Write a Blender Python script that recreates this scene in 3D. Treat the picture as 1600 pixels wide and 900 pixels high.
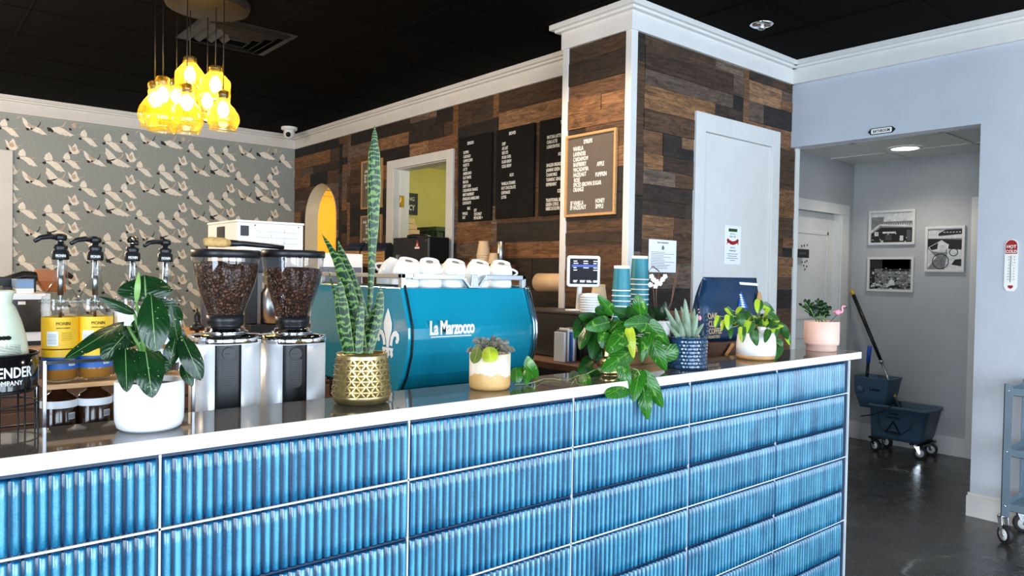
import bpy, bmesh, math, random
from mathutils import Vector, Matrix
for _o in list(bpy.data.objects): bpy.data.objects.remove(_o)
SC = bpy.context.scene
COLL = SC.collection
PI = math.pi
rnd = random.Random(7)
# ---------------------------------------------------------------- camera
F_PX, CAM_H = 1148.68, 1.42
YAW, PITCH, ROLL = .8653, -.0200, .0172
_f = Vector((math.cos(YAW)*math.cos(PITCH), math.sin(YAW)*math.cos(PITCH), math.sin(PITCH)))
_r = Vector((math.sin(YAW), -math.cos(YAW), 0)); _u = _r.cross(_f)
CR = _r*math.cos(ROLL)+_u*math.sin(ROLL); CU = -_r*math.sin(ROLL)+_u*math.cos(ROLL); CF = _f
CAM = Vector((0, 0, CAM_H))
cd = bpy.data.cameras.new('camera'); cam = bpy.data.objects.new('camera', cd); COLL.objects.link(cam)
cd.sensor_width = 36; cd.lens = 36*F_PX/1600; cd.clip_start = .05; cd.clip_end = 100
SC.cycles.transparent_max_bounces = 24
cam.matrix_world = Matrix(((CR.x, CU.x, -CF.x, 0), (CR.y, CU.y, -CF.y, 0), (CR.z, CU.z, -CF.z, CAM_H), (0, 0, 0, 1)))
SC.camera = cam
def P(x, y, ax, val):
    """point of the real plane axis=val that the photograph shows at pixel x, y"""
    d = CF+CR*((x-800)/F_PX)-CU*((y-450)/F_PX)
    return CAM+d*((val-CAM[ax])/d[ax])
def ppm(pt): return F_PX/((Vector(pt)-CAM).dot(CF))
# ---------------------------------------------------------------- world, lights, exposure
W = bpy.data.worlds.new('world'); SC.world = W; W.use_nodes = True
W.node_tree.nodes['Background'].inputs[0].default_value = (.62, .78, 1, 1)
W.node_tree.nodes['Background'].inputs[1].default_value = 1.2
SC.view_settings.view_transform = 'Standard'; SC.view_settings.look = 'None'
SC.view_settings.exposure = 1.0; SC.view_settings.gamma = 1; SC.view_settings.use_curve_mapping = False
def area(name, loc, rot, sx, sy, power, col):
    l = bpy.data.lights.new(name, 'AREA'); l.shape = 'RECTANGLE'; l.size = sx; l.size_y = sy; l.energy = power; l.color = col
    o = bpy.data.objects.new(name, l); COLL.objects.link(o); o.location = loc; o.rotation_euler = rot
    return o
DAY = (.74, .86, 1.0)
for i, (x, w, p) in enumerate(((-1.45, 2.1, 105), (1.0, 2.1, 105), (3.5, 2.1, 105))):      # daylight through the shop windows behind the camera
    area('window_daylight', (x, -3.36, 1.40), (PI/2, 0, 0), w, 2.56, p, DAY)
area('window_daylight', (-3.16, -.6, 1.40), (0, -PI/2, 0), 2.56, 2.1, 135, DAY)   # side window
def lamp(name, loc, power, col, rad=.03, spot=None):
    l = bpy.data.lights.new(name, 'SPOT' if spot else 'POINT'); l.energy = power; l.color = col; l.shadow_soft_size = rad
    if spot: l.spot_size = spot; l.spot_blend = .6
    o = bpy.data.objects.new(name, l); COLL.objects.link(o); o.location = loc
    return o
WARM = (1, .72, .44)
# ---------------------------------------------------------------- colours and materials
def srgb(r, g, b):
    return tuple((c/255/12.92 if c/255 <= .04045 else ((c/255+.055)/1.055)**2.4) for c in (r, g, b))
class NT:
    def __init__(s, name):
        s.m = bpy.data.materials.new(name); s.m.use_nodes = True; s.t = s.m.node_tree; s.n = s.t.nodes
        s.b = s.n['Principled BSDF']; s.out = s.n['Material Output']
    def new(s, k, **kw):
        n = s.n.new(k)
        for a, b in kw.items(): setattr(n, a, b)
        return n
    def lk(s, a, b): s.t.links.new(a, b)
    def coord(s, kind='Object', scale=(1, 1, 1), attr=None):
        if attr: c = s.new('ShaderNodeAttribute', attribute_name=attr).outputs['Vector']
        else: c = s.new('ShaderNodeTexCoord').outputs[kind]
        mp = s.new('ShaderNodeMapping'); mp.inputs['Scale'].default_value = scale
        s.lk(c, mp.inputs[0]); return mp.outputs[0]
    def noise(s, vec, scale=5, detail=4, rough=.55, dist=0):
        n = s.new('ShaderNodeTexNoise'); n.inputs['Scale'].default_value = scale; n.inputs['Detail'].default_value = detail
        n.inputs['Roughness'].default_value = rough; n.inputs['Distortion'].default_value = dist
        s.lk(vec, n.inputs['Vector']); return n.outputs['Fac']
    def ramp(s, fac, stops, interp='LINEAR'):
        r = s.new('ShaderNodeValToRGB'); e = r.color_ramp.elements; r.color_ramp.interpolation = interp
        while len(e) < len(stops): e.new(.5)
        for k, (p, c) in enumerate(stops): e[k].position = p; e[k].color = (*c, 1) if len(c) == 3 else c
        s.lk(fac, r.inputs[0]); return r.outputs['Color']
    def mix(s, fac, a, b, mode='MIX'):
        m = s.new('ShaderNodeMix', data_type='RGBA', blend_type=mode)
        for k, v in ((0, fac), (6, a), (7, b)):
            if hasattr(v, 'is_linked'): s.lk(v, m.inputs[k])
            elif k == 0: m.inputs[0].default_value = v
            else: m.inputs[k].default_value = (*v, 1)
        return m.outputs[2]
    def math(s, op, a, b=0.0, c=None):
        m = s.new('ShaderNodeMath', operation=op)
        for k, v in ((0, a), (1, b), (2, c)):
            if v is None: continue
            if hasattr(v, 'is_linked'): s.lk(v, m.inputs[k])
            else: m.inputs[k].default_value = v
        return m.outputs[0]
    def bump(s, h, strength=.3, dist=.01):
        b = s.new('ShaderNodeBump'); b.inputs['Strength'].default_value = strength; b.inputs['Distance'].default_value = dist
        s.lk(h, b.inputs['Height']); s.lk(b.outputs[0], s.b.inputs['Normal'])
    def set(s, **kw):
        for k, v in kw.items():
            k = k.replace('_', ' ')
            inp = s.b.inputs[k]
            if hasattr(v, 'is_linked'): s.lk(v, inp)
            elif isinstance(v, tuple): inp.default_value = (*v, 1) if len(v) == 3 else v
            else: inp.default_value = v
        return s
def mat(name, c, rough=.5, metal=0.0, var=.12, vs=6, bump=0, bs=40, coat=0, spec=.5, emis=0, ecol=None, trans=0, aniso=None):
    t = NT(name); v = t.coord(scale=aniso or (1, 1, 1))
    if emis: t.set(Base_Color=c, Roughness=rough, Emission_Color=ecol or c, Emission_Strength=float(emis)); return t.m
    n = t.noise(v, vs)
    lo = tuple(x*(1-var) for x in c); hi = tuple(min(1, x*(1+var)) for x in c)
    t.set(Base_Color=t.ramp(n, ((.3, lo), (.7, hi))), Roughness=rough, Metallic=float(metal), Coat_Weight=float(coat), Transmission_Weight=float(trans))
    t.b.inputs['Specular IOR Level'].default_value = spec
    if bump: t.bump(t.noise(v, bs), bump, .003)
    return t.m
M = {}
def S(r, g, b): return srgb(r, g, b)
M['ceiling'] = mat('black_ceiling_tile', (.0016, .0013, .0012), .85, bump=.3, bs=120, spec=.05)
M['ceil_grid'] = mat('black_ceiling_grid', (.003, .0026, .0024), .8, spec=.05)
M['trim'] = mat('white_trim_paint', S(216, 214, 210), .38, var=.03)
M['wall_pale'] = mat('pale_grey_wall_paint', S(190, 195, 203), .30, var=.025, bump=.15, bs=150)
M['wall_hall'] = mat('grey_hall_paint', S(178, 178, 178), .5, var=.03, bump=.15, bs=150)
M['wall_yellow'] = mat('yellow_green_room_paint', S(205, 200, 120), .6, var=.04)
M['orange_cab'] = mat('ochre_cabinet_paint', S(236, 180, 70), .5, var=.03)
M['hall_tile'] = mat('white_acoustic_tile', S(225, 225, 220), .8, var=.04, bump=.4, bs=200)
M['white'] = mat('white_glazed_ceramic', S(238, 238, 236), .22, var=.02)
M['white_matte'] = mat('white_matte_ceramic', S(236, 236, 238), .38, var=.02)
M['white_plastic'] = mat('white_plastic', S(232, 232, 230), .35, var=.02)
M['black'] = mat('black_plastic', (.008, .008, .009), .35, var=.1, spec=.35)
M['black_gloss'] = mat('black_gloss', (.006, .006, .007), .1, var=.1)
M['chrome'] = mat('polished_chrome', (.8, .8, .82), .08, 1, var=.02)
M['silver'] = mat('light_silver_casing', (.88, .89, .90), .34, .3, var=.03)
M['steel'] = mat('brushed_steel', (.42, .43, .45), .30, 1, var=.05, vs=3, aniso=(1, 1, 60))
M['steel_dark'] = mat('dark_steel', (.16, .16, .17), .35, .9)
M['teal_paint'] = mat('teal_machine_paint', S(18, 134, 160), .16, .0, var=.03, coat=.6)
M['beige'] = mat('unbleached_paper', S(214, 186, 150), .75, var=.05, bump=.2, bs=200)
M['paper'] = mat('white_paper', S(236, 238, 240), .7, var=.02)
M['brass'] = mat('brass', (.78, .56, .22), .22, 1, var=.08)
M['gold'] = mat('antique_gold_glaze', (.50, .38, .17), .3, .92, var=.25, vs=22)
M['soil'] = mat('potting_soil', (.03, .02, .013), .95, var=.5, vs=90, bump=.8, bs=120)
M['wood_tan'] = mat('light_wood', S(190, 142, 92), .45, var=.18, vs=5, aniso=(2, 20, 20))
M['wood_brown'] = mat('brown_wood', S(96, 62, 42), .5, var=.3, vs=5, aniso=(3, 24, 24))
M['cab_brown'] = mat('brown_laminate', S(110, 80, 62), .5, var=.12, vs=5)
M['leather'] = mat('tan_leather', S(160, 92, 36), .5, var=.1)
M['kraft'] = mat('kraft_card', S(196, 150, 98), .8, var=.06)
M['navy'] = mat('navy_foil_bag', S(12, 48, 80), .33, .25, var=.15, vs=9, bump=.5, bs=14)
M['navy_dark'] = mat('dark_navy_label', S(18, 34, 58), .5)
M['teal_cup'] = mat('teal_paper_cup', S(30, 122, 136), .45, var=.04)
M['white_rim'] = mat('white_cup_rim', S(240, 240, 240), .5, var=.02)
M['blue_plastic'] = mat('blue_grey_bucket_plastic', S(64, 92, 112), .45, var=.06)
M['blue_bright'] = mat('bright_blue_plastic', S(20, 70, 170), .4)
M['rubber'] = mat('dark_rubber', (.015, .015, .016), .6)
M['stringy'] = mat('grey_cotton', S(120, 120, 118), .9)
M['yellow'] = mat('yellow_plastic', S(226, 180, 40), .4)
M['cart_steel'] = mat('blue_grey_cart_paint', S(126, 142, 154), .3, .4, var=.08)
M['cream'] = mat('cream_bottle', S(212, 220, 196), .35, var=.03)
M['pink_pot'] = mat('blush_pink_ceramic', S(232, 190, 172), .5, var=.03)
M['pink'] = mat('pink_plastic', S(236, 150, 170), .35, var=.04)
M['red'] = mat('red_enamel', S(160, 26, 34), .3)
M['grey_mark'] = mat('grey_print', S(110, 112, 116), .7)
M['ink'] = mat('black_print', (.008, .008, .008), .7, spec=.15)
M['letter'] = mat('white_lettering', S(240, 238, 232), .6, var=.01)
M['yellow_label'] = mat('yellow_bottle_label', S(244, 190, 30), .5, var=.03)
M['blue_label'] = mat('blue_bottle_label', S(36, 96, 170), .5, var=.03)
M['stem'] = mat('green_stem', S(104, 150, 72), .45)
M['vine'] = mat('pale_vine', S(150, 160, 100), .5)
M['syrup'] = mat('amber_syrup', (.42, .17, .03), .12, var=.1)
M['syrup_dark'] = mat('dark_syrup', (.028, .010, .004), .1, var=.1)
M['screen'] = mat('dark_screen', (.003, .004, .008), .4, spec=.15)
M['book_blue'] = mat('grey_blue_box_lid', S(112, 142, 178), .5)
M['screen_blue'] = mat('lit_screen_blue', S(30, 60, 150), .4, emis=.15, ecol=S(40, 80, 190))
M['screen_white'] = mat('lit_screen_text', S(230, 230, 230), .4, emis=.22, ecol=S(230, 235, 240))
M['slate'] = mat('bronze_canopy', (.020, .014, .008), .5, .3)
M['filament'] = mat('lit_filament_bulb', (1, .8, .4), .4, emis=40, ecol=(1, .72, .28))
M['downlight'] = mat('lit_lamp_lens', (1, 1, 1), .4, emis=6, ecol=(1, .93, .8))
M['grout'] = mat('white_grout', S(206, 212, 220), .8)
M['brush'] = mat('tan_bristles', S(190, 150, 90), .9, var=.3, vs=60, bump=.6, bs=150)
def m_thin(name, tint, glossy=.08, rough=.02, translucent=0, tcol=None):
    t = NT(name); t.n.remove(t.b)
    tr = t.new('ShaderNodeBsdfTransparent'); tr.inputs[0].default_value = (*tint, 1)
    gl = t.new('ShaderNodeBsdfGlossy'); gl.inputs['Roughness'].default_value = rough
    fr = t.new('ShaderNodeLayerWeight'); fr.inputs['Blend'].default_value = .5
    mx = t.new('ShaderNodeMixShader'); f = t.math('ADD', t.math('MULTIPLY', t.math('POWER', fr.outputs['Facing'], 3.5), .75), glossy+.03)
    t.lk(f, mx.inputs[0]); t.lk(tr.outputs[0], mx.inputs[1]); t.lk(gl.outputs[0], mx.inputs[2]); last = mx
    if translucent:
        tl = t.new('ShaderNodeBsdfTranslucent'); tl.inputs[0].default_value = (*tcol, 1)
        m2 = t.new('ShaderNodeMixShader'); m2.inputs[0].default_value = translucent
        t.lk(mx.outputs[0], m2.inputs[1]); t.lk(tl.outputs[0], m2.inputs[2]); last = m2
    t.lk(last.outputs[0], t.out.inputs[0]); return t.m
M['glass'] = m_thin('clear_glass', (.93, .95, .95), .03)
M['hopper'] = m_thin('clear_hopper_plastic', (.86, .88, .90), .03)
M['glow_glass'] = m_thin('glow_tinted_glass', (1.0, .88, .42), .05, .04, .13, (1, .74, .14))  # amber tint and translucency put the bulbs' glow into the glass colour
M['window_glass'] = m_thin('window_glass', (.97, .98, .98), .0)
def m_floor():
    t = NT('polished_dark_concrete'); v = t.coord()
    a = t.noise(v, 1.1, 6, .62, .6); b = t.noise(v, 9, 6, .7)
    c = t.ramp(a, ((.28, (.016, .016, .016)), (.5, (.042, .042, .042)), (.72, (.09, .091, .088))))
    c = t.mix(t.ramp(b, ((.35, (.2, .2, .2)), (.75, (.9, .9, .9)))), c, (.05, .048, .044))
    vor = t.new('ShaderNodeTexVoronoi', feature='DISTANCE_TO_EDGE'); vor.inputs['Scale'].default_value = .55
    dv = t.new('ShaderNodeVectorMath', operation='ADD'); t.lk(v, dv.inputs[0])
    nz = t.new('ShaderNodeTexNoise'); nz.inputs['Scale'].default_value = 2.2; t.lk(v, nz.inputs['Vector'])
    sc = t.new('ShaderNodeVectorMath', operation='SCALE'); sc.inputs['Scale'].default_value = .6
    t.lk(nz.outputs['Color'], sc.inputs[0]); t.lk(sc.outputs[0], dv.inputs[1]); t.lk(dv.outputs[0], vor.inputs['Vector'])
    cr = t.ramp(vor.outputs['Distance'], ((0, (1, 1, 1)), (.006, (0, 0, 0))))
    m2 = t.math('MULTIPLY', cr, t.ramp(t.noise(v, 2.5), ((.5, (0, 0, 0)), (.62, (.8, .8, .8)))))
    c = t.mix(m2, c, (.26, .26, .24))
    t.set(Base_Color=c, Roughness=t.ramp(b, ((.3, (.16,)*3), (.8, (.42,)*3))))
    t.bump(b, .12, .004); return t.m
M['floor'] = m_floor()
def m_wood():
    t = NT('reclaimed_wood_planks')
    col = t.new('ShaderNodeAttribute', attribute_name='Col').outputs['Color']
    g1 = t.noise(t.coord(attr='p', scale=(2.2, 34, 1)), 1.6, 8, .66, 1.2)
    g2 = t.noise(t.coord(attr='p', scale=(5, 14, 1)), 1.3, 5, .6, 2.5)
    g3 = t.noise(t.coord(attr='p', scale=(40, 40, 1)), 4, 4, .7)
    f = t.ramp(g1, ((.28, (.28, .26, .25)), (.5, (.95, .95, .95)), (.75, (1.7, 1.62, 1.5))))
    c = t.mix(1.0, col, f, 'MULTIPLY')
    c = t.mix(1.0, c, t.ramp(g2, ((.3, (.42, .4, .4)), (.55, (1.05, 1.05, 1.05)), (.8, (1.3, 1.25, 1.2)))), 'MULTIPLY')
    c = t.mix(1.0, c, t.ramp(g3, ((.3, (.7, .7, .7)), (.7, (1.15, 1.15, 1.15)))), 'MULTIPLY')
    t.set(Base_Color=c, Roughness=.62); t.b.inputs['Specular IOR Level'].default_value = .35
    t.bump(g1, .5, .004); return t.m
M['planks'] = m_wood()
def m_wallpaper():
    t = NT('grey_green_wallpaper'); v = t.coord()
    n = t.noise(v, 60, 5, .7); n2 = t.noise(v, 1.6, 3)
    c = t.ramp(n, ((.25, S(140, 146, 140)), (.75, S(172, 178, 172))))
    c = t.mix(t.ramp(n2, ((.35, (0, 0, 0)), (.7, (.5, .5, .5)))), c, S(152, 158, 160))
    t.set(Base_Color=c, Roughness=.7); return t.m
M['wallpaper'] = m_wallpaper()
M['crane_white'] = mat('printed_crane_white', S(250, 240, 226), .7, var=.10, vs=30)
M['crane_tan'] = mat('printed_crane_tan', S(208, 186, 164), .7, var=.1, vs=30)
M['crane_dark'] = mat('printed_crane_dark', S(44, 36, 34), .7, var=.3, vs=30)
def m_tile():
    t = NT('blue_glazed_fluted_tile')
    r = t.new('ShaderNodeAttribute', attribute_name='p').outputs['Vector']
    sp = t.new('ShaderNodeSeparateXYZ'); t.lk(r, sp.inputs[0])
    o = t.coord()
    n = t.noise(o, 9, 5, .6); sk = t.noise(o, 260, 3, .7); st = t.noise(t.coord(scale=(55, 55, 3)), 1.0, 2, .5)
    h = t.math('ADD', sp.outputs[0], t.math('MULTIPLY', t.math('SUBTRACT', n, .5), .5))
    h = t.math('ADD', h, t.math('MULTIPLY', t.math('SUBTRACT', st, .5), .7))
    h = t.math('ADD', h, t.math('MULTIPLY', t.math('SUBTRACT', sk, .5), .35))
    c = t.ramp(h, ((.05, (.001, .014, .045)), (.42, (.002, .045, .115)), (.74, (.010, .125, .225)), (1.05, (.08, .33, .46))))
    t.set(Base_Color=c, Roughness=.2, Coat_Weight=.35); t.bump(sk, .12, .002); return t.m
M['tile'] = m_tile()
def m_quartz(name, c, rough):
    t = NT(name); v = t.coord(); n = t.noise(v, 90, 4, .7); n2 = t.noise(v, 4, 4)
    t.set(Base_Color=t.mix(t.ramp(n2, ((.4, (0, 0, 0)), (.8, (.25, .25, .25)))), t.ramp(n, ((.3, tuple(x*.9 for x in c)), (.7, tuple(min(1, x*1.06) for x in c)))), tuple(x*.75 for x in c)), Roughness=rough)
    return t.m
M['quartz_edge'] = m_quartz('white_quartz', S(236, 234, 232), .3)
M['quartz_top'] = m_quartz('polished_grey_brown_stone', (.10, .094, .086), .05)
M['dark_stone'] = m_quartz('dark_worktop', (.012, .012, .012), .12)
def m_beans():
    t = NT('roasted_coffee_beans'); v = t.coord()
    vo = t.new('ShaderNodeTexVoronoi'); vo.inputs['Scale'].default_value = 105; t.lk(v, vo.inputs['Vector'])
    ve = t.new('ShaderNodeTexVoronoi', feature='DISTANCE_TO_EDGE'); ve.inputs['Scale'].default_value = 105; t.lk(v, ve.inputs['Vector'])
    cc = t.ramp(vo.outputs['Color'], ((.1, (.05, .018, .009)), (.55, (.15, .055, .028)), (.95, (.30, .13, .075))))
    e = t.ramp(ve.outputs['Distance'], ((0, (.04, .03, .03)), (.16, (1, 1, 1))))
    t.set(Base_Color=t.mix(1.0, cc, e, 'MULTIPLY'), Roughness=.42)
    t.bump(t.ramp(ve.outputs['Distance'], ((0, (0, 0, 0)), (.3, (1, 1, 1)))), 1.0, .006); return t.m
M['beans'] = m_beans()
def m_leaf(name, dark, mid, light, vein, veinw=.06, mode='plain', rough=.34, under=None):
    """p.x = across the blade -1..1, p.y = along 0..1, p.z = a number of its own per leaf"""
    t = NT(name); a = t.new('ShaderNodeAttribute', attribute_name='p').outputs['Vector']
    sp = t.new('ShaderNodeSeparateXYZ'); t.lk(a, sp.inputs[0]); o = t.coord()
    n = t.noise(o, 26, 4, .6); ax = t.math('ABSOLUTE', sp.outputs[0])
    c = t.ramp(n, ((.3, dark), (.7, mid)))
    lv = t.math('FRACT', t.math('MULTIPLY', sp.outputs[2], 7.31))
    c = t.mix(t.math('MULTIPLY', lv, .55), c, mid)
    side = t.math('SINE', t.math('MULTIPLY', t.math('SUBTRACT', sp.outputs[1], t.math('MULTIPLY', ax, .35)), 46))
    if mode == 'plain':
        c = t.mix(t.math('MULTIPLY', t.ramp(side, ((.86, (0, 0, 0)), (1, (1, 1, 1)))), .28), c, light)
    if mode == 'variegated':
        k = t.ramp(t.noise(t.coord(scale=(1, 1, 1)), 38, 3, .6, .8), ((.60, (0, 0, 0)), (.66, (1, 1, 1))))
        c = t.mix(t.math('MULTIPLY', k, .75), c, light)
        c = t.mix(t.math('MULTIPLY', t.ramp(side, ((.8, (0, 0, 0)), (1, (1, 1, 1)))), .22), c, light)
    if mode == 'spots':
        k = t.ramp(t.noise(t.coord(), 150, 2, .5), ((.69, (0, 0, 0)), (.72, (1, 1, 1))))
        c = t.mix(t.math('MULTIPLY', k, .8), c, light)
    if mode == 'bands':
        w = t.math('SINE', t.math('ADD', t.math('MULTIPLY', sp.outputs[1], 230), t.math('MULTIPLY', t.noise(o, 60, 3), 13)))
        c = t.mix(t.ramp(w, ((.35, (0, 0, 0)), (.75, (1, 1, 1)))), dark, light)
        c = t.mix(t.ramp(ax, ((.82, (0, 0, 0)), (.96, (.5, .5, .5)))), c, mid)
    if mode == 'streak':
        k = t.ramp(t.math('ADD', sp.outputs[0], t.math('MULTIPLY', n, .5)), ((.05, (0, 0, 0)), (.15, (1, 1, 1))))
        k2 = t.ramp(lv, ((.45, (0, 0, 0)), (.5, (1, 1, 1))))
        c = t.mix(t.math('MULTIPLY', k, k2), c, light)
    if mode == 'radial':
        k = t.ramp(side, ((.4, (0, 0, 0)), (1, (1, 1, 1))))
        c = t.mix(t.math('MULTIPLY', k, .5), c, light)
    if veinw: c = t.mix(t.ramp(ax, ((0, (1, 1, 1)), (veinw, (0, 0, 0)))), c, vein)
    t.set(Base_Color=c, Roughness=rough); t.b.inputs['Specular IOR Level'].default_value = .5
    t.bump(side, .12, .003)
    tl = t.new('ShaderNodeBsdfTranslucent'); t.lk(c, tl.inputs[0]); mx = t.new('ShaderNodeMixShader'); mx.inputs[0].default_value = .18
    t.lk(t.b.outputs[0], mx.inputs[1]); t.lk(tl.outputs[0], mx.inputs[2]); t.lk(mx.outputs[0], t.out.inputs[0]); return t.m
M['leaf_new'] = m_leaf('pale_green_new_leaf', S(96, 140, 70), S(130, 170, 90), S(170, 200, 130), S(160, 190, 120), .05, 'plain', .35)
M['leaf_dief'] = m_leaf('dark_spotted_leaf', S(10, 34, 14), S(24, 62, 26), S(190, 205, 150), S(140, 175, 110), .045, 'spots', .28)
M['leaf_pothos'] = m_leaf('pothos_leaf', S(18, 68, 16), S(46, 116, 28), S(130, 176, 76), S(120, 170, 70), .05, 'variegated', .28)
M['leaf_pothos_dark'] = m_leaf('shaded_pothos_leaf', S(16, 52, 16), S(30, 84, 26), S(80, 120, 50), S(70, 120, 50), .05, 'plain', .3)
M['leaf_yellow'] = m_leaf('yellowing_leaf', S(120, 150, 30), S(190, 200, 50), S(220, 220, 90), S(210, 215, 110), .05, 'plain', .35)
M['leaf_snake'] = m_leaf('banded_snake_leaf', S(14, 48, 26), S(128, 150, 66), S(100, 134, 64), S(80, 130, 70), 0, 'bands', .35)
M['leaf_aloe'] = m_leaf('grey_green_spiky_leaf', S(92, 120, 100), S(150, 172, 146), S(190, 205, 180), S(170, 190, 165), .0, 'plain', .45)
M['leaf_pepero'] = m_leaf('silver_purple_leaf', S(50, 62, 44), S(112, 108, 94), S(196, 186, 172), S(70, 44, 44), .05, 'radial', .3)
M['leaf_brasil'] = m_leaf('lime_streaked_leaf', S(34, 78, 34), S(56, 104, 44), S(176, 206, 60), S(110, 150, 60), .04, 'streak', .3)
M['leaf_olive'] = m_leaf('olive_leaf', S(70, 84, 34), S(110, 122, 54), S(150, 158, 90), S(150, 160, 90), .05, 'plain', .35)
M['leaf_dark'] = m_leaf('glossy_dark_leaf', S(12, 32, 16), S(26, 56, 28), S(60, 96, 50), S(50, 90, 44), .05, 'plain', .3)
# ---------------------------------------------------------------- object helpers
ORG = {}
def tag(o, label=None, cat=None, group=None, kind=None):
    if label: o['label'] = label
    if cat: o['category'] = cat
    if group: o['group'] = group
    if kind: o['kind'] = kind
    return o
def thing(name, label, cat, loc=(0, 0, 0), group=None, local=False):
    o = bpy.data.objects.new(name, None); COLL.objects.link(o); o.empty_display_size = .05
    loc = Vector(loc); o.location = loc; ORG[o.name] = Vector((0, 0, 0)) if local else loc
    return tag(o, label, cat, group)
def dup(root, loc, rz=None, label=None, group=None):
    def cp(o, par):
        c = o.copy(); COLL.objects.link(c)
        if par: c.parent = par
        ORG[c.name] = ORG[o.name]
        for ch in [k for k in bpy.data.objects if k.parent == o]: cp(ch, c)
        return c
    r = cp(root, None); r.location = loc
    if rz is not None: r.rotation_euler = (0, 0, rz)
    if label: r['label'] = label
    if group: r['group'] = group
    return r
class MB:
    def __init__(s): s.v = []; s.f = []; s.m = []; s.s = []; s.c = []; s.p = {}
    def add(s, vs, fs, mi=0, sm=False, T=None, col=None, p=None):
        k = len(s.v)
        for i, v in enumerate(vs):
            v = Vector(v)
            if T is not None: v = T @ v if isinstance(T, Matrix) else T(v)
            s.v.append(v)
            if p is not None: s.p[k+i] = p[i]
        for f in fs: s.f.append(tuple(k+i for i in f)); s.m.append(mi); s.s.append(sm); s.c.append(col)
        return s
    def box(s, lo, hi, mi=0, T=None, col=None):
        (a, b, c), (d, e, f) = lo, hi
        return s.add([(a, b, c), (d, b, c), (d, e, c), (a, e, c), (a, b, f), (d, b, f), (d, e, f), (a, e, f)],
                     [(0, 3, 2, 1), (4, 5, 6, 7), (0, 1, 5, 4), (1, 2, 6, 5), (2, 3, 7, 6), (3, 0, 4, 7)], mi, False, T, col)
    def lathe(s, prof, c=(0, 0, 0), n=32, mi=0, T=None, cap=True, sq=None, sm=True, a0=0, a1=2*PI):
        c = Vector(c); vs = []; fs = []; full = abs(a1-a0-2*PI) < 1e-6; m = n if full else n+1
        for r, z in prof:
            for k in range(m):
                a = a0+(a1-a0)*k/n; ca, sa = math.cos(a), math.sin(a); q = 1
                if sq: q = (abs(ca)**sq+abs(sa)**sq)**(-1/sq)
                vs.append((c.x+r*q*ca, c.y+r*q*sa, c.z+z))
        for j in range(len(prof)-1):
            for k in range(n if full else n):
                a, b = j*m+k, j*m+(k+1) % m
                fs.append((a, b, b+m, a+m))
        if cap and full:
            if prof[0][0] > 1e-5: fs.append(tuple(range(n))[::-1])
            if prof[-1][0] > 1e-5: fs.append(tuple(range((len(prof)-1)*m, len(prof)*m)))
        return s.add(vs, fs, mi, sm, T)
    def cyl(s, a, b, r, n=16, mi=0, r2=None, T=None, sm=True):
        return s.tube([a, b], [r, r if r2 is None else r2], n, mi, T, sm)
    def tube(s, pts, r, n=10, mi=0, T=None, sm=True, closed=False):
        pts = [Vector(p) for p in pts]; L = len(pts); rs = r if isinstance(r, (list, tuple)) else [r]*L
        vs = []; fs = []; up = None
        for i, p in enumerate(pts):
            t = (pts[(i+1) % L]-pts[i-1]) if closed else (pts[min(i+1, L-1)]-pts[max(i-1, 0)])
            t.normalize()
            if up is None: up = Vector((0, 0, 1)) if abs(t.z) < .9 else Vector((1, 0, 0))
            x = t.cross(up)
            if x.length < 1e-4: x = t.orthogonal()
            x.normalize(); y = x.cross(t); up = y
            for k in range(n):
                a = 2*PI*k/n; vs.append(p+(x*math.cos(a)+y*math.sin(a))*rs[i])
        for i in range(L if closed else L-1):
            for k in range(n):
                a, b = i*n+k, i*n+(k+1) % n; d = ((i+1) % L)*n
                fs.append((a, b, d+(k+1) % n, d+k))
        if not closed: fs.append(tuple(range(n))[::-1]); fs.append(tuple(range((L-1)*n, L*n)))
        return s.add(vs, fs, mi, sm, T)
    def prism(s, poly, h0, h1, mi=0, T=None, sm=False, col=None, p=None):
        """polygon in xy extruded along z from h0 to h1"""
        n = len(poly); ar = sum(poly[i][0]*poly[(i+1) % n][1]-poly[(i+1) % n][0]*poly[i][1] for i in range(n))
        if ar < 0: poly = poly[::-1]
        vs = [(x, y, h0) for x, y in poly]+[(x, y, h1) for x, y in poly]
        fs = [tuple(range(n))[::-1], tuple(range(n, 2*n))]
        for i in range(n): j = (i+1) % n; fs.append((i, j, j+n, i+n))
        return s.add(vs, fs, mi, sm, T, col, p)
    def loft(s, rings, mi=0, sm=True, T=None, cap=True):
        n = len(rings[0]); vs = [v for r in rings for v in r]; fs = []
        for j in range(len(rings)-1):
            for k in range(n): a, b = j*n+k, j*n+(k+1) % n; fs.append((a, b, b+n, a+n))
        if cap: fs.append(tuple(range(n))[::-1]); fs.append(tuple(range((len(rings)-1)*n, len(rings)*n)))
        return s.add(vs, fs, mi, sm, T)
    def sphere(s, c, r, n=16, mi=0, sc=(1, 1, 1), T=None):
        c = Vector(c); vs = []; fs = []; h = n//2
        for j in range(h+1):
            th = PI*j/h
            for k in range(n):
                a = 2*PI*k/n; vs.append((c.x+r*sc[0]*math.sin(th)*math.cos(a), c.y+r*sc[1]*math.sin(th)*math.sin(a), c.z-r*sc[2]*math.cos(th)))
        for j in range(h):
            for k in range(n): a, b = j*n+k, j*n+(k+1) % n; fs.append((a, b, b+n, a+n))
        return s.add(vs, fs, mi, True, T)
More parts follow.
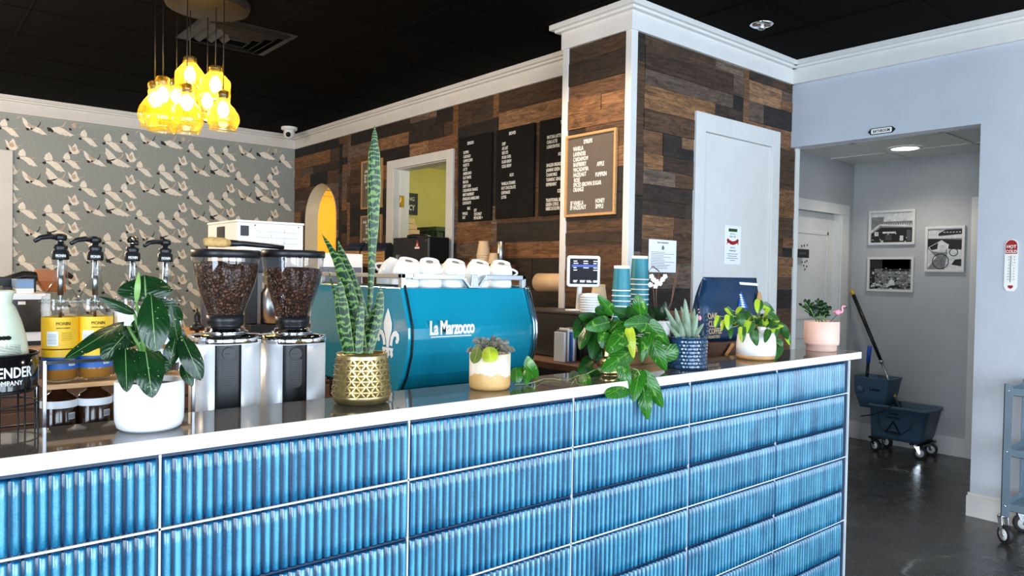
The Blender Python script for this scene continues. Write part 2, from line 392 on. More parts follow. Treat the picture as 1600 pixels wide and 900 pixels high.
    def text(s, txt, size, T, mi=0, align='LEFT', xs=.8, depth=.001, bold=0, sp=1.0):
        cu = bpy.data.curves.new('t', 'FONT'); cu.body = txt; cu.size = size; cu.align_x = align; cu.extrude = depth
        cu.resolution_u = 2; cu.offset = bold; cu.space_character = sp
        ob = bpy.data.objects.new('t', cu); COLL.objects.link(ob)
        bpy.context.view_layer.update()
        me = bpy.data.meshes.new_from_object(ob.evaluated_get(bpy.context.evaluated_depsgraph_get()))
        vs = [(v.co.x*xs, v.co.y, v.co.z) for v in me.vertices]; fs = [tuple(q.vertices) for q in me.polygons]
        bpy.data.objects.remove(ob); bpy.data.curves.remove(cu); bpy.data.meshes.remove(me)
        return s.add(vs, fs, mi, False, T)
    def build(s, name, mats, parent=None, loc=None, bevel=0, fix=True, weld=False, segs=2):
        if not isinstance(mats, (list, tuple)): mats = [mats]
        org = ORG[parent.name] if parent else Vector(loc or (0, 0, 0))
        me = bpy.data.meshes.new(name); me.from_pydata([v-org for v in s.v], [], s.f)
        for m_ in mats: me.materials.append(M[m_] if isinstance(m_, str) else m_)
        for i, q in enumerate(me.polygons): q.material_index = s.m[i]; q.use_smooth = s.s[i]
        if any(c is not None for c in s.c):
            at = me.attributes.new('Col', 'FLOAT_COLOR', 'FACE')
            for i, c in enumerate(s.c): at.data[i].color = (*(c or (.5, .5, .5)), 1)
        if s.p:
            at = me.attributes.new('p', 'FLOAT_VECTOR', 'POINT')
            for i, c in s.p.items(): at.data[i].vector = c
        if fix:
            b = bmesh.new(); b.from_mesh(me)
            if weld: bmesh.ops.remove_doubles(b, verts=b.verts, dist=1e-5)
            bmesh.ops.recalc_face_normals(b, faces=b.faces); b.to_mesh(me); b.free()
        me.update()
        o = bpy.data.objects.new(name, me); COLL.objects.link(o)
        ORG[o.name] = org
        if parent: o.parent = parent
        else: o.location = org
        if bevel:
            md = o.modifiers.new('bevel', 'BEVEL'); md.width = bevel; md.segments = segs; md.limit_method = 'ANGLE'; md.angle_limit = .6
        return o
def struct(o): o['kind'] = 'structure'; return o
def fr_x(x, y, z=0):      # frame on a wall that faces -x : local right = -y, up = z, out = -x
    return Matrix(((0, 0, -1, x), (-1, 0, 0, y), (0, 1, 0, z), (0, 0, 0, 1)))
def fr_y(x, y, z=0):      # frame on a wall that faces -y : local right = +x, up = z, out = -y
    return Matrix(((1, 0, 0, x), (0, 0, -1, y), (0, 1, 0, z), (0, 0, 0, 1)))
M['crate'] = mat('dark_green_crate', S(40, 62, 50), .5)
M['tile_back'] = mat('dark_blue_joint', (.004, .02, .05), .5)
# ================================================================ THE ROOM
CH = 2.97                                     # ceiling height
XB, XC, YC, XD, YA, XH, YH = 3.64, 3.235, 2.785, 5.0, 8.2, 6.6, 3.05
struct(MB().box((-3.4, -3.6, -.1), (9.5, 11, 0)).build('floor', 'floor'))
b = MB().box((-3.4, -3.6, CH), (XD+.1, YA+.3, CH+.1)); b.build('ceiling', 'ceiling'); struct(bpy.data.objects['ceiling'])
g = MB()
for k in range(-4, 14): g.box((-3.2, -3.2+k*.61-.006+2.44, CH-.004), (XD, -3.2+k*.61+.006+2.44, CH+.01))
for k in range(0, 14): g.box((-3.0+k*.61-.006, -3.2, CH-.004), (-3.0+k*.61+.006, YA, CH+.01))
struct(g.build('trim_1', 'ceil_grid'))
# ---- plank walls: every board is its own raised piece of the wall's cladding
PAL = [S(122, 86, 60), S(98, 70, 50), S(76, 56, 42), S(50, 40, 34), S(40, 34, 32), S(142, 106, 76), S(108, 90, 76), S(86, 62, 44), S(62, 48, 38), S(130, 92, 60)]
def planks(seed, u0, u1, z0, z1, holes, T, strips=(), arch=None):
    r = random.Random(seed); mb = MB()
    def sub(rect):
        out = [rect]
        for (a, b, c, d) in holes:
            nx = []
            for (p, q, s_, t_) in out:
                if q <= a or p >= b or t_ <= c or s_ >= d: nx.append((p, q, s_, t_)); continue
                if p < a: nx.append((p, a, s_, t_))
                if q > b: nx.append((b, q, s_, t_))
                mp, mq = max(p, a), min(q, b)
                if s_ < c: nx.append((mp, mq, s_, c))
                if t_ > d: nx.append((mp, mq, d, t_))
            out = nx
        return out
    def board(a, b, c, d):
        col = r.choice(PAL); k = r.uniform(.75, 1.15); col = tuple(x*k for x in col); h = .012+r.uniform(-.003, .004); ou, ov = r.uniform(0, 50), r.uniform(0, 50)
        for (p, q, s_, t_) in sub((a+.0008, b-.0008, c+.0008, d-.0008)):
            if q-p < .004 or t_-s_ < .004: continue
            pieces = [[(p, s_), (q, s_), (q, t_), (p, t_)]]
            if arch and q > arch[0]-arch[2] and p < arch[0]+arch[2] and t_ > arch[1]:
                pieces = []; ac, az, ar = arch; n = max(1, int((t_-s_)/.01))
                for i in range(n):
                    zl, zh = s_+(t_-s_)*i/n, s_+(t_-s_)*(i+1)/n
                    def hw(z): return 0 if z-az >= ar else (ar if z < az else math.sqrt(ar*ar-(z-az)**2))
                    wl, wh = hw(zl), hw(zh)
                    if wl <= 0 and wh <= 0: pieces.append([(p, zl), (q, zl), (q, zh), (p, zh)]); continue
                    if p < ac-max(wh, 0): pieces.append([(p, zl), (max(p, min(q, ac-wl)), zl), (max(p, min(q, ac-wh)), zh), (p, zh)])
                    if q > ac+max(wh, 0): pieces.append([(min(q, max(p, ac+wl)), zl), (q, zl), (q, zh), (min(q, max(p, ac+wh)), zh)])
            for poly in pieces:
                mb.prism(poly, 0, h, T=T, col=col, p=[((x+ou)*1.0, y+ov, 0) for x, y in poly]*2)
    segs = []; us = sorted([u0]+[s_ for s_ in strips if u0 < s_ < u1]+[u1])
    for s_ in strips:
        z = z0
        while z < z1:
            h = r.uniform(.25, .55); board(s_-.035, s_+.035, z, min(z1, z+h)); z += h
    for a, b in zip(us[:-1], us[1:]):
        a2 = a+(.035 if a in strips else 0); b2 = b-(.035 if b in strips else 0); z = z0
        while z < z1-.02:
            h = r.choice((.09, .12, .135, .14, .14, .15)); h = min(h, z1-z); u = a2
            while u < b2-.01:
                L = r.choice((.18, .3, .42, .55, .7, .9)); L = min(L, b2-u)
                if b2-u-L < .1: L = b2-u
                if h > .13 and r.random() < .22 and L < .6: board(u, u+L, z, z+h/2); board(u, u+L, z+h/2, z+h)
                else: board(u, u+L, z, z+h)
                u += L
            z += h
    return mb
# wall B (under the menus), local u = -y
ARC = (-7.522, 1.985, .382)
hB = [(-7.904, -7.14, 0, 1.985), (-5.99, -5.12, 0, 2.385)]
T = fr_x(XB, 0)
w = MB()                                     # the solid wall behind the boards, with its two openings
for a, b, c, d in ((3.29, 5.12, 0, CH), (5.99, 7.14, 0, CH), (7.904, YA, 0, CH)): w.box((XB, a, c), (XB+.12, b, d))
w.box((XB, 5.12, 2.385), (XB+.12, 5.99, CH)); w.box((XB, 7.14, 2.367), (XB+.12, 7.904, CH))
arcp = [(ARC[0]+ARC[2]*math.cos(a), ARC[1]+ARC[2]*math.sin(a)) for a in [PI*k/24 for k in range(25)]]
for i in range(24):
    (x0, z0), (x1, z1) = arcp[i], arcp[i+1]
    w.prism([(x0, z0), (x0, 2.367), (x1, 2.367), (x1, z1)], -.12, 0, T=T)
wB = struct(w.build('wall_right_rear', 'trim')); ORG[wB.name] = Vector()
struct(planks(11, -YA, -3.3, 0, 2.83, hB, T, strips=(-7.06, -5.02, -4.49, -6.9+.02), arch=ARC).build('plank_cladding', 'planks', wB))
# deep arch lining
l = MB()
AR2 = ARC[2]-.004; pth = [(ARC[0]+AR2, 0)]+[(ARC[0]+AR2*math.cos(PI*k/24), ARC[1]+AR2*math.sin(PI*k/24)) for k in range(25)]+[(ARC[0]-AR2, 0)]
for (x0, z0), (x1, z1) in zip(pth[:-1], pth[1:]):
    c = Vector((ARC[0], 1.0 if min(z0, z1) < 1.0 else ARC[1]))
    l.add([(x0, z0, .016), (x1, z1, .016), (x1, z1, -.14), (x0, z0, -.14)], [(0, 1, 2, 3)], T=T, sm=True)
struct(l.build('arch_lining', 'trim', wB, fix=False))
# column block
w = MB().box((XC, YC, 0), (XB+.12, 3.3, CH)).box((XB, YC, 0), (XD+.1, YH, CH))
wC = struct(w.build('wall_right', 'trim')); ORG[wC.name] = Vector()
struct(planks(23, -3.3, -YC, 0, 2.83, [], fr_x(XC, 0)).build('plank_cladding', 'planks', wC))
hC = [(3.83, 4.82, 0, 2.45)]
struct(planks(31, XC, 5.08, 0, 2.83, hC, fr_y(0, YC), strips=(3.31, 4.40)).build('plank_cladding', 'planks', wC))
def trim(k, boxes, m='trim', bev=.003):
    q = MB()
    for lo, hi in boxes: q.box(lo, hi)
    return struct(q.build('trim_%d' % k, m, bevel=bev))
trim(2, [((XC-.02, YC-.02, 0), (XC+.035, YC+.025, 2.83)), ((XC-.02, 3.275, 0), (XC+.005, 3.325, 2.83)), ((5.055, YC-.024, 0), (5.105, YC+.02, 2.366))])
# crown: a tall fascia with a projecting cap
def crown(k, segs):
    q = MB()
    for (x0_, y0_, x1_, y1_, nx, ny, e0, e1) in segs:
        def pr(o, z0, z1):
            x0, x1 = (x0_-e0*o, x1_+e1*o) if ny else (x0_, x1_)
            y0, y1 = (y0_-e0*o, y1_+e1*o) if nx else (y0_, y1_)
            lo = (min(x0, x1)+min(0, nx*o), min(y0, y1)+min(0, ny*o), z0); hi = (max(x0, x1)+max(0, nx*o), max(y0, y1)+max(0, ny*o), z1)
            q.box(lo, hi)
        pr(.03, 2.815, CH-.004); pr(.085, CH-.034, CH-.002); pr(.06, CH-.05, CH-.03)
    return struct(q.build('trim_%d' % k, 'trim', bevel=.002))
crown(3, [(XC, YC, XC, 3.3, -1, 0, 0, 1)]); crown(4, [(XC, YC, XD, YC, 0, -1, 1, 0)])
crown(5, [(XD, -3.2, XD, YC, -1, 0, 0, 0)]); crown(6, [(XB, 3.3, XB, YA, -1, 0, 0, 0)]); crown(7, [(-3, YA, XB, YA, 0, -1, 0, 0)])
# wall A with the crane wallpaper
w = MB().box((.8, YA, 0), (XB+.12, YA+.12, CH)).box((-3.1, YA, 0), (-.1, YA+.12, CH)).box((-.1, YA, 2.40), (.8, YA+.12, CH))
wA = struct(w.build('wall_rear', 'wallpaper')); ORG[wA.name] = Vector()
CW = {  # crane outlines: (white), (tan), (dark), drawn to one scale
 'glide': ([[(-30, 73), (-15, 50), (-10, 22), (-22, 8), (-48, 5), (-62, 25), (-52, 55)], [(-48, 8), (-15, 12), (15, 2), (35, -15), (50, -38), (68, -62), (52, -60), (40, -66), (27, -56), (15, -57), (-5, -38), (-30, -15), (-50, -5)]], [[(10, 3), (30, -2), (45, 4), (63, 2), (63, 6), (44, 9), (28, 4), (8, 9)]], [[(-70, -2), (-52, 2), (-48, -12), (-60, -20), (-72, -12)]]),
 'wide': ([[(-95, 75), (-75, 65), (-60, 50), (-35, 25), (-13, -5), (-40, -27), (-70, -30), (-86, 10), (-98, 30), (-92, 45)], [(-70, -25), (-15, -5), (15, -15), (45, -33), (70, -50), (97, -66), (80, -66), (68, -76), (52, -68), (38, -77), (22, -68), (-5, -67), (-40, -50)]], [[(-10, -5), (13, 5), (26, 30), (33, 45), (39, 43), (32, 20), (20, -2), (0, -15)]], [[(-88, -20), (-62, -25), (-45, -45), (-52, -62), (-66, -52), (-80, -54), (-88, -35)]]),
 'up': ([[(-50, 35), (-30, 20), (-25, 5), (0, 50), (12, 35), (17, 10), (35, -20), (15, -42), (-15, -45), (-35, -15)]], [[(-25, 5), (0, 22), (10, -10), (-5, -25), (-20, -15)], [(30, -20), (48, 0), (60, 2), (60, 6), (44, 4), (24, -14)]], [[(-44, -25), (-25, -30), (-22, -45), (-38, -46)]]),
 'legs': ([[(-20, 10), (10, 0), (40, -10), (65, -35), (90, -58), (70, -55), (52, -60), (35, -50), (15, -47), (-25, -28)], [(-80, 64), (-60, 52), (-45, 35), (-20, 15), (10, -5), (-15, -30), (-50, -20), (-72, 20)]], [[(-45, 35), (-20, 15), (10, -5), (-10, -20), (-40, 0)]], [[(-57, -15), (-35, -20), (-28, -35), (-48, -40)], [(18, 0), (33, 20), (40, 45), (44, 45), (39, 18), (25, -4)]])}
ME = [('glide', 215, 485, 1), ('glide', 425, 520, 1.12), ('glide', 560, 510, .95), ('wide', 470, 640, 1), ('up', 585, 630, 1), ('legs', 265, 650, 1), ('up', 585, 415, .95)]
pa = MB(); O0 = P(30, 270, 1, YA)
V1 = P(85, 268.2, 1, YA)-P(85, 187, 1, YA); H1 = P(185, 246, 1, YA)-P(94, 278, 1, YA)
px0 = [(n_, P(x/5, 150+y/5, 1, YA), s_/5/ppm(P(x/5, 150+y/5, 1, YA))) for n_, x, y, s_ in ME]
for i in range(-10, 6):
    for j in range(-7, 8):
        for n_, p, s_ in px0:
            q = Vector((p.x+i*abs(H1.x)+0*j, 0, p.z+j*abs(V1.z)-(i % 2)*abs(V1.z)*.5-(0 if i % 2 == 0 else 0)))
            q.z -= i*0
            if not (.86 < q.x < XB-.1 and .1 < q.z < 2.80): continue
            for mi, polys in enumerate(CW[n_]):
                for poly in polys:
                    T2 = fr_y(q.x, YA, q.z)
                    pl = [(x*s_*1.0, y*s_*.95) for x, y in poly]
                    if any(q.z+y > 2.812 for _, y in pl): continue
                    pa.prism(pl, 0, .0008+mi*.0003, mi, T=T2)
struct(pa.build('wallpaper_cranes', ['crane_white', 'crane_tan', 'crane_dark'], wA))
trim(8, [((.79, YA-.03, 0), (.89, YA, 2.47)), ((-.2, YA-.03, 2.37), (.79, YA, 2.47))])
d = MB().box((-.1, YA+.03, 0), (.8, YA+.07, 2.39)).box((.05, YA+.015, 1.25), (.65, YA+.03, 2.2)); struct(d.build('door_1', 'trim', bevel=.005))
# wall D with the hall opening
w = MB().box((XD, -3.2, 0), (XD+.1, 1.56, CH)).box((XD, 1.56, 2.366), (XD+.1, YC+.02, CH))
struct(w.build('wall_side', 'wall_pale'))
bb = MB().box((XD-.016, -3.2, 0), (XD, 1.575, .125)).box((XD-.010, -3.2, .125), (XD, 1.57, .143)).box((XD, 1.56, 0), (XD+.1, 1.575, .125)); struct(bb.build('baseboard_side', 'trim', bevel=.002))
# hall
struct(MB().box((5.1, YH, 0), (5.5, YH+.12, 2.6)).box((6.36, YH, 0), (XH+.12, YH+.12, 2.6)).box((5.5, YH, 1.99), (6.36, YH+.12, 2.6)).build('wall_hall_left', 'wall_hall'))
struct(MB().box((XH, .3, 0), (XH+.12, 1.99-.95, 2.6)).box((XH, 1.99, 0), (XH+.12, YH, 2.6)).box((XH, 1.0, 2.03), (XH+.12, 2.0, 2.6)).build('wall_hall_rear', 'wall_hall'))
struct(MB().box((5.1, .2, 0), (XH+.12, .3, 2.6)).build('wall_hall_right', 'wall_hall'))
hc = struct(MB().box((5.1, .2, 2.45), (XH+.12, YH+.12, 2.5)).build('ceiling_hall', 'hall_tile')); ORG[hc.name] = Vector()
g = MB()
for y in (.75, 1.36, 1.97, 2.58): g.box((5.1, y-.012, 2.442), (XH, y+.012, 2.451))
for x in (5.55, 6.16): g.box((x-.012, .3, 2.442), (x+.012, YH, 2.451))
struct(g.build('ceiling_grid', 'trim', hc))
trim(9, [((6.353, YH-.02, 0), (6.49, YH, 1.98)), ((5.37, YH-.02, 1.98), (6.49, YH, 2.07)), ((5.37, YH-.02, 0), (5.5, YH, 1.98)), ((6.34, YH, 0), (6.36, YH+.12, 1.99))])
trim(10, [((XH-.02, 1.99, 0), (XH, 2.10, 2.09)), ((XH-.02, .95, 2.0), (XH, 1.99, 2.09)), ((XH-.02, .93, 0), (XH, 1.02, 2.0))])
struct(MB().box((XH-.016, 2.1, 0), (XH, YH, .15)).box((6.49, YH-.016, 0), (XH, YH, .15)).build('baseboard_hall', 'trim', bevel=.003))
def panel_door(k, T, w_, h_, m='trim'):
    q = MB().box((0, 0, -.04), (w_, h_, 0), T=T)
    for a, c in ((.16, .95), (1.08, h_-.16)):
        for lo, hi in (((.1, a, 0), (w_-.1, a+.03, .008)), ((.1, c-.03, 0), (w_-.1, c, .008)), ((.1, a, 0), (.13, c, .008)), ((w_-.13, a, 0), (w_-.1, c, .008))): q.box(lo, hi, T=T)
    return struct(q.build('door_%d' % k, m, bevel=.003))
panel_door(2, fr_y(5.5, YH+.05, 0), .84, 1.985); panel_door(3, fr_x(XH+.05, 1.99, 0), .98, 2.02)
# closet door on the plank wall C
trim(11, [((3.83, YC-.03, 0), (3.93, YC+.01, 2.45)), ((4.72, YC-.03, 0), (4.82, YC+.01, 2.45)), ((3.93, YC-.03, 2.335), (4.72, YC+.01, 2.45))])
q = MB().box((3.93, YC-.014, 0), (4.72, YC+.01, 2.328)); struct(q.build('door_4', 'trim', bevel=.002))
# doorway in wall B: casing and jambs
trim(12, [((XB-.035, 5.99, 0), (XB, 6.09, 2.455)), ((XB-.035, 5.025, 0), (XB, 5.12, 2.455)), ((XB-.035, 5.12, 2.375), (XB, 5.99, 2.455)),
          ((XB-.04, 5.965, 0), (XB+.14, 5.992, 2.385)), ((XB, 5.12, 0), (XB+.14, 5.135, 2.385)), ((XB, 5.12, 2.37), (XB+.14, 5.99, 2.39)),
          ((XB+.03, 5.945, 0), (XB+.07, 5.967, 2.37))])
# rooms beyond
struct(MB().box((XB+1.9, 4.4, 0), (XB+2.0, 7.0, 2.7)).box((XB+.12, 7.0, 0), (XB+2.0, 7.06, 2.7)).box((XB+.12, 4.3, 0), (XB+2.0, 4.4, 2.7)).build('wall_office', 'wall_yellow'))
struct(MB().box((XB+.12, 4.3, 2.6), (XB+2.0, 7.06, 2.7)).build('ceiling_office', 'hall_tile'))
struct(MB().box((XB+2.9, 7.07, 0), (XB+3.0, 10.6, 2.7)).box((XB+2.0, 7.0, 0), (XB+3, 7.07, 2.7)).box((XB+.12, 10.5, 0), (XB+3, 10.6, 2.7)).box((XB+.12, YA+.12, 0), (XB+.16, 10.5, 2.7)).build('wall_kitchen', 'wall_yellow'))
struct(MB().box((XB+.12, 7.06, 2.6), (XB+3, 10.6, 2.7)).build('ceiling_kitchen', 'hall_tile'))
lamp('office_lamp', (XB+1.1, 5.6, 2.4), 9, (1, .92, .62), .12); lamp('kitchen_lamp', (XB+1.3, 8.6, 2.4), 42, (1, .70, .32), .12)
# behind the camera: shop-front with windows, side window
w = MB()
for a, b in ((-3.1, -2.55), (-.4, -.1), (2.05, 2.4), (4.6, 5.1)): w.box((a, -3.3, 0), (b, -3.2, CH))
w.box((-3.1, -3.3, 0), (5.1, -3.2, .12)); w.box((-3.1, -3.3, 2.68), (5.1, -3.2, CH)); struct(w.build('wall_front', 'wall_pale'))
w = MB().box((-3.1, -3.3, 0), (-3.0, -1.7, CH)).box((-3.1, .5, 0), (-3.0, YA+.12, CH)).box((-3.1, -1.7, 0), (-3, .5, .12)).box((-3.1, -1.7, 2.68), (-3, .5, CH)); struct(w.build('wall_left', 'wall_pale'))
for i, (a, b) in enumerate(((-2.55, -.4), (-.1, 2.05), (2.4, 4.6))):
    q = MB()
    for lo, hi in (((a, -3.28, .12), (a+.06, -3.2, 2.68)), ((b-.06, -3.28, .12), (b, -3.2, 2.68)), ((a, -3.28, .12), (b, -3.2, .18)), ((a, -3.28, 2.62), (b, -3.2, 2.68)), (((a+b)/2-.025, -3.28, .12), ((a+b)/2+.025, -3.2, 2.68))): q.box(lo, hi)
    o = struct(q.build('window_%d' % (i+1), 'steel_dark')); ORG[o.name] = Vector()
    struct(MB().box((a+.05, -3.245, .16), (b-.05, -3.24, 2.63)).build('glass_pane', 'window_glass', o))
q = MB().box((-3.08, -1.7, .12), (-3.0, -1.64, 2.68)).box((-3.08, .44, .12), (-3.0, .5, 2.68)).box((-3.08, -1.7, .12), (-3, .5, .18)).box((-3.08, -1.7, 2.62), (-3, .5, 2.68))
o = struct(q.build('window_4', 'steel_dark')); ORG[o.name] = Vector(); struct(MB().box((-3.045, -1.65, .16), (-3.04, .45, 2.63)).build('glass_pane', 'window_glass', o))
# ================================================================ COUNTER AND WORKTOPS
LZ, LY0, LY1, TY = 1.08, 1.55, 1.80, 1.572
ct = thing('bar_counter', 'long bar counter faced in blue fluted tiles with a white edged stone top', 'counter', (1.2, 1.68, 0))
q = MB().box((-1.6, TY+.012, 0), (3.39, 1.78, 1.05)); q.build('counter_body', 'wood_brown', ct)
q = MB().box((-1.65, LY0+.004, 1.05), (3.476, LY1, LZ)); q.build('countertop', 'quartz_top', ct, bevel=.001)
q = MB().box((-1.65, LY0, 1.0495), (3.48, LY0+.006, LZ+.0004)).box((3.474, LY0, 1.0495), (3.48, LY1, LZ+.0004)); q.build('countertop_edge', 'quartz_edge', ct, bevel=.0015)
TW, TH, X0 = .5846, .1475, .4175
q = MB()
def flutes(xa, xb, za, zb, n, face='y', yy=TY):
    prof = []; seg = 6
    g = .0035
    for k in range(n):
        for s_ in range(seg):
            t_ = (k+s_/seg)/n; h = max(0, math.sin(PI*(s_/seg)))**.75
            prof.append((xa+g+(xb-xa-2*g)*t_, h))
    prof.append((xb-g, 0)); D = .011
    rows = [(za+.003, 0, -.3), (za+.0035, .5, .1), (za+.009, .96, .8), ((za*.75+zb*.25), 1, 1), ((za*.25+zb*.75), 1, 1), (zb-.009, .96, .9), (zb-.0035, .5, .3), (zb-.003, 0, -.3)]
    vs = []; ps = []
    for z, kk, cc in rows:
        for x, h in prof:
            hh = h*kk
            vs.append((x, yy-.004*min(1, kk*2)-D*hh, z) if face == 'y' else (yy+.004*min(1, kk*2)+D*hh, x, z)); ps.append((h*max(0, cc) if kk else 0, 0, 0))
    m = len(prof); fs = []
    for j in range(len(rows)-1):
        for k in range(m-1): fs.append((j*m+k, j*m+k+1, (j+1)*m+k+1, (j+1)*m+k))
    q.add(vs, fs, 0, True, p=ps)
for c in range(-4, 6):
    xa = X0+(c-1+0)*TW; xb = min(xa+TW, 3.385)
    if xb-xa < .05: continue
    for r in range(8):
        zb = 1.042-r*TH; za = zb-TH
        if za < 0: za = 0.0
        if zb-za > .03: flutes(xa, xb, za, zb, max(1, round(28*(xb-xa)/TW)))
for r in range(8):
    zb = 1.042-r*TH; za = max(0, zb-TH)
    if zb-za > .03: flutes(1.60, 1.78, za, zb, 8, 'x', 3.385)
q.build('fluted_tile_facing', 'tile', ct, fix=False)
q = MB().box((-1.6, TY-.002, 0), (3.386, TY+.012, 1.05)); q.build('tile_backing', 'tile_back', ct)
q = MB().box((3.383, TY-.010, 0), (3.390, TY+.01, 1.045))
for r in (1, 3, 5): z = 1.042-r*TH; q.box((-1.6, TY-.0065, z-.0022), (3.386, TY, z+.0022))
for c in range(-3, 6): x = X0+(c-1)*TW; q.box((x-.0022, TY-.0065, 0), (x+.0022, TY, 1.045))
q.build('grout', 'grout', ct)
# lower worktop just behind the raised ledge
wt = thing('back_counter', 'dark worktop with brown cabinets just behind the raised bar ledge', 'counter', (.8, 2.15, 0))
MB().box((-1.6, 1.80, .86), (2.05, 2.72, .90)).build('worktop', 'dark_stone', wt, bevel=.003)
MB().box((-1.6, 1.82, .1), (2.05, 2.68, .86)).build('cabinet', 'cab_brown', wt)
# prep counter further back, with the register on its left end
pc = thing('prep_counter', 'light wood topped prep counter with brown drawers further behind the bottles', 'counter', (1.2, 4.2, 0))
MB().box((-.6, 3.75, 1.02), (2.72, 4.65, 1.06)).build('worktop', 'wood_tan', pc, bevel=.004)
MB().box((-.58, 3.80, .08), (2.7, 4.6, 1.02)).build('cabinet', 'cab_brown', pc)
for k in range(5):
    for j in range(4):
        dr = MB().box((-.56+k*.65, 3.785, .12+j*.225), (-.56+k*.65+.62, 3.80, .12+j*.225+.21)).build('drawer', 'cab_brown', pc, bevel=.003)
        MB().cyl((-.4+k*.65, 3.77, .28+j*.225), (-.1+k*.65, 3.77, .28+j*.225), .006, 8).box((-.4+k*.65, 3.77, .277+j*.225), (-.395+k*.65, 3.786, .283+j*.225)).box((-.105+k*.65, 3.77, .277+j*.225), (-.1+k*.65, 3.786, .283+j*.225)).build('handle', 'steel_dark', dr)
# ================================================================ ESPRESSO MACHINE
X0m, X1m, Y0m, Y1m = 1.285, 1.805, 2.05, 2.68
em = thing('espresso_machine', 'large teal espresso machine with a white lily emblem, standing behind the bar ledge', 'espresso machine', (1.55, 2.35, .90))
def side(o=0):     # outline in (y, z), facing us first
    f = [(Y0m, 1.366), (Y0m-.018, 1.32), (Y0m-.040, 1.26), (Y0m-.050, 1.235), (Y0m-.052, 1.20), (Y0m-.044, 1.15), (Y0m-.018, 1.08), (Y0m+.012, 1.035), (Y0m+.03, 1.02)]
    k = [(Y1m-.05, 1.02), (Y1m-.02, 1.06), (Y1m+.02, 1.14), (Y1m+.03, 1.22), (Y1m+.01, 1.30), (Y1m-.04, 1.366)]
    c = Vector(((Y0m+Y1m)/2, 1.19)); out = []
    for y, z in f+k: out.append((y+(o if y > c.x else -o), z+(o if z > c.y else -o*.6)))
    return out
Tm = Matrix(((0, 0, 1, 0), (1, 0, 0, 0), (0, 1, 0, 0), (0, 0, 0, 1)))    # (y,z,x) -> world
MB().prism(side(), X0m, X1m, T=Tm).build('body_panel', 'teal_paint', em, bevel=.004)
for a, b in ((X0m-.016, X0m-.002), (X1m+.002, X1m+.016)):
    MB().prism(side(.004), a, b, T=Tm).build('side_panel', 'teal_paint', em, bevel=.006, segs=3)
for x in (X0m-.001, X1m+.001):
    o_ = side(.007); MB().tube([(x, y, z) for y, z in o_], .0035, 6, closed=True).build('side_trim', 'chrome' if x > X1m-.01 else 'black', em)
o_ = side(.006)[:9]; MB().tube([(X1m+.014, y-.001, z) for y, z in o_], .004, 6).build('side_trim', 'chrome', em)
MB().box((X0m+.03, Y0m+.05, .93), (X1m-.03, Y1m-.04, 1.03)).build('base', 'black', em, bevel=.01)
for x in (X0m+.06, X1m-.06):
    for y in (Y0m+.08, Y1m-.1): MB().lathe([(.022, 0), (.024, .01), (.018, .03), (.014, .05)], (x, y, .90), 16).build('foot', 'black', em)
# cup rail on top
q = MB()
zt = 1.366; ya, yb = Y0m-.005, Y1m-.06
q.box((X0m+.03, ya, 1.395), (X0m+.235, ya+.012, 1.412)).box((X0m+.335, ya, 1.395), (X1m-.005, ya+.012, 1.412))
for xa, xb in ((X0m+.235, X0m+.262), (X0m+.335, X0m+.310)):
    q.add([(xa, ya, 1.412), (xa, ya, 1.395), (xb, ya, zt), (xb+(.012 if xb > xa else -.012), ya, zt), (xa, ya+.012, 1.412), (xa, ya+.012, 1.395), (xb, ya+.012, zt), (xb+(.012 if xb > xa else -.012), ya+.012, zt)],
          [(0, 1, 2, 3), (4, 5, 6, 7), (0, 1, 5, 4), (1, 2, 6, 5), (2, 3, 7, 6), (3, 0, 4, 7)])
q.prism([(X0m+.268, zt), (X0m+.305, zt), (X0m+.297, 1.413), (X0m+.276, 1.413)], 0, .012, T=fr_y(0, ya+.012))
for x in (X0m-.014, X1m-.012): q.box((x, ya, zt), (x+.016, ya+.02, 1.412)).box((x, ya, 1.398), (x+.016, yb, 1.412)).box((x, yb, zt), (x+.016, yb+.02, 1.412))
q.box((X0m-.012, yb, 1.398), (X1m, yb+.014, 1.412)); q.box((X0m-.012, ya, 1.398), (X0m+.035, ya+.012, 1.412))
q.build('cup_rail', 'steel', em, bevel=.0012)
MB().text('m', .03, fr_y(X0m+.287, ya-.0008, 1.385), 0, 'CENTER', .8).build('rail_emblem', 'letter', em)
# script lettering on the panel (panel is tilted slightly between its two folds)
lx = P(670, 520, 1, Y0m-.05); T = Matrix.Translation((lx.x, Y0m-.0535, P(670, 523, 1, Y0m-.05).z)) @ fr_y(0, 0, 0)
q = MB().text('La Marzocco', .064, T, 0, 'LEFT', .60, .003, .0016, .92); q.box((lx.x+.005, Y0m-.056, P(670, 526, 1, Y0m-.05).z-.003), (lx.x+.17, Y0m-.050, P(670, 526, 1, Y0m-.05).z))
q.build('brand_lettering', 'letter', em)
# lily emblem on the left side panel
def lily(s_):
    pet = [(0, 1.05), (.10, .86), (.17, .68), (.17, .5), (.1, .34), (.055, .2), (.05, .06), (-.05, .06), (-.055, .2), (-.1, .34), (-.17, .5), (-.17, .68), (-.10, .86)]
    wing = [(.09, .12), (.14, .34), (.24, .47), (.38, .50), (.48, .42), (.5, .29), (.44, .19), (.37, .18), (.35, .25), (.39, .3), (.36, .37), (.28, .35), (.22, .25), (.19, .1)]
    bar = [(-.23, .05), (.23, .05), (.23, -.02), (-.23, -.02)]
    foot = [(-.05, -.02), (.05, -.02), (.09, -.14), (.03, -.18), (0, -.34), (-.03, -.18), (-.09, -.14)]
    sw = [(.12, -.02), (.2, -.02), (.24, -.14), (.17, -.2), (.12, -.12)]
    return [[(x*s_, y*s_) for x, y in p_] for p_ in (pet, wing, [(-x, y) for x, y in wing], bar, foot, sw, [(-x, y) for x, y in sw])]
q = MB(); c = P(606, 546, 0, X0m-.018)
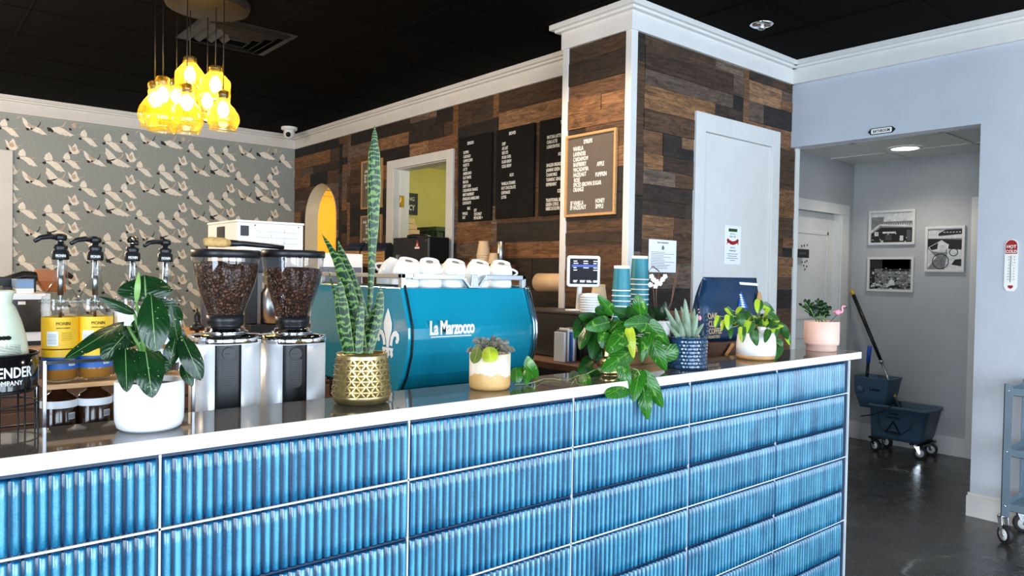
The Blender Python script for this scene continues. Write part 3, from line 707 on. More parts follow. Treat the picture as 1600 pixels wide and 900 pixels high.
for poly in lily(.130): q.prism([(x*1.1, y) for x, y in poly], 0, .0015, T=Matrix.Translation((X0m-.0185, c.y, c.z)) @ fr_x(0, 0))
q.build('lily_emblem', 'letter', em)
# group heads on the barista side
for x in (X0m+.16, X0m+.39):
    gq = MB().cyl((x, Y1m-.05, 1.26), (x, Y1m+.05, 1.26), .04, 20).cyl((x, Y1m+.03, 1.28), (x, Y1m+.03, 1.16), .036, 20); gq.build('group_head', 'chrome', em)
    pf = MB().cyl((x, Y1m+.03, 1.16), (x, Y1m+.03, 1.13), .036, 20).tube([(x, Y1m+.06, 1.145), (x, Y1m+.13, 1.14), (x, Y1m+.2, 1.12)], [.012, .015, .013], 12); pf.build('portafilter', 'black', em)
MB().box((X0m+.03, Y1m-.02, .99), (X1m-.03, Y1m+.14, 1.01)).build('drip_tray', 'steel', em, bevel=.003)
# ---- cups, upside down, on the machine's top
def cup(label):
    t = thing('coffee_cup', label, 'cup', group='white cups upside down on the espresso machine', local=True)
    prof = [(.0445, 0), (.046, .003), (.0468, .012), (.0458, .026), (.0430, .042), (.0385, .054), (.0335, .0615), (.0325, .066), (.0305, .066), (.0295, .063), (.0, .0625)]
    MB().lathe(prof, n=36, cap=False).build('cup_body', 'white', t)
    q = MB(); q.lathe([(.0, .063), (.0125, .063), (.0125, .0636), (0, .0636)], n=16, cap=False); q.build('base_mark', 'grey_mark', t)
    pts = [(.042+.028*math.sin(PI*k/9)**.8, 0, .040-.032*k/9) for k in range(10)]
    MB().tube(pts, .0042, 8).build('cup_handle', 'white', t)
    return t
cup0 = cup('x')
cz = 1.3665
row = [(633, 'leftmost'), (669, 'second'), (706, 'third'), (744, 'fourth'), (780, 'rightmost')]
ordn = ['leftmost', 'second from left', 'middle', 'fourth from left', 'rightmost']
cups = []
for k, (px, _) in enumerate(row):
    a = P(px, 440, 1, Y0m+.075)
    for lay in (0, 1):
        o = cup0 if (k == 0 and lay == 0) else dup(cup0, (0, 0, 0))
        o.location = (a.x, a.y, cz+(.030 if lay else 0)); rz = (1.5, 1.9, 1.6, 1.3, -.25)[k] if lay else 1.2+.2*k
        o.rotation_euler = ((.20 if lay else 0), (.0, -.18, .05, 0, -.16)[k] if lay else 0, 0)
        o.rotation_euler = (Matrix.Rotation(.34 if lay else 0, 3, 'X') @ Matrix.Rotation((0, -.15, 0, 0, -.12)[k] if lay else 0, 3, 'Y') @ Matrix.Rotation(rz, 3, 'Z')).to_euler()
        o['label'] = ('white cup tilted upside down in the upper layer, %s of five' if lay else 'white cup face down behind the rail, under the %s tilted cup') % ordn[k]
a = P(609, 432, 1, Y0m+.20)
o = dup(cup0, (a.x, a.y, cz+.03)); o.rotation_euler = (.3, -.35, 2.2); o['label'] = 'white cup lying tilted behind the leftmost cups, partly hidden'
o = dup(cup0, (a.x+.0, a.y+.0, cz)); o['label'] = 'white cup face down behind the left corner post of the cup rail'
# ================================================================ COFFEE GRINDERS
def grinder(px, py_bot, label, fill, yy=2.02, grp='paired coffee grinders'):
    c = P(px, 600, 1, yy); R_ = .0875
    zz = lambda py: P(px, py, 1, yy-R_*.9).z
    t = thing('coffee_grinder', label, 'coffee grinder', (c.x, yy, .90), grp)
    z1 = zz(538); z2 = zz(526)
    MB().lathe([(R_-.004, 0), (R_, .004), (R_, z1-.9)], (c.x, yy, .9), 48, sq=2.6).build('body', 'silver', t)
    MB().lathe([(R_+.0015, z1-.9), (R_+.0025, z1+.002-.9), (R_+.0025, z2-.002-.9), (R_, z2-.9), (.045, z2+.004-.9), (.03, z2+.004-.9)], (c.x, yy, .9), 48, sq=2.6).build('top_band', 'chrome', t)
    hz = z2+.005
    MB().lathe([(.058, 0), (.058, .004), (.05, .006), (.05, .012), (.040, .013)], (c.x, yy, hz), 40).build('adjusting_ring', 'chrome', t)
    MB().lathe([(.040, 0), (.040, .006), (.046, .008), (.049, .036), (.046, .037), (.03, .037)], (c.x, yy, hz+.011), 40).build('hopper_collar', 'black', t)
    b0 = hz+.047; top = P(px, 402, 1, yy).z; H_ = top-b0
    pr = [(.046, 0), (.047, .03*H_), (.052, .12*H_), (.062, .30*H_), (.0735, .52*H_), (.082, .74*H_), (.0855, 1.0*H_)]
    MB().lathe(pr, (c.x, yy, b0), 48, cap=False).build('hopper', 'hopper', t, fix=False)
    fz = P(px, fill, 1, yy).z-b0
    bp = [(0, .002)]+[(r-.0022, z) for r, z in pr if z < fz-.004]; 
    import bisect
    def rad(z):
        for (r0, za), (r1, zb) in zip(pr[:-1], pr[1:]):
            if za <= z <= zb: return r0+(r1-r0)*(z-za)/(zb-za)
        return pr[-1][0]
    bp += [(rad(fz)-.0022, fz), (rad(fz)*.6, fz+.004), (0, fz+.006)]
    bp[1] = (bp[1][0], .002)
    be = MB().lathe(bp, (c.x, yy, b0), 48, cap=False).build('coffee_beans', 'beans', t); be['kind'] = 'stuff'
    MB().lathe([(.0865, 0), (.089, .002), (.089, .018), (.086, .021), (0, .022)], (c.x, yy, top-.001), 48).build('hopper_lid', 'black', t)
    # control panel strip on the front, facing us
    ang = math.atan2(-yy, -c.x)+.10; T = Matrix.Translation((c.x, yy, 0)) @ Matrix.Rotation(ang+PI/2, 4, 'Z')
    zb_, zt_ = .905, z1-.002; rr = R_*1.0
    def sq(a_): return (abs(math.cos(a_))**2.6+abs(math.sin(a_))**2.6)**(-1/2.6)*R_+.0015
    vs = []; fs = []; n = 8; a0, a1 = ang-.36, ang+.36
    for k in range(n+1):
        a_ = a0+(a1-a0)*k/n; r_ = sq(a_)
        vs += [(c.x+r_*math.cos(a_), yy+r_*math.sin(a_), zb_), (c.x+r_*math.cos(a_), yy+r_*math.sin(a_), zt_)]
        vs += [(c.x+(r_-.004)*math.cos(a_), yy+(r_-.004)*math.sin(a_), zb_), (c.x+(r_-.004)*math.cos(a_), yy+(r_-.004)*math.sin(a_), zt_)]
    for k in range(n): fs.append((4*k, 4*k+4, 4*k+5, 4*k+1))
    fs += [(0, 1, 3, 2), (4*n, 4*n+2, 4*n+3, 4*n+1)]
    pn = MB().add(vs, fs, 0, True).build('front_panel', 'black', t)
    T = Matrix.Translation((c.x+sq(ang)*math.cos(ang), yy+sq(ang)*math.sin(ang), 0)) @ Matrix.Rotation(ang+PI/2, 4, 'Z') @ Matrix(((1, 0, 0, 0), (0, 0, -1, 0), (0, 1, 0, 0), (0, 0, 0, 1)))
    kz = zz(552)
    T = T @ Matrix.Translation((0, 0, .001))
    disc = [(.0165*math.cos(2*PI*k/28), kz+.0165*math.sin(2*PI*k/28)) for k in range(28)]
    MB().prism(disc, 0, .008, T=T).box((-.012, kz-.0008, .008), (.003, kz+.0008, .0088), T=T).build('dial', 'black', pn, bevel=.001)
    q = MB(); zl, zh = zz(606), kz-.016
    q.prism([(.0175*math.cos(a_), zl+.0175+.0175*math.sin(a_)) for a_ in [PI+PI*k/12 for k in range(13)]]+[(.0175, zh), (-.0175, zh)], 0, .002, T=T)
    k = 0; z = zl+.007
    while z < zh-.002: w_ = .0155 if z > zl+.014 else .011; q.box((-w_, z, .002), (w_, z+.0022, .0042), T=T); z += .0052
    q.build('ribbed_switch_plate', 'black', pn)
    return t
grinder(351.5, 0, 'steel coffee grinder with a clear hopper of dark beans, beside the white-potted leafy plant', 411)
grinder(456, 0, 'steel coffee grinder with a clear bean hopper, standing nearer the teal machine', 420)
# brush lying on the hopper lids
a = P(322, 383, 1, 2.0); z = P(351, 389, 1, 2.02).z+.003
br = thing('bar_brush', 'black handled brush with tan bristles lying across the grinder lids', 'brush', (.75, 2.0, z))
x0 = P(322, 383, 1, 1.99).x
MB().tube([(x0-.005, 1.99, z+.013), (x0+.01, 1.99, z+.014), (x0+.045, 1.99, z+.013), (x0+.062, 1.995, z+.012)], [.009, .0135, .013, .009], 14).build('bristles', 'brush', br)
MB().tube([(x0+.058, 1.995, z+.012), (x0+.10, 2.0, z+.013), (x0+.17, 2.0, z+.009), (x0+.215, 2.0, z+.006)], [.010, .008, .007, .006], 10).build('handle', 'black', br)
# ================================================================ SYRUP BOTTLES
def bottle(name, fillmat, zfill, lab, pump, dark=False, local=True):
    t = thing(name, 'x', 'bottle', local=True)
    pr = [(.030, 0), (.036, .003), (.038, .010), (.038, .160), (.0395, .163), (.0395, .176), (.038, .180), (.0385, .190), (.036, .198), (.028, .210), (.019, .226), (.0145, .245), (.0135, .285), (.0145, .288)]
    MB().lathe(pr, n=28).build('glass_body', 'glass', t, fix=True)
    if fillmat:
        MB().lathe([(.034, .006)]+[(r-.0025, z) for r, z in pr[3:] if z < zfill]+[(.034 if zfill < .2 else .02, zfill), (0, zfill)], n=28).build('syrup_fill', fillmat, t)
    for (z0, z1, mname) in lab:
        MB().lathe([(.0383, z0), (.0384, z1)], n=28, cap=False).build('label', mname, t, fix=False)
    q = MB()
    for k in range(16): a_ = 2*PI*k/16; q.sphere((.0375*math.cos(a_), .0375*math.sin(a_), .186), .0055, 8)
    q.build('shoulder_beads', 'glass', t)
    if pump:
        MB().lathe([(.0165, .283), (.0175, .285), (.0175, .302), (.013, .306), (.0145, .310), (.0145, .316), (.007, .320), (.007, .326)], n=24).build('pump_collar', 'black', t)
        MB().cyl((0, 0, .32), (0, 0, pump), .0048, 10).cyl((0, 0, .12), (0, 0, .285), .0035, 8).cyl((0, 0, .20), (0, 0, .262), .006, 12).build('pump_shaft', 'steel', t)
        q = MB().lathe([(.010, pump-.008), (.013, pump-.004), (.013, pump+.004), (.009, pump+.008)], n=16)
        q.tube([(0, 0, pump), (-.025, 0, pump+.001), (-.045, 0, pump-.003), (-.058, 0, pump-.012)], [.008, .0065, .0055, .0045], 10); q.build('pump_head', 'black', t)
    else: MB().lathe([(.0155, .283), (.016, .285), (.016, .300), (.013, .303)], n=20).build('cap', 'black', t)
    return t
def letters(t, z, txt, size, col, rad=.0389, a0=-PI/2, xs=.8, name='label_print'):
    def Tf(v): a_ = a0+v.x/rad; return Vector(((rad+v.z)*math.cos(a_), (rad+v.z)*math.sin(a_), z+v.y))
    return MB().text(txt, size, Tf, 0, 'CENTER', xs, .0003).build(name, col, t)
YB = 1.99
zb = P(94, 598, 1, YB-.036).z
ul = [(.030, .058, 'blue_label'), (.0585, .075, 'yellow_label'), (.078, .150, 'yellow_label')]
up = [(94, 368, 'syrup', 'yellow-labelled syrup bottle with a black pump, leftmost of the pump bottles', 1, 2.7), (148, 372, 'syrup', 'yellow-labelled pump syrup bottle, second from the left in the rack', 1, 2.7),
      (206, 372, None, 'white-labelled pump bottle standing behind the dark spotted plant leaves', 0, 1.2), (257, 376, None, 'white-labelled pump bottle in the rack closest to the grinders', 0, 2.9)]
for k, (px, pt, fm, lab, yl, ra) in enumerate(up):
    c = P(px, 560, 1, YB); ph = P(px, pt, 1, YB).z-zb-.004
    labs = ul if yl else [(.030, .058, 'paper'), (.078, .160, 'paper')]
    o = bottle('syrup_bottle', fm, .05 if k else .060, labs, ph)
    sg = -PI/2-.15
    if yl:
        letters(o, .132, 'MONIN', .011, 'ink', a0=sg+.15); letters(o, .124, 'BARISTA CHOICE', .0045, 'ink', a0=sg+.15)
        q = MB().lathe([(.0387, .085), (.0387, .118)], n=10, a0=sg-.75, a1=sg-.1, cap=False); q.build('fact_panel', 'paper', o, fix=False)
        q = MB().lathe([(.0389, .038), (.0389, .052)], n=6, a0=sg+.45, a1=sg+.85, cap=False); q.build('barcode_panel', 'paper', o, fix=False)
        q = MB()
        for i in range(9): a_ = sg+.49+i*.04; q.lathe([(.0391, .0395), (.0391, .0505)], n=1, a0=a_, a1=a_+.02, cap=False)
        for i in range(7): q.lathe([(.0390, .0895+i*.0035), (.0390, .0903+i*.0035)], n=6, a0=sg-.7, a1=sg-.2, cap=False)
        for i in range(5): q.lathe([(.0390, .098+i*.004), (.0390, .0986+i*.004)], n=6, a0=sg+.05, a1=sg+.6, cap=False)
        q.build('small_print', 'ink', o, fix=False)
    else:
        q = MB()
        for i in range(14): q.lathe([(.0390, .085+i*.0048), (.0390, .0856+i*.0048)], n=6, a0=sg-.55, a1=sg+.5, cap=False)
        q.build('small_print', 'grey_mark', o, fix=False)
    letters(o, .289, 'MONIN', .009, 'letter', rad=.0177, a0=sg, xs=.7, name='collar_print')
    o.location = (c.x, YB, zb); 
    for ch in o.children:
        if ch.name.startswith('pump_head'): ch.rotation_euler = (0, 0, {0: .35, 1: .35, 2: 1.5, 3: .35}[k])
    o['label'] = lab; o['group'] = 'pump syrup bottles on the upper rack level'
zl2 = zb-.205; q0 = None
for k, (px, fm) in enumerate(((92, 'syrup_dark'), (147, 'syrup_dark'), (202, 'syrup'), (255, 'syrup'))):
    c = P(px, 630, 1, YB)
    t = thing('syrup_bottle', ['dark syrup bottle with a white label on the lower rack, under the leftmost pump bottle', 'dark syrup bottle on the lower rack, second from the left', 'amber syrup bottle on the lower rack behind the white pot', 'amber syrup bottle on the lower rack beside the first grinder'][k], 'bottle', (c.x, YB, zl2), 'syrup bottles on the lower rack level')
    pr = [(.030, 0), (.036, .003), (.038, .010), (.038, .160), (.030, .172), (.016, .180), (.015, .188)]
    MB().lathe(pr, (c.x, YB, zl2), 28).build('glass_body', 'syrup_dark' if k < 2 else 'syrup', t)
    MB().lathe([(.0384, .145), (.0384, .182-.02)], (c.x, YB, zl2), 28, cap=False).build('label', 'paper', t, fix=False)
    MB().lathe([(.0386, .118), (.0386, .133)], (c.x, YB, zl2), 8, cap=False, a0=-1.2, a1=-.75).build('barcode_panel', 'paper', t, fix=False)
    q = MB()
    for i in range(8): q.lathe([(.0388, .1195), (.0388, .1315)], (c.x, YB, zl2), 1, a0=-1.17+i*.05, a1=-1.145+i*.05, cap=False)
    q.build('barcode', 'ink', t, fix=False)
xl, xr = P(65, 600, 1, YB).x, P(290, 600, 1, YB).x
rk = thing('bottle_rack', 'steel two-level rack holding the syrup bottles behind the counter ledge', 'rack', ((xl+xr)/2, YB, .90))
for y in (YB-.055, YB+.055):
    for x in (xl-.002, xr+.002): MB().box((x-.004, y-.004, .90), (x+.004, y+.004, zb+.055)).build('post', 'steel', rk, bevel=.001)
MB().box((xl, YB-.055, zb-.012), (xr, YB+.055, zb-.001)).build('upper_shelf', 'wood_tan', rk)
MB().box((xl, YB-.055, zl2-.010), (xr, YB+.055, zl2-.001)).build('lower_shelf', 'steel_dark', rk)
MB().box((xl, YB-.059, zb+.046), (xr, YB-.053, zb+.053)).box((xl, YB+.053, zb+.046), (xr, YB+.059, zb+.053)).build('guard_rail', 'black', rk)
# cream bottle in its wire display at the far left
cx = P(-6, 600, 1, 1.93)
dsp = thing('display_rack', 'black wire display rack with a curved black sign ending in NDER COMPANY', 'rack', (cx.x, 1.93, .90))
zs0, zs1 = P(5, 612, 1, 1.86).z, P(5, 558, 1, 1.86).z
RR = .078
def arc_pt(r, a, z): return (cx.x+r*math.cos(a), 1.93+r*math.sin(a), z)
MB().lathe([(RR, zs0), (RR, zs1), (RR-.002, zs1), (RR-.002, zs0), (RR, zs0)], (cx.x, 1.93, 0), 48, cap=False).build('sign_band', 'black_gloss', dsp)
def Tf(v): a_ = -PI/2+.02+v.x/RR; return Vector((cx.x+(RR+.0006+v.z)*math.cos(a_), 1.93+(RR+.0006+v.z)*math.sin(a_), v.y))
zt_ = P(20, 590, 1, 1.86).z; zu_ = P(20, 602, 1, 1.86).z
a_end = P(44, 580, 1, 1.88).x-cx.x
MB().text('LAVENDER', .031, lambda v: Tf(Vector((v.x+a_end+.01, v.y+zt_, v.z))), 0, 'RIGHT', .72, .0004, .0005).text('COMPANY', .0145, lambda v: Tf(Vector((v.x+a_end-.012, v.y+zu_, v.z))), 0, 'RIGHT', .85, .0004).build('sign_lettering', 'letter', dsp)
q = MB()
for z in (.905, P(5, 637, 1, 1.86).z, P(5, 558, 1, 1.86).z+.002): q.tube([arc_pt(RR, 2*PI*k/36, z) for k in range(36)], .002, 6, closed=True)
for k in range(10): a_ = 2*PI*k/10+.30; q.cyl(arc_pt(RR, a_, .903), arc_pt(RR, a_, zs0+.002), .002, 6)
q.build('wire_frame', 'black', dsp)
MB().lathe([(0, .0), (RR-.006, 0), (RR-.006, .006), (0, .006)], (cx.x, 1.93, zs0-.008), 32, cap=False).build('shelf', 'black', dsp)
zc = zs0-.001
cb = thing('cream_bottle', 'pale cream bottle with a narrow neck standing in the black sign rack at far left', 'bottle', (cx.x, 1.93, zc))
kz = P(0, 455, 1, 1.93).z-zc
MB().lathe([(.055, 0), (.060, .006), (.0615, .03), (.060, .07), (.055, .11), (.046, .145), (.035, .175), (.028, kz*.88), (.030, kz*.95), (.034, kz), (.030, kz+.002), (.026, kz*.93), (.0, kz*.93)], (cx.x, 1.93, zc), 40, cap=False).build('bottle_body', 'cream', cb)
q = MB()
for dx in (-.008, 0, .008):
    a_ = -PI/2+.15+dx/.057; q.sphere((cx.x+.0555*math.cos(a_), 1.93+.0555*math.sin(a_), P(12, 528, 1, 1.88).z), .0058, 10, sc=(1, 1, .8))
for i in range(9):
    z = P(12, 540+i*2.3, 1, 1.88).z; r_ = .0555+.0016*i/3
    q.lathe([(min(r_+.001, .0617), z), (min(r_+.0012, .0619), z+.0012)], (cx.x, 1.93, 0), 12, a0=-PI/2-.5, a1=-PI/2+.75, cap=False)
q.build('printed_marks', 'ink', cb)
for k, (dx, dy) in enumerate(((-.035, -.028), (.035, -.028), (.0, .036))):
    t = thing('syrup_bottle', ['small amber bottle in the wire rack under the black sign, front left', 'small amber bottle in the wire rack under the black sign, front right', 'small amber bottle at the back of the wire rack'][k], 'bottle', (cx.x+dx, 1.93+dy, .905), 'amber bottles in the wire display rack')
    MB().lathe([(.026, 0), (.031, .004), (.031, .095), (.024, .115), (.012, .125), (.012, .145)], (cx.x+dx, 1.93+dy, .906), 24).build('bottle_body', 'syrup', t)
    MB().lathe([(.0313, .045), (.0313, .085)], (cx.x+dx, 1.93+dy, .906), 12, cap=False, a0=-2.2, a1=-.8).build('label', 'kraft', t, fix=False)
# ================================================================ THINGS FURTHER BACK
# white convection oven on a stand on the prep counter
ox = P(370, 343, 1, 4.0); oz1 = ox.z; xw = P(474, 350, 1, 4.0).x
oz0 = P(372, 392, 1, 4.0).z-.10
oy1 = P(325, 347, 0, ox.x).y
st = thing('appliance_stand', 'black open stand on the prep counter holding the white oven', 'stand', ((ox.x+xw)/2, 4.3, 1.06))
for x in (ox.x+.02, xw-.02):
    for y in (4.03, 4.6): MB().box((x-.015, y-.015, 1.06), (x+.015, y+.015, oz0-.02)).build('leg', 'steel_dark', st)
MB(); MB().box((ox.x, 4.0, oz0-.02), (xw, 4.64, oz0-.001)).build('top_shelf', 'steel_dark', st)
ov = thing('countertop_oven', 'white metal oven with louvred vents, back turned, in front of the crane wallpaper', 'oven', ((ox.x+xw)/2, 4.3, oz0))
yb_ = min(oy1, 4.62)
MB().box((ox.x, 4.0, oz0), (xw, yb_, oz1-.012)).build('housing', 'white_plastic', ov, bevel=.004)
MB().box((ox.x-.004, 3.996, oz1-.012), (xw+.004, yb_+.004, oz1)).build('lid_panel', 'white_plastic', ov, bevel=.002)
wd = xw-ox.x; q = MB()
for cx_ in (.40, .60, .80):
    for k in range(4): z = oz1-.055-k*.032; q.loft([[(ox.x+wd*cx_-.045, 4.0, z), (ox.x+wd*cx_+.045, 4.0, z), (ox.x+wd*cx_+.045, 4.0, z+.014), (ox.x+wd*cx_-.045, 4.0, z+.014)], [(ox.x+wd*cx_-.04, 3.991, z), (ox.x+wd*cx_+.04, 3.991, z), (ox.x+wd*cx_+.04, 3.993, z+.003), (ox.x+wd*cx_-.04, 3.993, z+.003)]], sm=False)
q.build('louvre', 'white_plastic', ov)
MB().box((ox.x+.02, 3.994, oz1-.085), (ox.x+.065, 4.0, oz1-.03)).build('vent_grille', 'black', ov, bevel=.002)
MB().box((ox.x-.008, (4.0+yb_)/2-.05, oz1-.13), (ox.x, (4.0+yb_)/2+.06, oz1-.03)).build('handle_recess', 'black', ov, bevel=.003)
q = MB()
for x in (ox.x+.10, xw-.03): q.cyl((x, 4.0, oz1-.025), (x, 3.996, oz1-.025), .004, 8)
q.build('screw', 'steel_dark', ov)
# pale box unit to its right
bx = P(497, 395, 1, 4.15); bx2 = P(535, 430, 1, 4.15)
ub = thing('ice_bin', 'pale blue white box unit behind the snake plant, right of the white oven', 'appliance', ((bx.x+bx2.x)/2, 4.35, 1.06))
MB().box((bx.x, 4.15, 1.09), (bx2.x+.14, 4.6, bx.z)).build('housing', 'white_plastic', ub, bevel=.004)
MB().box((bx.x+.01, 4.145, 1.09), (bx2.x+.13, 4.15, bx2.z+.05)).cyl((bx.x+.03, 4.15, bx.z-.04), (bx.x+.03, 4.146, bx.z-.04), .006, 10).build('vent_slot', 'steel_dark', ub)
q = MB()
for x in (bx.x+.02, bx2.x+.12):
    for y in (4.17, 4.58): q.cyl((x, y, 1.06), (x, y, 1.092), .012, 10)
q.build('foot', 'black', ub)
# dark brewer between the two bean hoppers
a = P(412, 440, 1, 3.95)
dk = thing('coffee_brewer', 'black and steel brewer showing between the two bean hoppers', 'coffee maker', (a.x, 4.0, 1.06))
MB().box((a.x-.09, 3.9, 1.06), (a.x+.10, 4.0-.005, 1.12)).box((a.x-.09, 3.93, 1.12), (a.x-.04, 3.99, 1.42)).box((a.x-.09, 3.9, 1.40), (a.x+.10, 3.99, 1.5)).build('housing', 'black', dk, bevel=.006)
MB().lathe([(.045, 0), (.055, .01), (.055, .17), (.03, .2), (.03, .215)], (a.x+.035, 3.945, 1.12), 24).build('server_jug', 'steel', dk)
# small black tool on the tan worktop near the wallpaper
a = P(308, 505, 1, 3.95)
tl = thing('tamper', 'small black knobbed tool standing on the light wood worktop left of the first hopper', 'tool', (a.x, 3.95, 1.06))
MB().lathe([(.010, 0), (.010, .035), (.036, .037), (.036, .06), (.020, .066), (.014, .09), (.017, .11), (.008, .13), (.003, .15)], (a.x, 3.95, 1.06), 20).build('tool_body', 'black', tl)
# register at left
r0 = P(20, 457, 1, 3.9)
rg = thing('receipt_register', 'white cased register with a black front panel at the left end of the prep counter', 'register', (r0.x+.12, 4.0, 1.06))
rx0, rx1 = P(8, 500, 1, 3.85).x, P(79, 500, 1, 3.85).x; rz1 = P(40, 459, 1, 3.85).z; rzm = P(40, 519, 1, 3.85).z
MB().box((rx0, 3.85, 1.06), (rx1, 4.2, rz1)).build('case', 'white_plastic', rg, bevel=.004)
MB().box((rx0+.01, 3.844, rzm-.02+.02), (P(64, 500, 1, 3.85).x, 3.85, P(40, 468, 1, 3.85).z)).build('front_panel', 'black_gloss', rg)
MB().box((P(28, 480, 1, 3.84).x, 3.840, P(30, 476, 1, 3.84).z), (P(40, 480, 1, 3.84).x, 3.844, P(30, 471, 1, 3.84).z)).build('badge', 'chrome', rg)
MB().box((rx0+.01, 3.846, 1.063), (P(66, 500, 1, 3.85).x, 3.85, rzm-.04)).build('drawer_front', 'black', rg)
bb_ = P(26, 459, 1, 3.9); be_ = P(53, 459, 1, 3.9)
bk = thing('boxed_book', 'blue topped white box lying on the register', 'box', ((bb_.x+be_.x)/2, 3.98, rz1))
MB().box((bb_.x, 3.9, rz1), (be_.x, 4.08, rz1+.022)).build('lower_box', 'white_plastic', bk, bevel=.002)
MB().box((bb_.x, 3.9, rz1+.022), (be_.x, 4.08, rz1+.062)).build('lid', 'book_blue', bk, bevel=.002)
q = MB(); r_ = random.Random(5)
q.box((rx0, 3.95, rz1), (bb_.x-.01, 4.1, rz1+.03)); q.tube([(rx0+.02, 4.12, rz1+.05), (rx0+.1, 4.12, rz1+.075), (rx0+.2, 4.12, rz1+.07), (rx0+.24, 4.12, rz1+.10), (rx0+.3, 4.12, rz1+.07)], [.02, .025, .02, .025, .012], 8)
q.box((rx0, 4.1, rz1), (bb_.x+.1, 4.14, rz1+.07)); tag(q.build('scanner', 'black', None, (rx0+.1, 4.1, rz1), bevel=.004), 'black handheld scanner and cradle behind the blue topped box', 'scanner')
c0, c1 = P(59, 459, 1, 4.1), P(97, 422, 1, 4.1)
ch = thing('leather_pouch', 'tan leather holder with a black strap behind the first syrup bottle', 'holder', ((c0.x+c1.x)/2, 4.13, rz1 if c0.x < rx1 else 1.06))
zb_ = 1.06 if c0.x > rx1 else rz1
MB().loft([[(c0.x+.03, 4.1, zb_), (c1.x+.02, 4.1, zb_), (c1.x+.02, 4.18, zb_), (c0.x+.03, 4.18, zb_)], [(c0.x+.0, 4.09, (zb_+c1.z)/2), (c1.x+.01, 4.09, (zb_+c1.z)/2), (c1.x+.01, 4.19, (zb_+c1.z)/2), (c0.x, 4.19, (zb_+c1.z)/2)], [(c0.x-.005, 4.09, c1.z), (c1.x+.015, 4.09, c1.z), (c1.x+.015, 4.19, c1.z), (c0.x-.005, 4.19, c1.z)]], sm=False).build('holder_body', 'leather', ch, bevel=.004)
# ---------------- wall shelf on wall B with bags, small grinder and cups
sh = MB().box((XB-.32, 4.22, 1.455), (XB-.014, 7.05, 1.485)); sh = sh.build('wall_shelf', 'wood_brown', None, (XB-.15, 5.6, 1.455), bevel=.002)
tag(sh, 'long dark wooden shelf on the plank wall under the doorway and menu boards', 'shelf')
def bag(o_, w_, d_, h_, crimp, body, top, parent, label_z=None):
    """gusseted standing bag, base corner at o_, width along -y, thickness along x"""
    x, y, z = o_
    rings = []
    for t_, k in ((0, 1), (.04, 1.02), (.5, 1.0), (.78, .8), (.93, .25), (1, .06)):
        hw, hd = w_/2, d_/2*k; zz = z+h_*t_
        rings.append([(x-hd, y-hw, zz), (x+hd, y-hw, zz), (x+hd*.7, y, zz+(0 if t_ < .9 else 0)), (x+hd, y+hw, zz), (x-hd, y+hw, zz), (x-hd*1.05, y, zz)])
    return rings
for k, (pa_, pb_) in enumerate(((543, 568), (570, 590), (589, 608))):
    y0, y1 = P(pa_, 400, 0, 3.45).y, P(pb_, 400, 0, 3.45).y; y = (y0+y1)/2; w_ = abs(y0-y1)*.96
    h_ = P(pa_, 380, 0, 3.45).z-1.485
    t = thing('coffee_bag', ['small coffee bag with navy top and tan label on the wall shelf, leftmost of three', 'small navy and tan coffee bag in the middle, behind the tall snake leaf', 'small navy and tan coffee bag nearest the doorway'][k], 'coffee bag', (3.47, y, 1.485), 'small coffee bags on the wall shelf')
    MB().loft(bag((3.47, y, 1.4855), w_, .12, h_, 0, 0, 0, t), sm=False).build('bag_body', 'navy_dark', t)
    MB().box((3.47-.067, y-w_/2*.99, 1.488), (3.47-.061, y+w_/2*.99, 1.485+h_*.60)).build('label', 'kraft', t)
    q = MB()
    for i in range(5): q.box((3.402, y-w_*.32, 1.51+i*.028), (3.4032, y+w_*.32, 1.514+i*.028))
    q.build('label_print', 'ink', t)
g0, g1 = P(615, 390, 0, 3.35), P(671, 390, 0, 3.35); gt = P(640, 369, 0, 3.35).z
bg = thing('shop_grinder', 'squat black grinder with a red triangle badge in front of the doorway', 'grinder', (3.42, (g0.y+g1.y)/2, 1.485))
MB().box((3.34, g1.y, 1.486), (3.55, g0.y, gt-.01)).build('housing', 'black', bg, bevel=.012)
MB().lathe([(.10, 0), (.10, .02), (.07, .03), (0, .032)], (3.44, (g0.y+g1.y)/2+.02, gt-.012), 32).build('lid', 'black', bg)
gm = P(652, 383, 0, 3.338); s_ = .055
MB().prism([(-s_*.75, -s_*.5), (s_*.75, -s_*.5), (0, s_*.85)], 0, .002, T=fr_x(3.339, gm.y, gm.z)).build('triangle_badge', 'red', bg)
MB().box((-.035, -.03, .002), (.035, -.015, .003), T=fr_x(3.339, gm.y, gm.z)).prism([(-.012, -.008), (.012, -.008), (0, .018)], .002, .003, T=fr_x(3.339, gm.y, gm.z)).build('badge_mark', 'letter', bg)
q = MB()
for yy_ in (g0.y-.03, g1.y+.03): 
    for zz_ in (gt-.04, gt-.18): q.cyl((3.341, yy_, zz_), (3.336, yy_, zz_), .006, 8)
q.build('screw', 'steel', bg)
MB().box((3.325, g0.y-.12, 1.49), (3.34, g0.y-.08, 1.56)).build('switch', 'steel', bg)
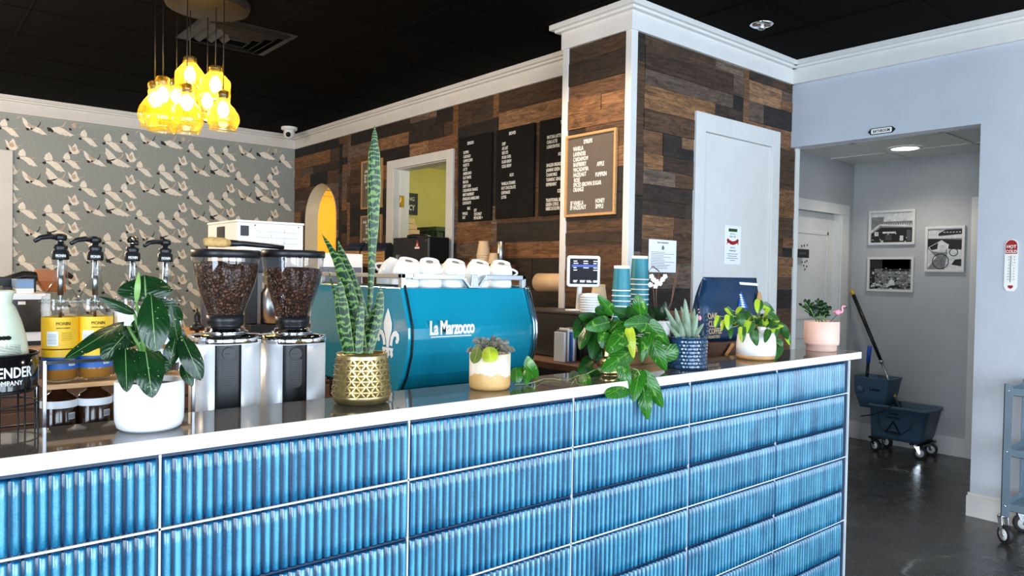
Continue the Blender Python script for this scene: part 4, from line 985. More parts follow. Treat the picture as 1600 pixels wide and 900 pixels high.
def cupstack(name, c, r0, r1, h, n, step, matn, label, group=None, rim='white_rim', lip=None, T=None, printed=False):
    """upside-down stack: c = centre of the lowest rim"""
    t = thing(name, label, 'paper cups', c, group); c = Vector(c)
    for k in range(n):
        z = k*step; top = k == n-1
        q = MB().lathe([(r0, z+.004), (r0-(r0-r1)*.98, z+h-.012), (r1, z+h-.011), (r1-.001, z+h-.012 if top else z+h-.012)], c, 32, cap=False).build('cup_wall', matn, t)
        MB().lathe([(r0+.001, z), (r0+.0028, z+.0015), (r0+.0028, z+.0035), (r0, z+.005)], c, 32, cap=False).build('cup_rim', rim, t, fix=False)
    z = (n-1)*step
    MB().lathe([(r1+.0008, z+h-.013), (r1+.0004, z+h), (r1-.004, z+h), (r1-.005, z+h-.006), (0, z+h-.006)], c, 32, cap=False).build('cup_base', rim, t)
    if printed:
        Tf = lambda v: Vector((c.x+(r0-.006+v.z)*math.cos(-1.95+v.x/r0), c.y+(r0-.006+v.z)*math.sin(-1.95+v.x/r0), c.z+z+h*.52+v.y))
        MB().text('Good', .03, lambda v: Tf(v), 0, 'CENTER', .8, .0005).box((-.03, .03, 0), (.03, .033, .0006), T=Tf).build('cup_print', 'letter', t)
    return t
a = P(755, 411, 0, 3.45)
cupstack('paper_cup_stack', (3.45, a.y, 1.486), .052, .036, .11, 5, .016, 'beige', 'tall stack of plain tan paper cups on the wall shelf', rim='beige')
a = P(771, 411, 0, 3.45); cupstack('paper_cup_stack', (3.45, a.y, 1.486), .04, .03, .07, 2, .012, 'beige', 'short stack of small tan paper cups beside the taller stack', rim='beige')
a = P(785, 411, 0, 3.42); a.y = max(a.y, 4.27)
tg = thing('steel_canister', 'tall narrow steel canister on the wall shelf beside the paper cups', 'canister', (3.45, a.y, 1.486)); MB().lathe([(.030, 0), (.032, .003), (.032, .17), (.028, .175), (.028, .12), (0, .12)], (3.52, a.y, 1.486), 24).build('canister_body', 'steel', tg)
# ---------------- boards
def letter_lines(t, T, lines, size, name, xs=.62):
    for (x, y, s_, al) in lines: MB().text(s_, size, T @ Matrix.Translation((x, y, 0)), 0, al, xs, .0005, .0006*size/.03).build(name, 'letter', t)
def menu_board(y_left, z1, w_, h_, lines, label):
    T = fr_x(XB-.016, y_left, z1-h_)
    t = thing('menu_board', label, 'menu board', (XB-.02, y_left-w_/2, z1-h_), 'black menu boards on the plank wall')
    MB().box((0, 0, -.004), (w_, h_, .016), T=T).build('board', 'ink', t, bevel=.001)
    T2 = T @ Matrix.Translation((0, 0, .0165)); letter_lines(t, T2, lines, .034, 'menu_line', .58)
def col(x, y0, words, dy=.0345): return [(x, y0-k*dy, s_, 'LEFT') for k, s_ in enumerate(words)]
menu_board(4.945, 2.525, .435, .69, [(.16, .625, 'ESPRESSO', 'CENTER')]+col(.065, .555, ['DOPPIO', 'CORTADO', 'CAPPUCCINO', 'ROSETTE', 'LATTE', 'AMERICANO', 'FLAT WHITE', 'MOCHA', 'DIRTY CHAI', 'CARDAMOM ORANGE', 'MINT RASPBERRY', 'SPARKLING AMERICANO', 'CORTADITO'])+[(.15, .096, 'MILK', 'CENTER')]+col(.065, .056, ['WHOLE', 'OAT'], .032)+col(.22, .075, ['SOY', 'COCONUT', 'PISTACHIO +'], .031),
           'black menu board headed ESPRESSO, nearest the doorway')
menu_board(4.452, 2.525, .436, .685, [(.19, .63, 'BREWED', 'CENTER')]+col(.07, .56, ['DRIP', 'AU LAIT', 'RED EYE', 'POUR OVER', 'FLASH BREW', 'COLD BREW'])+[(.19, .315, 'ALSO', 'CENTER')]+col(.07, .255, ['VANILLA STEAMER', 'HOT CHOCOLATE', 'LEMONADE', 'LOTUS']),
           'black menu board headed BREWED, middle of the three')
menu_board(3.958, 2.525, .436, .685, [(.235, .635, 'TEA', 'CENTER')]+col(.08, .545, ['MATCHA LATTE', 'CHAI LATTE', 'LONDON FOG'])+[(.22, .415, 'HOT', 'CENTER')]+col(.08, .345, ['ENGLISH BREAKFAST', 'JASMINE GREEN', 'CHAMOMILE', 'TURMERIC GINGER', 'PEPPERMINT'])+[(.22, .155, 'ICED', 'CENTER')]+col(.08, .095, ['TRADITIONAL BLACK', 'GREEN CITRUS', 'HIBISCUS ELDER'], .03),
           'black menu board headed TEA, partly hidden by the wooden column')
def letter_board(T, w_, h_, lines, label, loc, size):
    t = thing('letter_board', label, 'letter board', loc)
    q = MB().box((0, 0, -.004), (w_, .016, .018), T=T).box((0, h_-.016, -.004), (w_, h_, .018), T=T).box((0, .016, -.004), (.016, h_-.016, .018), T=T).box((w_-.016, .016, -.004), (w_, h_-.016, .018), T=T)
    q.build('frame', 'wood_tan', t, bevel=.0015)
    q = MB().box((.016, .016, -.002), (w_-.016, h_-.016, .006), T=T); n = int((h_-.04)/.008)
    for k in range(n): q.box((.017, .02+k*.008, .006), (w_-.017, .0245+k*.008, .0085), T=T)
    q.build('felt_panel', 'felt', t)
    T2 = T @ Matrix.Translation((0, 0, .0092)); letter_lines(t, T2, lines, size, 'letter_line', .60)
M['felt'] = mat('grey_brown_felt', S(112, 100, 88), .9, var=.08)
W_, H_ = .414, .50
def sy(px, py): v = P(px, py, 0, XC-.01); return (3.275-v.y, v.z-1.772)
L_ = []
for txt, px, py in (('VANILLA', 898, 237), ('LAVENDER', 898, 245.5), ('CARDAMOM', 898, 253.5), ('RASPBERRY', 898, 261.5), ('MACADAMIA', 898, 269.5), ('HAZELNUT', 898, 277.5), ('ROSE', 899, 285.5), ('SPICED BROWN SUGAR', 898, 293), ('ORANGE', 898, 300.5), ('APPLE', 935, 260), ('PUMPKIN', 932.5, 276.5), ('SF VANILLA', 893.5, 321.5), ('SF HAZELNUT', 893, 328.5), ('HONEY', 932.5, 317.5), ('SIMPLE', 932.5, 326)):
    x, y = sy(px, py); L_.append((x, y-.0, txt, 'LEFT'))
x, y = sy(921, 224); L_.append((x, y, 'SYRUPS', 'CENTER'))
letter_board(fr_x(XC-.014, 3.275, 1.772), W_, H_, L_, 'wood framed letter board headed SYRUPS on the plank column', (XC-.02, 3.07, 1.772), .036)
def gl(rows, x0): return [(x0+r_[0], .0+r_[1], r_[2], 'LEFT') for r_ in rows]
letter_board(fr_x(XB-.014, 6.59, 2.03), .40, .475, [(.06, .36, 'HOURS', 'LEFT'), (.05, .32, 'MON', 'LEFT'), (.05, .29, 'TUE', 'LEFT'), (.05, .26, 'WED', 'LEFT'), (.28, .40, '8 5', 'LEFT'), (.08, .2, 'SAT', 'LEFT')], 'wood framed letter board behind the tall snake leaf, upper of two', (XB-.02, 6.39, 2.03), .034)
letter_board(fr_x(XB-.014, 6.59, 1.49), .40, .475, [(.04, .40, 'BAGELS', 'LEFT'), (.09, .365, 'SALT', 'LEFT'), (.09, .33, 'PLAIN', 'LEFT'), (.09, .295, 'SESAME', 'LEFT'), (.29, .40, '4 5', 'LEFT'), (.04, .23, 'LOX TOAST', 'LEFT'), (.09, .195, 'JAM', 'LEFT'), (.09, .16, 'HONEY', 'LEFT'), (.29, .23, '6 5', 'LEFT')], 'wood framed letter board standing on the wall shelf, lower of two', (XB-.02, 6.39, 1.49), .034)
# ---------------- seen through the doorway and the arch
v = P(646, 319, 1, 6.99)
t = thing('privacy_sign', 'small dark sign ending in CY on the yellow office wall', 'sign', (v.x, 6.99, v.z)); MB().box((-.26, -.12, 0), (.055, .12, .012), T=fr_y(v.x, 6.998, v.z)).build('sign_plate', 'navy_dark', t)
MB().text('NG', .06, fr_y(v.x-.03, 6.985, v.z+.035), 0, 'CENTER', .9).text('PRIVACY', .085, fr_y(v.x-.105, 6.985, v.z-.07), 0, 'CENTER', .72, .001, .001).build('sign_lettering', 'letter', t)
cx_a = P(681, 380, 1, 6.3).x; cx_b = cx_a+.42
tops = P(680, 353, 1, 6.3).z; ch_ = tops/6
for k in range(5):
    z0 = tops-ch_*(k+1)
    t = thing('storage_crate', 'dark green plastic crate in the office stack, %s' % ['topmost of the stack', 'second from the top', 'middle of the stack', 'second from the floor', 'lowest'][k], 'crate', ((cx_a+cx_b)/2, 6.5, z0), 'dark green crates stacked in the office')
    q = MB(); xa, xb_, y0, y1 = cx_a, cx_b+.12, 6.3, 6.85
    q.box((xa+.01, y0+.01, z0+.002), (xb_-.01, y1-.01, z0+.03)).box((xa, y0, z0+ch_-.05), (xb_, y1, z0+ch_-.004)).box((xa+.02, y0+.02, z0+.03), (xb_-.02, y1-.02, z0+ch_-.05))
    for i in range(6): x_ = xa+.03+(xb_-xa-.06)*i/5; q.box((x_-.012, y0+.004, z0+.04), (x_+.012, y0+.03, z0+ch_-.05))
    for i in range(5): y_ = y0+.05+i*.11; q.box((xa+.004, y_-.012, z0+.04), (xa+.03, y_+.012, z0+ch_-.05))
    q.build('crate_body', 'crate', t, bevel=.003)
tag(MB().box((cx_a-.02, 6.28, .0), (cx_b+.14, 6.87, tops-ch_*5-.001)).build('crate_dolly', 'steel_dark', None, ((cx_a+cx_b)/2, 6.5, 0), bevel=.004), 'dark platform under the stack of green crates', 'dolly')
pa_, pb_ = P(641, 352, 1, 6.45), P(662, 352, 1, 6.45); ptop = P(645, 340, 1, 6.45).z
for k in range(6):
    h_ = .06; z0 = ptop-(6-k)*h_
    o_ = MB().box((XB+.2+.02*(k % 2), 6.45+.02*(k % 3), z0), (cx_a-.10-.02*(k % 3), 6.95, z0+h_*.93)).build('paper_stack', 'beige', None, (XB+.5, 6.7, z0), bevel=.004)
    tag(o_, 'pale paper bundle on the office cabinet, %s' % ['lowest of six', 'second from the bottom', 'third from the bottom', 'third from the top', 'second from the top', 'topmost of six'][k], 'paper bundle', 'paper bundles in the office')
o_ = MB().box((XB+.16, 6.43, 0), (cx_a-.04, 6.98, ptop-6*.06-.001)).box((XB+.18, 6.415, .1), (cx_a-.06, 6.43, ptop-.46)).build('filing_cabinet', 'trim', None, (XB+.5, 6.7, 0), bevel=.004); tag(o_, 'pale cabinet under the paper bundles in the yellow office', 'cabinet')
kt = thing('kitchen_cabinet', 'ochre yellow wall cabinet with panelled doors seen through the arch', 'cabinet', (XB+1.6, 10.2, 1.2))
MB().box((XB+.2, 10.12, 1.62), (XB+2.88, 10.49, 2.56)).box((XB+.2, 10.08, 2.52), (XB+2.88, 10.12, 2.59)).build('cabinet_body', 'orange_cab', kt)
for i in range(6):
    x0 = XB+.22+i*.44; dr = MB().box((x0+.004, 10.10, 1.63), (x0+.434, 10.119, 2.50)).build('door', 'orange_cab', kt, bevel=.002)
    q = MB()
    for lo, hi in (((x0+.01, 10.09, 1.635), (x0+.07, 10.101, 2.495)), ((x0+.37, 10.09, 1.635), (x0+.43, 10.101, 2.495)), ((x0+.07, 10.09, 1.635), (x0+.37, 10.101, 1.70)), ((x0+.07, 10.09, 2.43), (x0+.37, 10.101, 2.495))): q.box(lo, hi)
    q.build('door_frame', 'orange_cab', dr, bevel=.002)
    hx = x0+(.04 if i % 2 else .40); MB().tube([(hx, 10.09, 1.70), (hx, 10.06, 1.71), (hx, 10.06, 1.87), (hx, 10.09, 1.88)], .007, 8).build('handle', 'slate', dr)
o_ = MB().box((XB+.2, 9.9, 0), (XB+2.88, 10.49, .92)).box((XB+.2, 9.87, .92), (XB+2.88, 10.49, .96)).build('kitchen_base_cabinet', 'orange_cab', None, (XB+1.6, 10.2, 0), bevel=.003); tag(o_, 'ochre base cabinet in the room beyond the arch', 'cabinet')
# hinge on the door jamb
o_ = MB().box((XB+.028, 5.942, 2.02), (XB+.071, 5.9455, 2.13)).cyl((XB+.026, 5.941, 2.02), (XB+.026, 5.941, 2.13), .006, 8).build('trim_13', 'brass'); struct(o_)
# ---------------- security camera, vent, sprinkler plate, downlight
v = P(452, 199, 2, CH)
sc_ = thing('security_camera', 'white dome security camera on the black ceiling in the far corner', 'camera', (v.x, v.y, CH))
MB().lathe([(.085, 0), (.085, -.025), (.07, -.035), (.0, -.036)], (v.x, v.y, CH), 32, cap=False).build('mount_ring', 'white_plastic', sc_)
MB().sphere((v.x, v.y, CH-.07), .062, 24).build('camera_head', 'white_plastic', sc_)
MB().cyl((v.x-.03, v.y-.045, CH-.085), (v.x-.036, v.y-.056, CH-.09), .026, 20).build('lens', 'black_gloss', sc_)
vn = thing('air_vent', 'square black ceiling vent with stepped louvres behind the pendant cords', 'vent', (1.78, 4.98, CH))
q = MB()
for k, s_ in enumerate((.28, .225, .165, .105)):
    c = (1.78, 4.97); zz_ = CH-.004-.008*k
    for sx, sy_ in ((1, 0), (-1, 0), (0, 1), (0, -1)):
        if sx: q.loft([[(c[0]+sx*s_, c[1]-s_, CH-.001), (c[0]+sx*s_, c[1]+s_, CH-.001), (c[0]+sx*(s_-.008), c[1]+s_, CH-.001), (c[0]+sx*(s_-.008), c[1]-s_, CH-.001)], [(c[0]+sx*(s_-.04), c[1]-s_+.04, zz_-.022), (c[0]+sx*(s_-.04), c[1]+s_-.04, zz_-.022), (c[0]+sx*(s_-.046), c[1]+s_-.04, zz_-.022), (c[0]+sx*(s_-.046), c[1]-s_+.04, zz_-.022)]], sm=False)
        else: q.loft([[(c[0]-s_, c[1]+sy_*s_, CH-.001), (c[0]+s_, c[1]+sy_*s_, CH-.001), (c[0]+s_, c[1]+sy_*(s_-.008), CH-.001), (c[0]-s_, c[1]+sy_*(s_-.008), CH-.001)], [(c[0]-s_+.04, c[1]+sy_*(s_-.04), zz_-.022), (c[0]+s_-.04, c[1]+sy_*(s_-.04), zz_-.022), (c[0]+s_-.04, c[1]+sy_*(s_-.046), zz_-.022), (c[0]-s_+.04, c[1]+sy_*(s_-.046), zz_-.022)]], sm=False)
q.build('louvre', 'black', vn); q = MB()
for lo, hi in (((1.48, 4.67, CH-.006), (2.08, 4.70, CH)), ((1.48, 5.24, CH-.006), (2.08, 5.27, CH)), ((1.48, 4.70, CH-.006), (1.51, 5.24, CH)), ((2.05, 4.70, CH-.006), (2.08, 5.24, CH))): q.box(lo, hi)
q.build('frame', 'black', vn)
v = P(1190, 38, 2, CH)
sp_ = thing('ceiling_spotlight', 'small round metal fitting on the black ceiling above the white closet door', 'ceiling fitting', (v.x, v.y, CH))
MB().lathe([(.07, 0), (.07, -.006), (.05, -.012), (.0, -.008)], (v.x, v.y, CH), 32, cap=False).build('trim_plate', 'chrome', sp_); MB().lathe([(.02, -.012), (.022, -.03), (.008, -.036), (.0, -.036)], (v.x, v.y, CH), 20, cap=False).build('nozzle', 'steel', sp_)
v = P(1414, 231, 2, 2.45)
dl = thing('recessed_downlight', 'lit round downlight in the white tiled hall ceiling', 'downlight', (v.x, v.y, 2.45))
MB().lathe([(.125, -.001), (.125, -.006), (.098, -.010), (.096, -.004)], (v.x, v.y, 2.45), 36, cap=False).build('trim_ring', 'white_plastic', dl); MB().lathe([(0, -.006), (.096, -.006), (.096, -.003), (0, -.003)], (v.x, v.y, 2.45), 36, cap=False).build('lens', 'downlight', dl)
lamp('downlight_lamp', (v.x, v.y, 2.40), 9, (1, .92, .8), .08, spot=2.4)
# ================================================================ PENDANT CLUSTER
pc_ = Vector((1.42, 4.43, CH))
pd = thing('pendant_cluster', 'cluster of eight lit amber glass pendants hanging on cords from one round canopy', 'pendant light', pc_)
MB().lathe([(0, 0), (.235, 0), (.238, -.012), (.225, -.045), (.215, -.05), (0, -.052)], pc_, 48, cap=False).build('canopy', 'slate', pd)
Ru = Vector((CR.x, CR.y, 0)).normalized(); Fu = Vector((CF.x, CF.y, 0)).normalized()
gourd = [(.024, 1.0), (.034, .985), (.037, .93), (.037, .86), (.030, .83), (.036, .80), (.037, .76), (.034, .72), (.040, .66), (.062, .56), (.082, .42), (.089, .30), (.086, .20), (.076, .10), (.070, .06), (.074, .03), (.074, 0)]
jar = [(.030, 1.0), (.036, .97), (.036, .92), (.033, .90), (.040, .87), (.038, .83), (.045, .78), (.066, .66), (.080, .58), (.082, .50), (.080, .22), (.083, .18), (.082, .12), (.070, .04), (.062, 0)]
pend = [(248.4, 242, 128, 200, -.10, gourd), (254, 254.5, 120, 206, -.16, gourd), (280.7, 276, 124, 188, .12, gourd), (293.6, 292, 132, 207, -.17, gourd), (298.3, 297, 89, 148, .02, jar), (324.2, 324, 130, 190, .14, jar), (337, 337, 104, 157, -.04, jar), (349, 349, 143, 203, -.14, gourd)]
for cx_, gx, t_, b_, dd, prf in pend:
    c = pc_+Fu*dd; off = (P((gx+cx_)/2, 150, 1, c.y)-CAM); dist = (c-CAM).dot(Fu)
    d_ = CF+CR*((gx-800)/F_PX)-CU*((t_-450)/F_PX); p = CAM+d_*(dist/d_.dot(Fu)); d2 = CF+CR*((gx-800)/F_PX)-CU*((b_-450)/F_PX); p2 = CAM+d2*(dist/d2.dot(Fu))
    h_ = p.z-p2.z; x, y = p.x, p.y
    sh_ = MB().lathe([(r, z*h_) for r, z in prf], (x, y, p2.z), 32, cap=False).build('glass_shade', 'glow_glass', pd, fix=False)
    MB().lathe([(.024, 0), (.027, -.006), (.025, -.055), (.019, -.06), (.0, -.06)], (x, y, p.z+.002), 20, cap=False).build('socket', 'slate', sh_)
    bu = MB().lathe([(0, -.155), (.012, -.153), (.028, -.135), (.032, -.115), (.026, -.09), (.014, -.07), (.012, -.06), (0, -.058)], (x, y, p.z+.01), 20, cap=False).build('bulb', 'filament', sh_)
    MB().tube([(x, y, p.z), (x, y, CH-.05)], .0032, 6).build('cord', 'slate', pd)
    lamp('pendant_lamp', (x, y, p.z-.10), 9.5, WARM, .03)
for x, y in ((-1.3, 6.2), (-.3, 5.2)): lamp('rear_fill_lamp', (x, y, 2.3), 62, (1, .76, .52), .09)      # unseen warm fill lamps added out of frame to brighten rear wall and crown
for x, y, e in ((-.6, 3.4, 28), (1.2, 2.6, 30), (2.5, 3.05, 42), (1.9, 1.9, 8)):      # added warm fill spots without fixtures, brightening the plank walls and counter area
    lamp('warm_fill_spot', (x, y, CH-.06), e, (1, .78, .56), .07, spot=2.5)
# ================================================================ SERVING TABLE BEHIND THE RIGHT HALF OF THE LEDGE
tb = thing('serving_table', 'brown wooden table behind the ledge carrying the till, cup stacks and coffee bag', 'table', (2.7, 2.25, 0))
MB().box((2.12, 1.825, 1.02), (3.19, 2.72, 1.05)).build('tabletop', 'wood_brown', tb, bevel=.003)
for x, y in ((2.16, 1.87), (3.14, 1.87), (2.16, 2.68), (3.14, 2.68)): MB().box((x-.025, y-.025, 0), (x+.025, y+.025, 1.02)).build('leg', 'wood_brown', tb)
MB().box((2.14, 1.84, .45), (3.17, 2.70, .47)).box((2.14, 2.66, .47), (3.17, 2.68, 1.02)).build('lower_shelf', 'wood_brown', tb)
px_ = P(905, 489, 1, 2.22); zs_ = px_.z
ts = thing('till_cabinet', 'black cabinet under the tablet till', 'cabinet', (2.42, 2.4, 1.05))
MB().box((2.265, 2.20, 1.051), (2.52, 2.66, zs_-.012)).build('cabinet_body', 'black', ts, bevel=.004); MB().box((2.26, 2.19, zs_-.012), (2.53, 2.67, zs_)).build('cabinet_top', 'black', ts, bevel=.003)
MB().box((2.28, 2.194, 1.07), (2.50, 2.20, zs_-.03)).build('drawer_front', 'black', ts, bevel=.002)
# tablet till
cen = P(912, 424, 1, 2.32); s_ = 1/ppm(cen)
tt = thing('tablet_till', 'square white framed touch screen till on a stand in front of the plank column', 'tablet', (cen.x, cen.y+.02, zs_))
n_ = Vector((CAM.x-cen.x, CAM.y-cen.y, 0)).normalized(); rr = Vector((-n_.y, n_.x, 0)); n_ = Matrix.Rotation(.12, 3, 'Z') @ n_; rr = Vector((-n_.y, n_.x, 0))
if rr.dot(CR) < 0: rr = -rr
T = Matrix(((rr.x, 0, n_.x, cen.x), (rr.y, 0, n_.y, cen.y), (0, 1, 0, cen.z), (0, 0, 0, 1)))
hw, hh = 26*s_, 24.5*s_
def rrect(hw, hh, r, n=6): return [(sx*(hw-r)+r*math.cos(a), sy_*(hh-r)+r*math.sin(a)) for sx, sy_, a0 in ((1, 1, 0), (-1, 1, PI/2), (-1, -1, PI), (1, -1, 1.5*PI)) for a in [a0+PI/2*k/n for k in range(n+1)]]
MB().prism(rrect(hw, hh, .012), -.022, 0, T=T).build('case', 'white_plastic', tt, bevel=.004)
MB().prism(rrect(hw*.83, hh*.81, .003), 0, .0015, T=T).build('screen', 'screen', tt)
q = MB(); q2 = MB()
q.box((-hw*.72, hh*.28, .0015), (hw*.80, hh*.42, .002), T=T); r_ = random.Random(3)
for row_, (yy_, n) in enumerate(((.62, 3), (.48, 3), (.20, 3), (.05, 2), (-.62, 4), (-.70, 4))):
    for k in range(n): x = -.62+k*1.3/max(1, n-1)*.92; q2.box((hw*x, hh*yy_, .0021), (hw*(x+r_.uniform(.18, .34)), hh*(yy_+.055), .0024), T=T)
q.build('screen_panel', 'screen_blue', tt); q2.build('screen_text', 'screen_white', tt)
MB().cyl((cen.x, cen.y+.03, zs_+.004), (cen.x, cen.y+.02, cen.z-.01), .012, 14).lathe([(.06, 0), (.06, .006), (.012, .008)], (cen.x, cen.y+.03, zs_), 24).build('stand', 'white_plastic', tt)
# lids and small cups on the till cabinet
a = P(922, 486, 1, 2.26)
ld = thing('cup_lid_stack', 'short stack of white cup lids on the black cabinet below the till', 'cup lids', (a.x, 2.26, zs_))
q = MB()
for k in range(7): z = k*.011; q.lathe([(.045, z), (.046, z+.002), (.046, z+.006), (.040, z+.009), (.036, z+.016), (.018, z+.018), (0, z+.018)], (a.x, 2.26, zs_), 28, cap=False)
q.build('lids', 'white_plastic', ld)['kind'] = 'stuff'
a = P(935, 486, 1, 2.36); cupstack('paper_cup_stack', (a.x, 2.36, zs_), .040, .030, .085, 4, .012, 'beige', 'tan paper cups stacked behind the white lids', rim='beige')
a = P(952, 486, 1, 2.5); cupstack('paper_cup_stack', (a.x, 2.5, zs_ if a.x < 2.5 else 1.05), .032, .024, .07, 4 if a.x < 2.5 else 16, .010, 'beige', 'small tan paper cups between the lids and the teal cups', rim='beige')
for (px, ptop, n, lab, yy_) in ((971, 415, 14, 'stack of teal paper cups with white bases up, the lower front stack', 2.16), (999, 400, 16, 'stack of teal paper cups, taller, right behind the lower stack', 2.24)):
    c = P(px, 450, 1, yy_); zt_ = P(px, ptop, 1, yy_).z; st_ = (zt_-1.05-.112)/(n-1)
    r0 = 15.2/ppm(c)
    cupstack('teal_cup_stack', (c.x, yy_, 1.05), r0-.003, r0*.80, .112, n, st_, 'teal_cup', lab, 'teal cup stacks', printed=True)
# folders leaning against the till cabinet
for k in range(6):
    x = 2.165+.0145*k; o_ = MB().box((x, 2.20+.004*(k % 3), 1.0505), (x+.011, 2.26, 1.175+.008*(k % 3))).build('folder', ['paper', 'grey_mark', 'white_plastic', 'blue_label', 'paper', 'grey_mark'][k], None, (x, 2.28, 1.05), bevel=.001)
    tag(o_, ['white folder standing leftmost beside the till cabinet', 'grey folder, second from the left beside the till cabinet', 'white plastic folder, third beside the till cabinet', 'blue folder standing beside the till cabinet', 'white folder second nearest the till cabinet', 'grey folder pressed against the till cabinet'][k], 'folder', 'folders beside the till cabinet')
# paper towel roll on its holder beside the column
a0_, a1_ = P(842, 441, 1, 3.05), P(882, 441, 1, 3.05)
rl = thing('paper_roll', 'roll of cream paper on a wall holder left of the plank column', 'paper roll', (XC-.25, 3.32, 1.38))
ra = P(842, 441, 0, 3.40); RX = 3.40
MB().cyl((RX, ra.y, ra.z), (RX, 3.36, ra.z), .062, 32).build('roll', 'beige', rl)
MB().cyl((RX, ra.y+.004, ra.z), (RX, 3.35, ra.z), .02, 16).build('core', 'kraft', rl)
MB().box((RX-.01, 3.34, ra.z-.012), (XB-.016, 3.352, ra.z+.012)).cyl((RX, ra.y+.03, ra.z), (RX, 3.345, ra.z), .008, 10).build('holder', 'black', rl)
# small dark sign and clutter in the dim corner left of the column
a = P(872, 492, 0, 3.3); o_ = thing('chalk_sign', 'little black sign with white letters in the dim corner left of the column', 'sign', (3.3, a.y, .95))
MB().box((-.10, -.07, 0), (.16, .075, .012), T=fr_x(3.3, a.y, a.z)).box((-.02, a.z*-1+.95, .0), (.02, -.07, .01), T=fr_x(3.3, a.y, a.z)).build('sign_plate', 'black', o_); MB().text('MENU', .045, fr_x(3.285, a.y+.07, a.z+.01), 0, 'LEFT', .8).text('DO', .045, fr_x(3.285, a.y+.0, a.z-.05), 0, 'LEFT', .8).build('sign_lettering', 'letter', o_)
a = P(860, 512, 0, 3.25)
cbn = tag(MB().box((2.95, 3.33, 0), (XB-.02, 4.15, .93)).box((2.93, 3.32, .93), (XB-.016, 4.17, .95)).build('corner_cabinet', 'black', None, (3.3, 3.7, 0), bevel=.004), 'low black cabinet in the dim corner left of the column', 'cabinet')
tr_ = thing('metal_tin', 'round tin with a tan note beside it on the dim corner cabinet', 'tin', (3.1, 3.55, .95)); MB().lathe([(.045, 0), (.047, .004), (.047, .085), (.04, .09), (0, .09)], (3.1, 3.70, .95), 24).build('tin_body', 'steel', tr_); MB().box((3.0, 3.52, .95), (3.1, 3.62, .956)).build('note', 'kraft', tr_)
# things on the table, right part
def kbox(lo, hi, label, name='cardboard_box', m='kraft'):
    t = thing(name, label, 'box', ((lo[0]+hi[0])/2, (lo[1]+hi[1])/2, lo[2])); MB().box(lo, hi).build('box_body', m, t, bevel=.002)
    MB().box((lo[0]+.0, (lo[1]+hi[1])/2-.012, hi[2]), (hi[0], (lo[1]+hi[1])/2+.012, hi[2]+.0008)).build('tape', 'beige', t)
    return t
b0_, b1_ = P(984, 570, 1, 1.86), P(1044, 545, 1, 1.86)
kbox((b0_.x, 1.86, 1.051), (b1_.x, 2.03, b1_.z), 'low kraft box on the brown table behind the trailing pothos')
b0_, b1_ = P(1104, 560, 1, 1.9), P(1143, 532, 1, 1.9); bgz = P(1125, 533, 1, 1.95).z
kb = thing('wooden_stand', 'small brown wooden block stand under the navy coffee bag', 'stand', (b0_.x+.12, 2.0, 1.05))
x_ = P(1100, 540, 1, 1.95).x
MB().box((x_, 1.92, 1.051), (x_+.36, 2.12, bgz-.002)).build('block', 'wood_brown', kb, bevel=.003)
MB().tube([(x_+.10, 1.905, 1.06), (x_+.16, 1.905, bgz-.012)], .010, 4, sm=False).box((x_+.05, 1.89, 1.051), (x_+.2, 1.918, 1.06)).build('wooden_prop', 'wood_tan', kb)
# navy coffee bag
bt_ = thing('coffee_bag', 'big navy foil coffee bag with tan lettering behind the lime streaked plant', 'coffee bag', (x_+.18, 2.02, bgz))
pl = [P(x, y, 1, 1.97) for x, y in ((1100, 533), (1104.5, 464), (1113, 433), (1195.5, 436), (1195, 470), (1190, 533))]
front = [(v.x, v.z) for v in pl]; front[0] = (front[0][0], bgz); front[-1] = (front[-1][0]+.03, bgz)
rings = []; xs_ = (front[0][0]+front[-1][0])/2
def bagpt(u, v):      # u across 0..1, v up 0..1 ; front surface of the bag
    xl = front[0][0]+(front[1][0]-front[0][0])*min(1, v/.7)+(front[2][0]-front[1][0])*max(0, (v-.7)/.3)
    xr = front[5][0]+(front[4][0]-front[5][0])*min(1, v/.7)+(front[3][0]-front[4][0])*max(0, (v-.7)/.3)
    z = bgz+(front[2][1]-bgz)*v
    return xl+(xr-xl)*u, z
NU, NV = 14, 16
def th(u, v): return (.055*(1-v**2.2)+.003)*(1-.35*abs(2*u-1)**3)
vs = []; fs = []
for s_ in (-1, 1):
    for j in range(NV+1):
        for i in range(NU+1):
            u, v = i/NU, j/NV; x, z = bagpt(u, v); wr = .004*math.sin(9*u+7*v)*math.sin(11*v-5*u)*(v > .1)
            edge = 0 if 0 < i < NU else 1
            vs.append((x, 2.02+s_*(th(u, v)+wr)*(1 if not edge else .75), z))
o2 = (NU+1)*(NV+1)
for s_ in (0, o2):
    for j in range(NV):
        for i in range(NU): a = s_+j*(NU+1)+i; fs.append((a, a+1, a+NU+2, a+NU+1))
for j in range(NV): a = j*(NU+1); fs.append((a, a+NU+1, a+o2+NU+1, a+o2)); a += NU; fs.append((a, a+NU+1, a+o2+NU+1, a+o2))
for i in range(NU): fs.append((i, i+1, i+1+o2, i+o2)); a = NV*(NU+1)+i; fs.append((a, a+1, a+1+o2, a+o2))
MB().add(vs, fs, 0, True).build('bag_body', 'navy', bt_)
def Tb(px, py, yy_=None):
    v = P(px, py, 1, 1.955); return v
q = MB()
for txt, py, sz, xs in (('OAK', 498.5, .038, .95), ('CLIFF', 511, .038, .85), ('COFFEE', 522, .036, .82), ('ROASTERS', 529, .019, 1.0)):
    v = P(1107, py, 1, 1.96); v = P(1107 if py < 525 else 1106.5, py, 1, 1.96)
    def Tq(p, v=v):
        x, z = v.x+p.x, v.z+p.y; vv = (z-bgz)/(front[2][1]-bgz); return Vector((x, 2.02-th(.3, max(0, min(1, vv)))-.0052-p.z, z))
    q.text(txt, sz, Tq, 0, 'LEFT', xs, .0006, .0010 if sz > .03 else .0004)
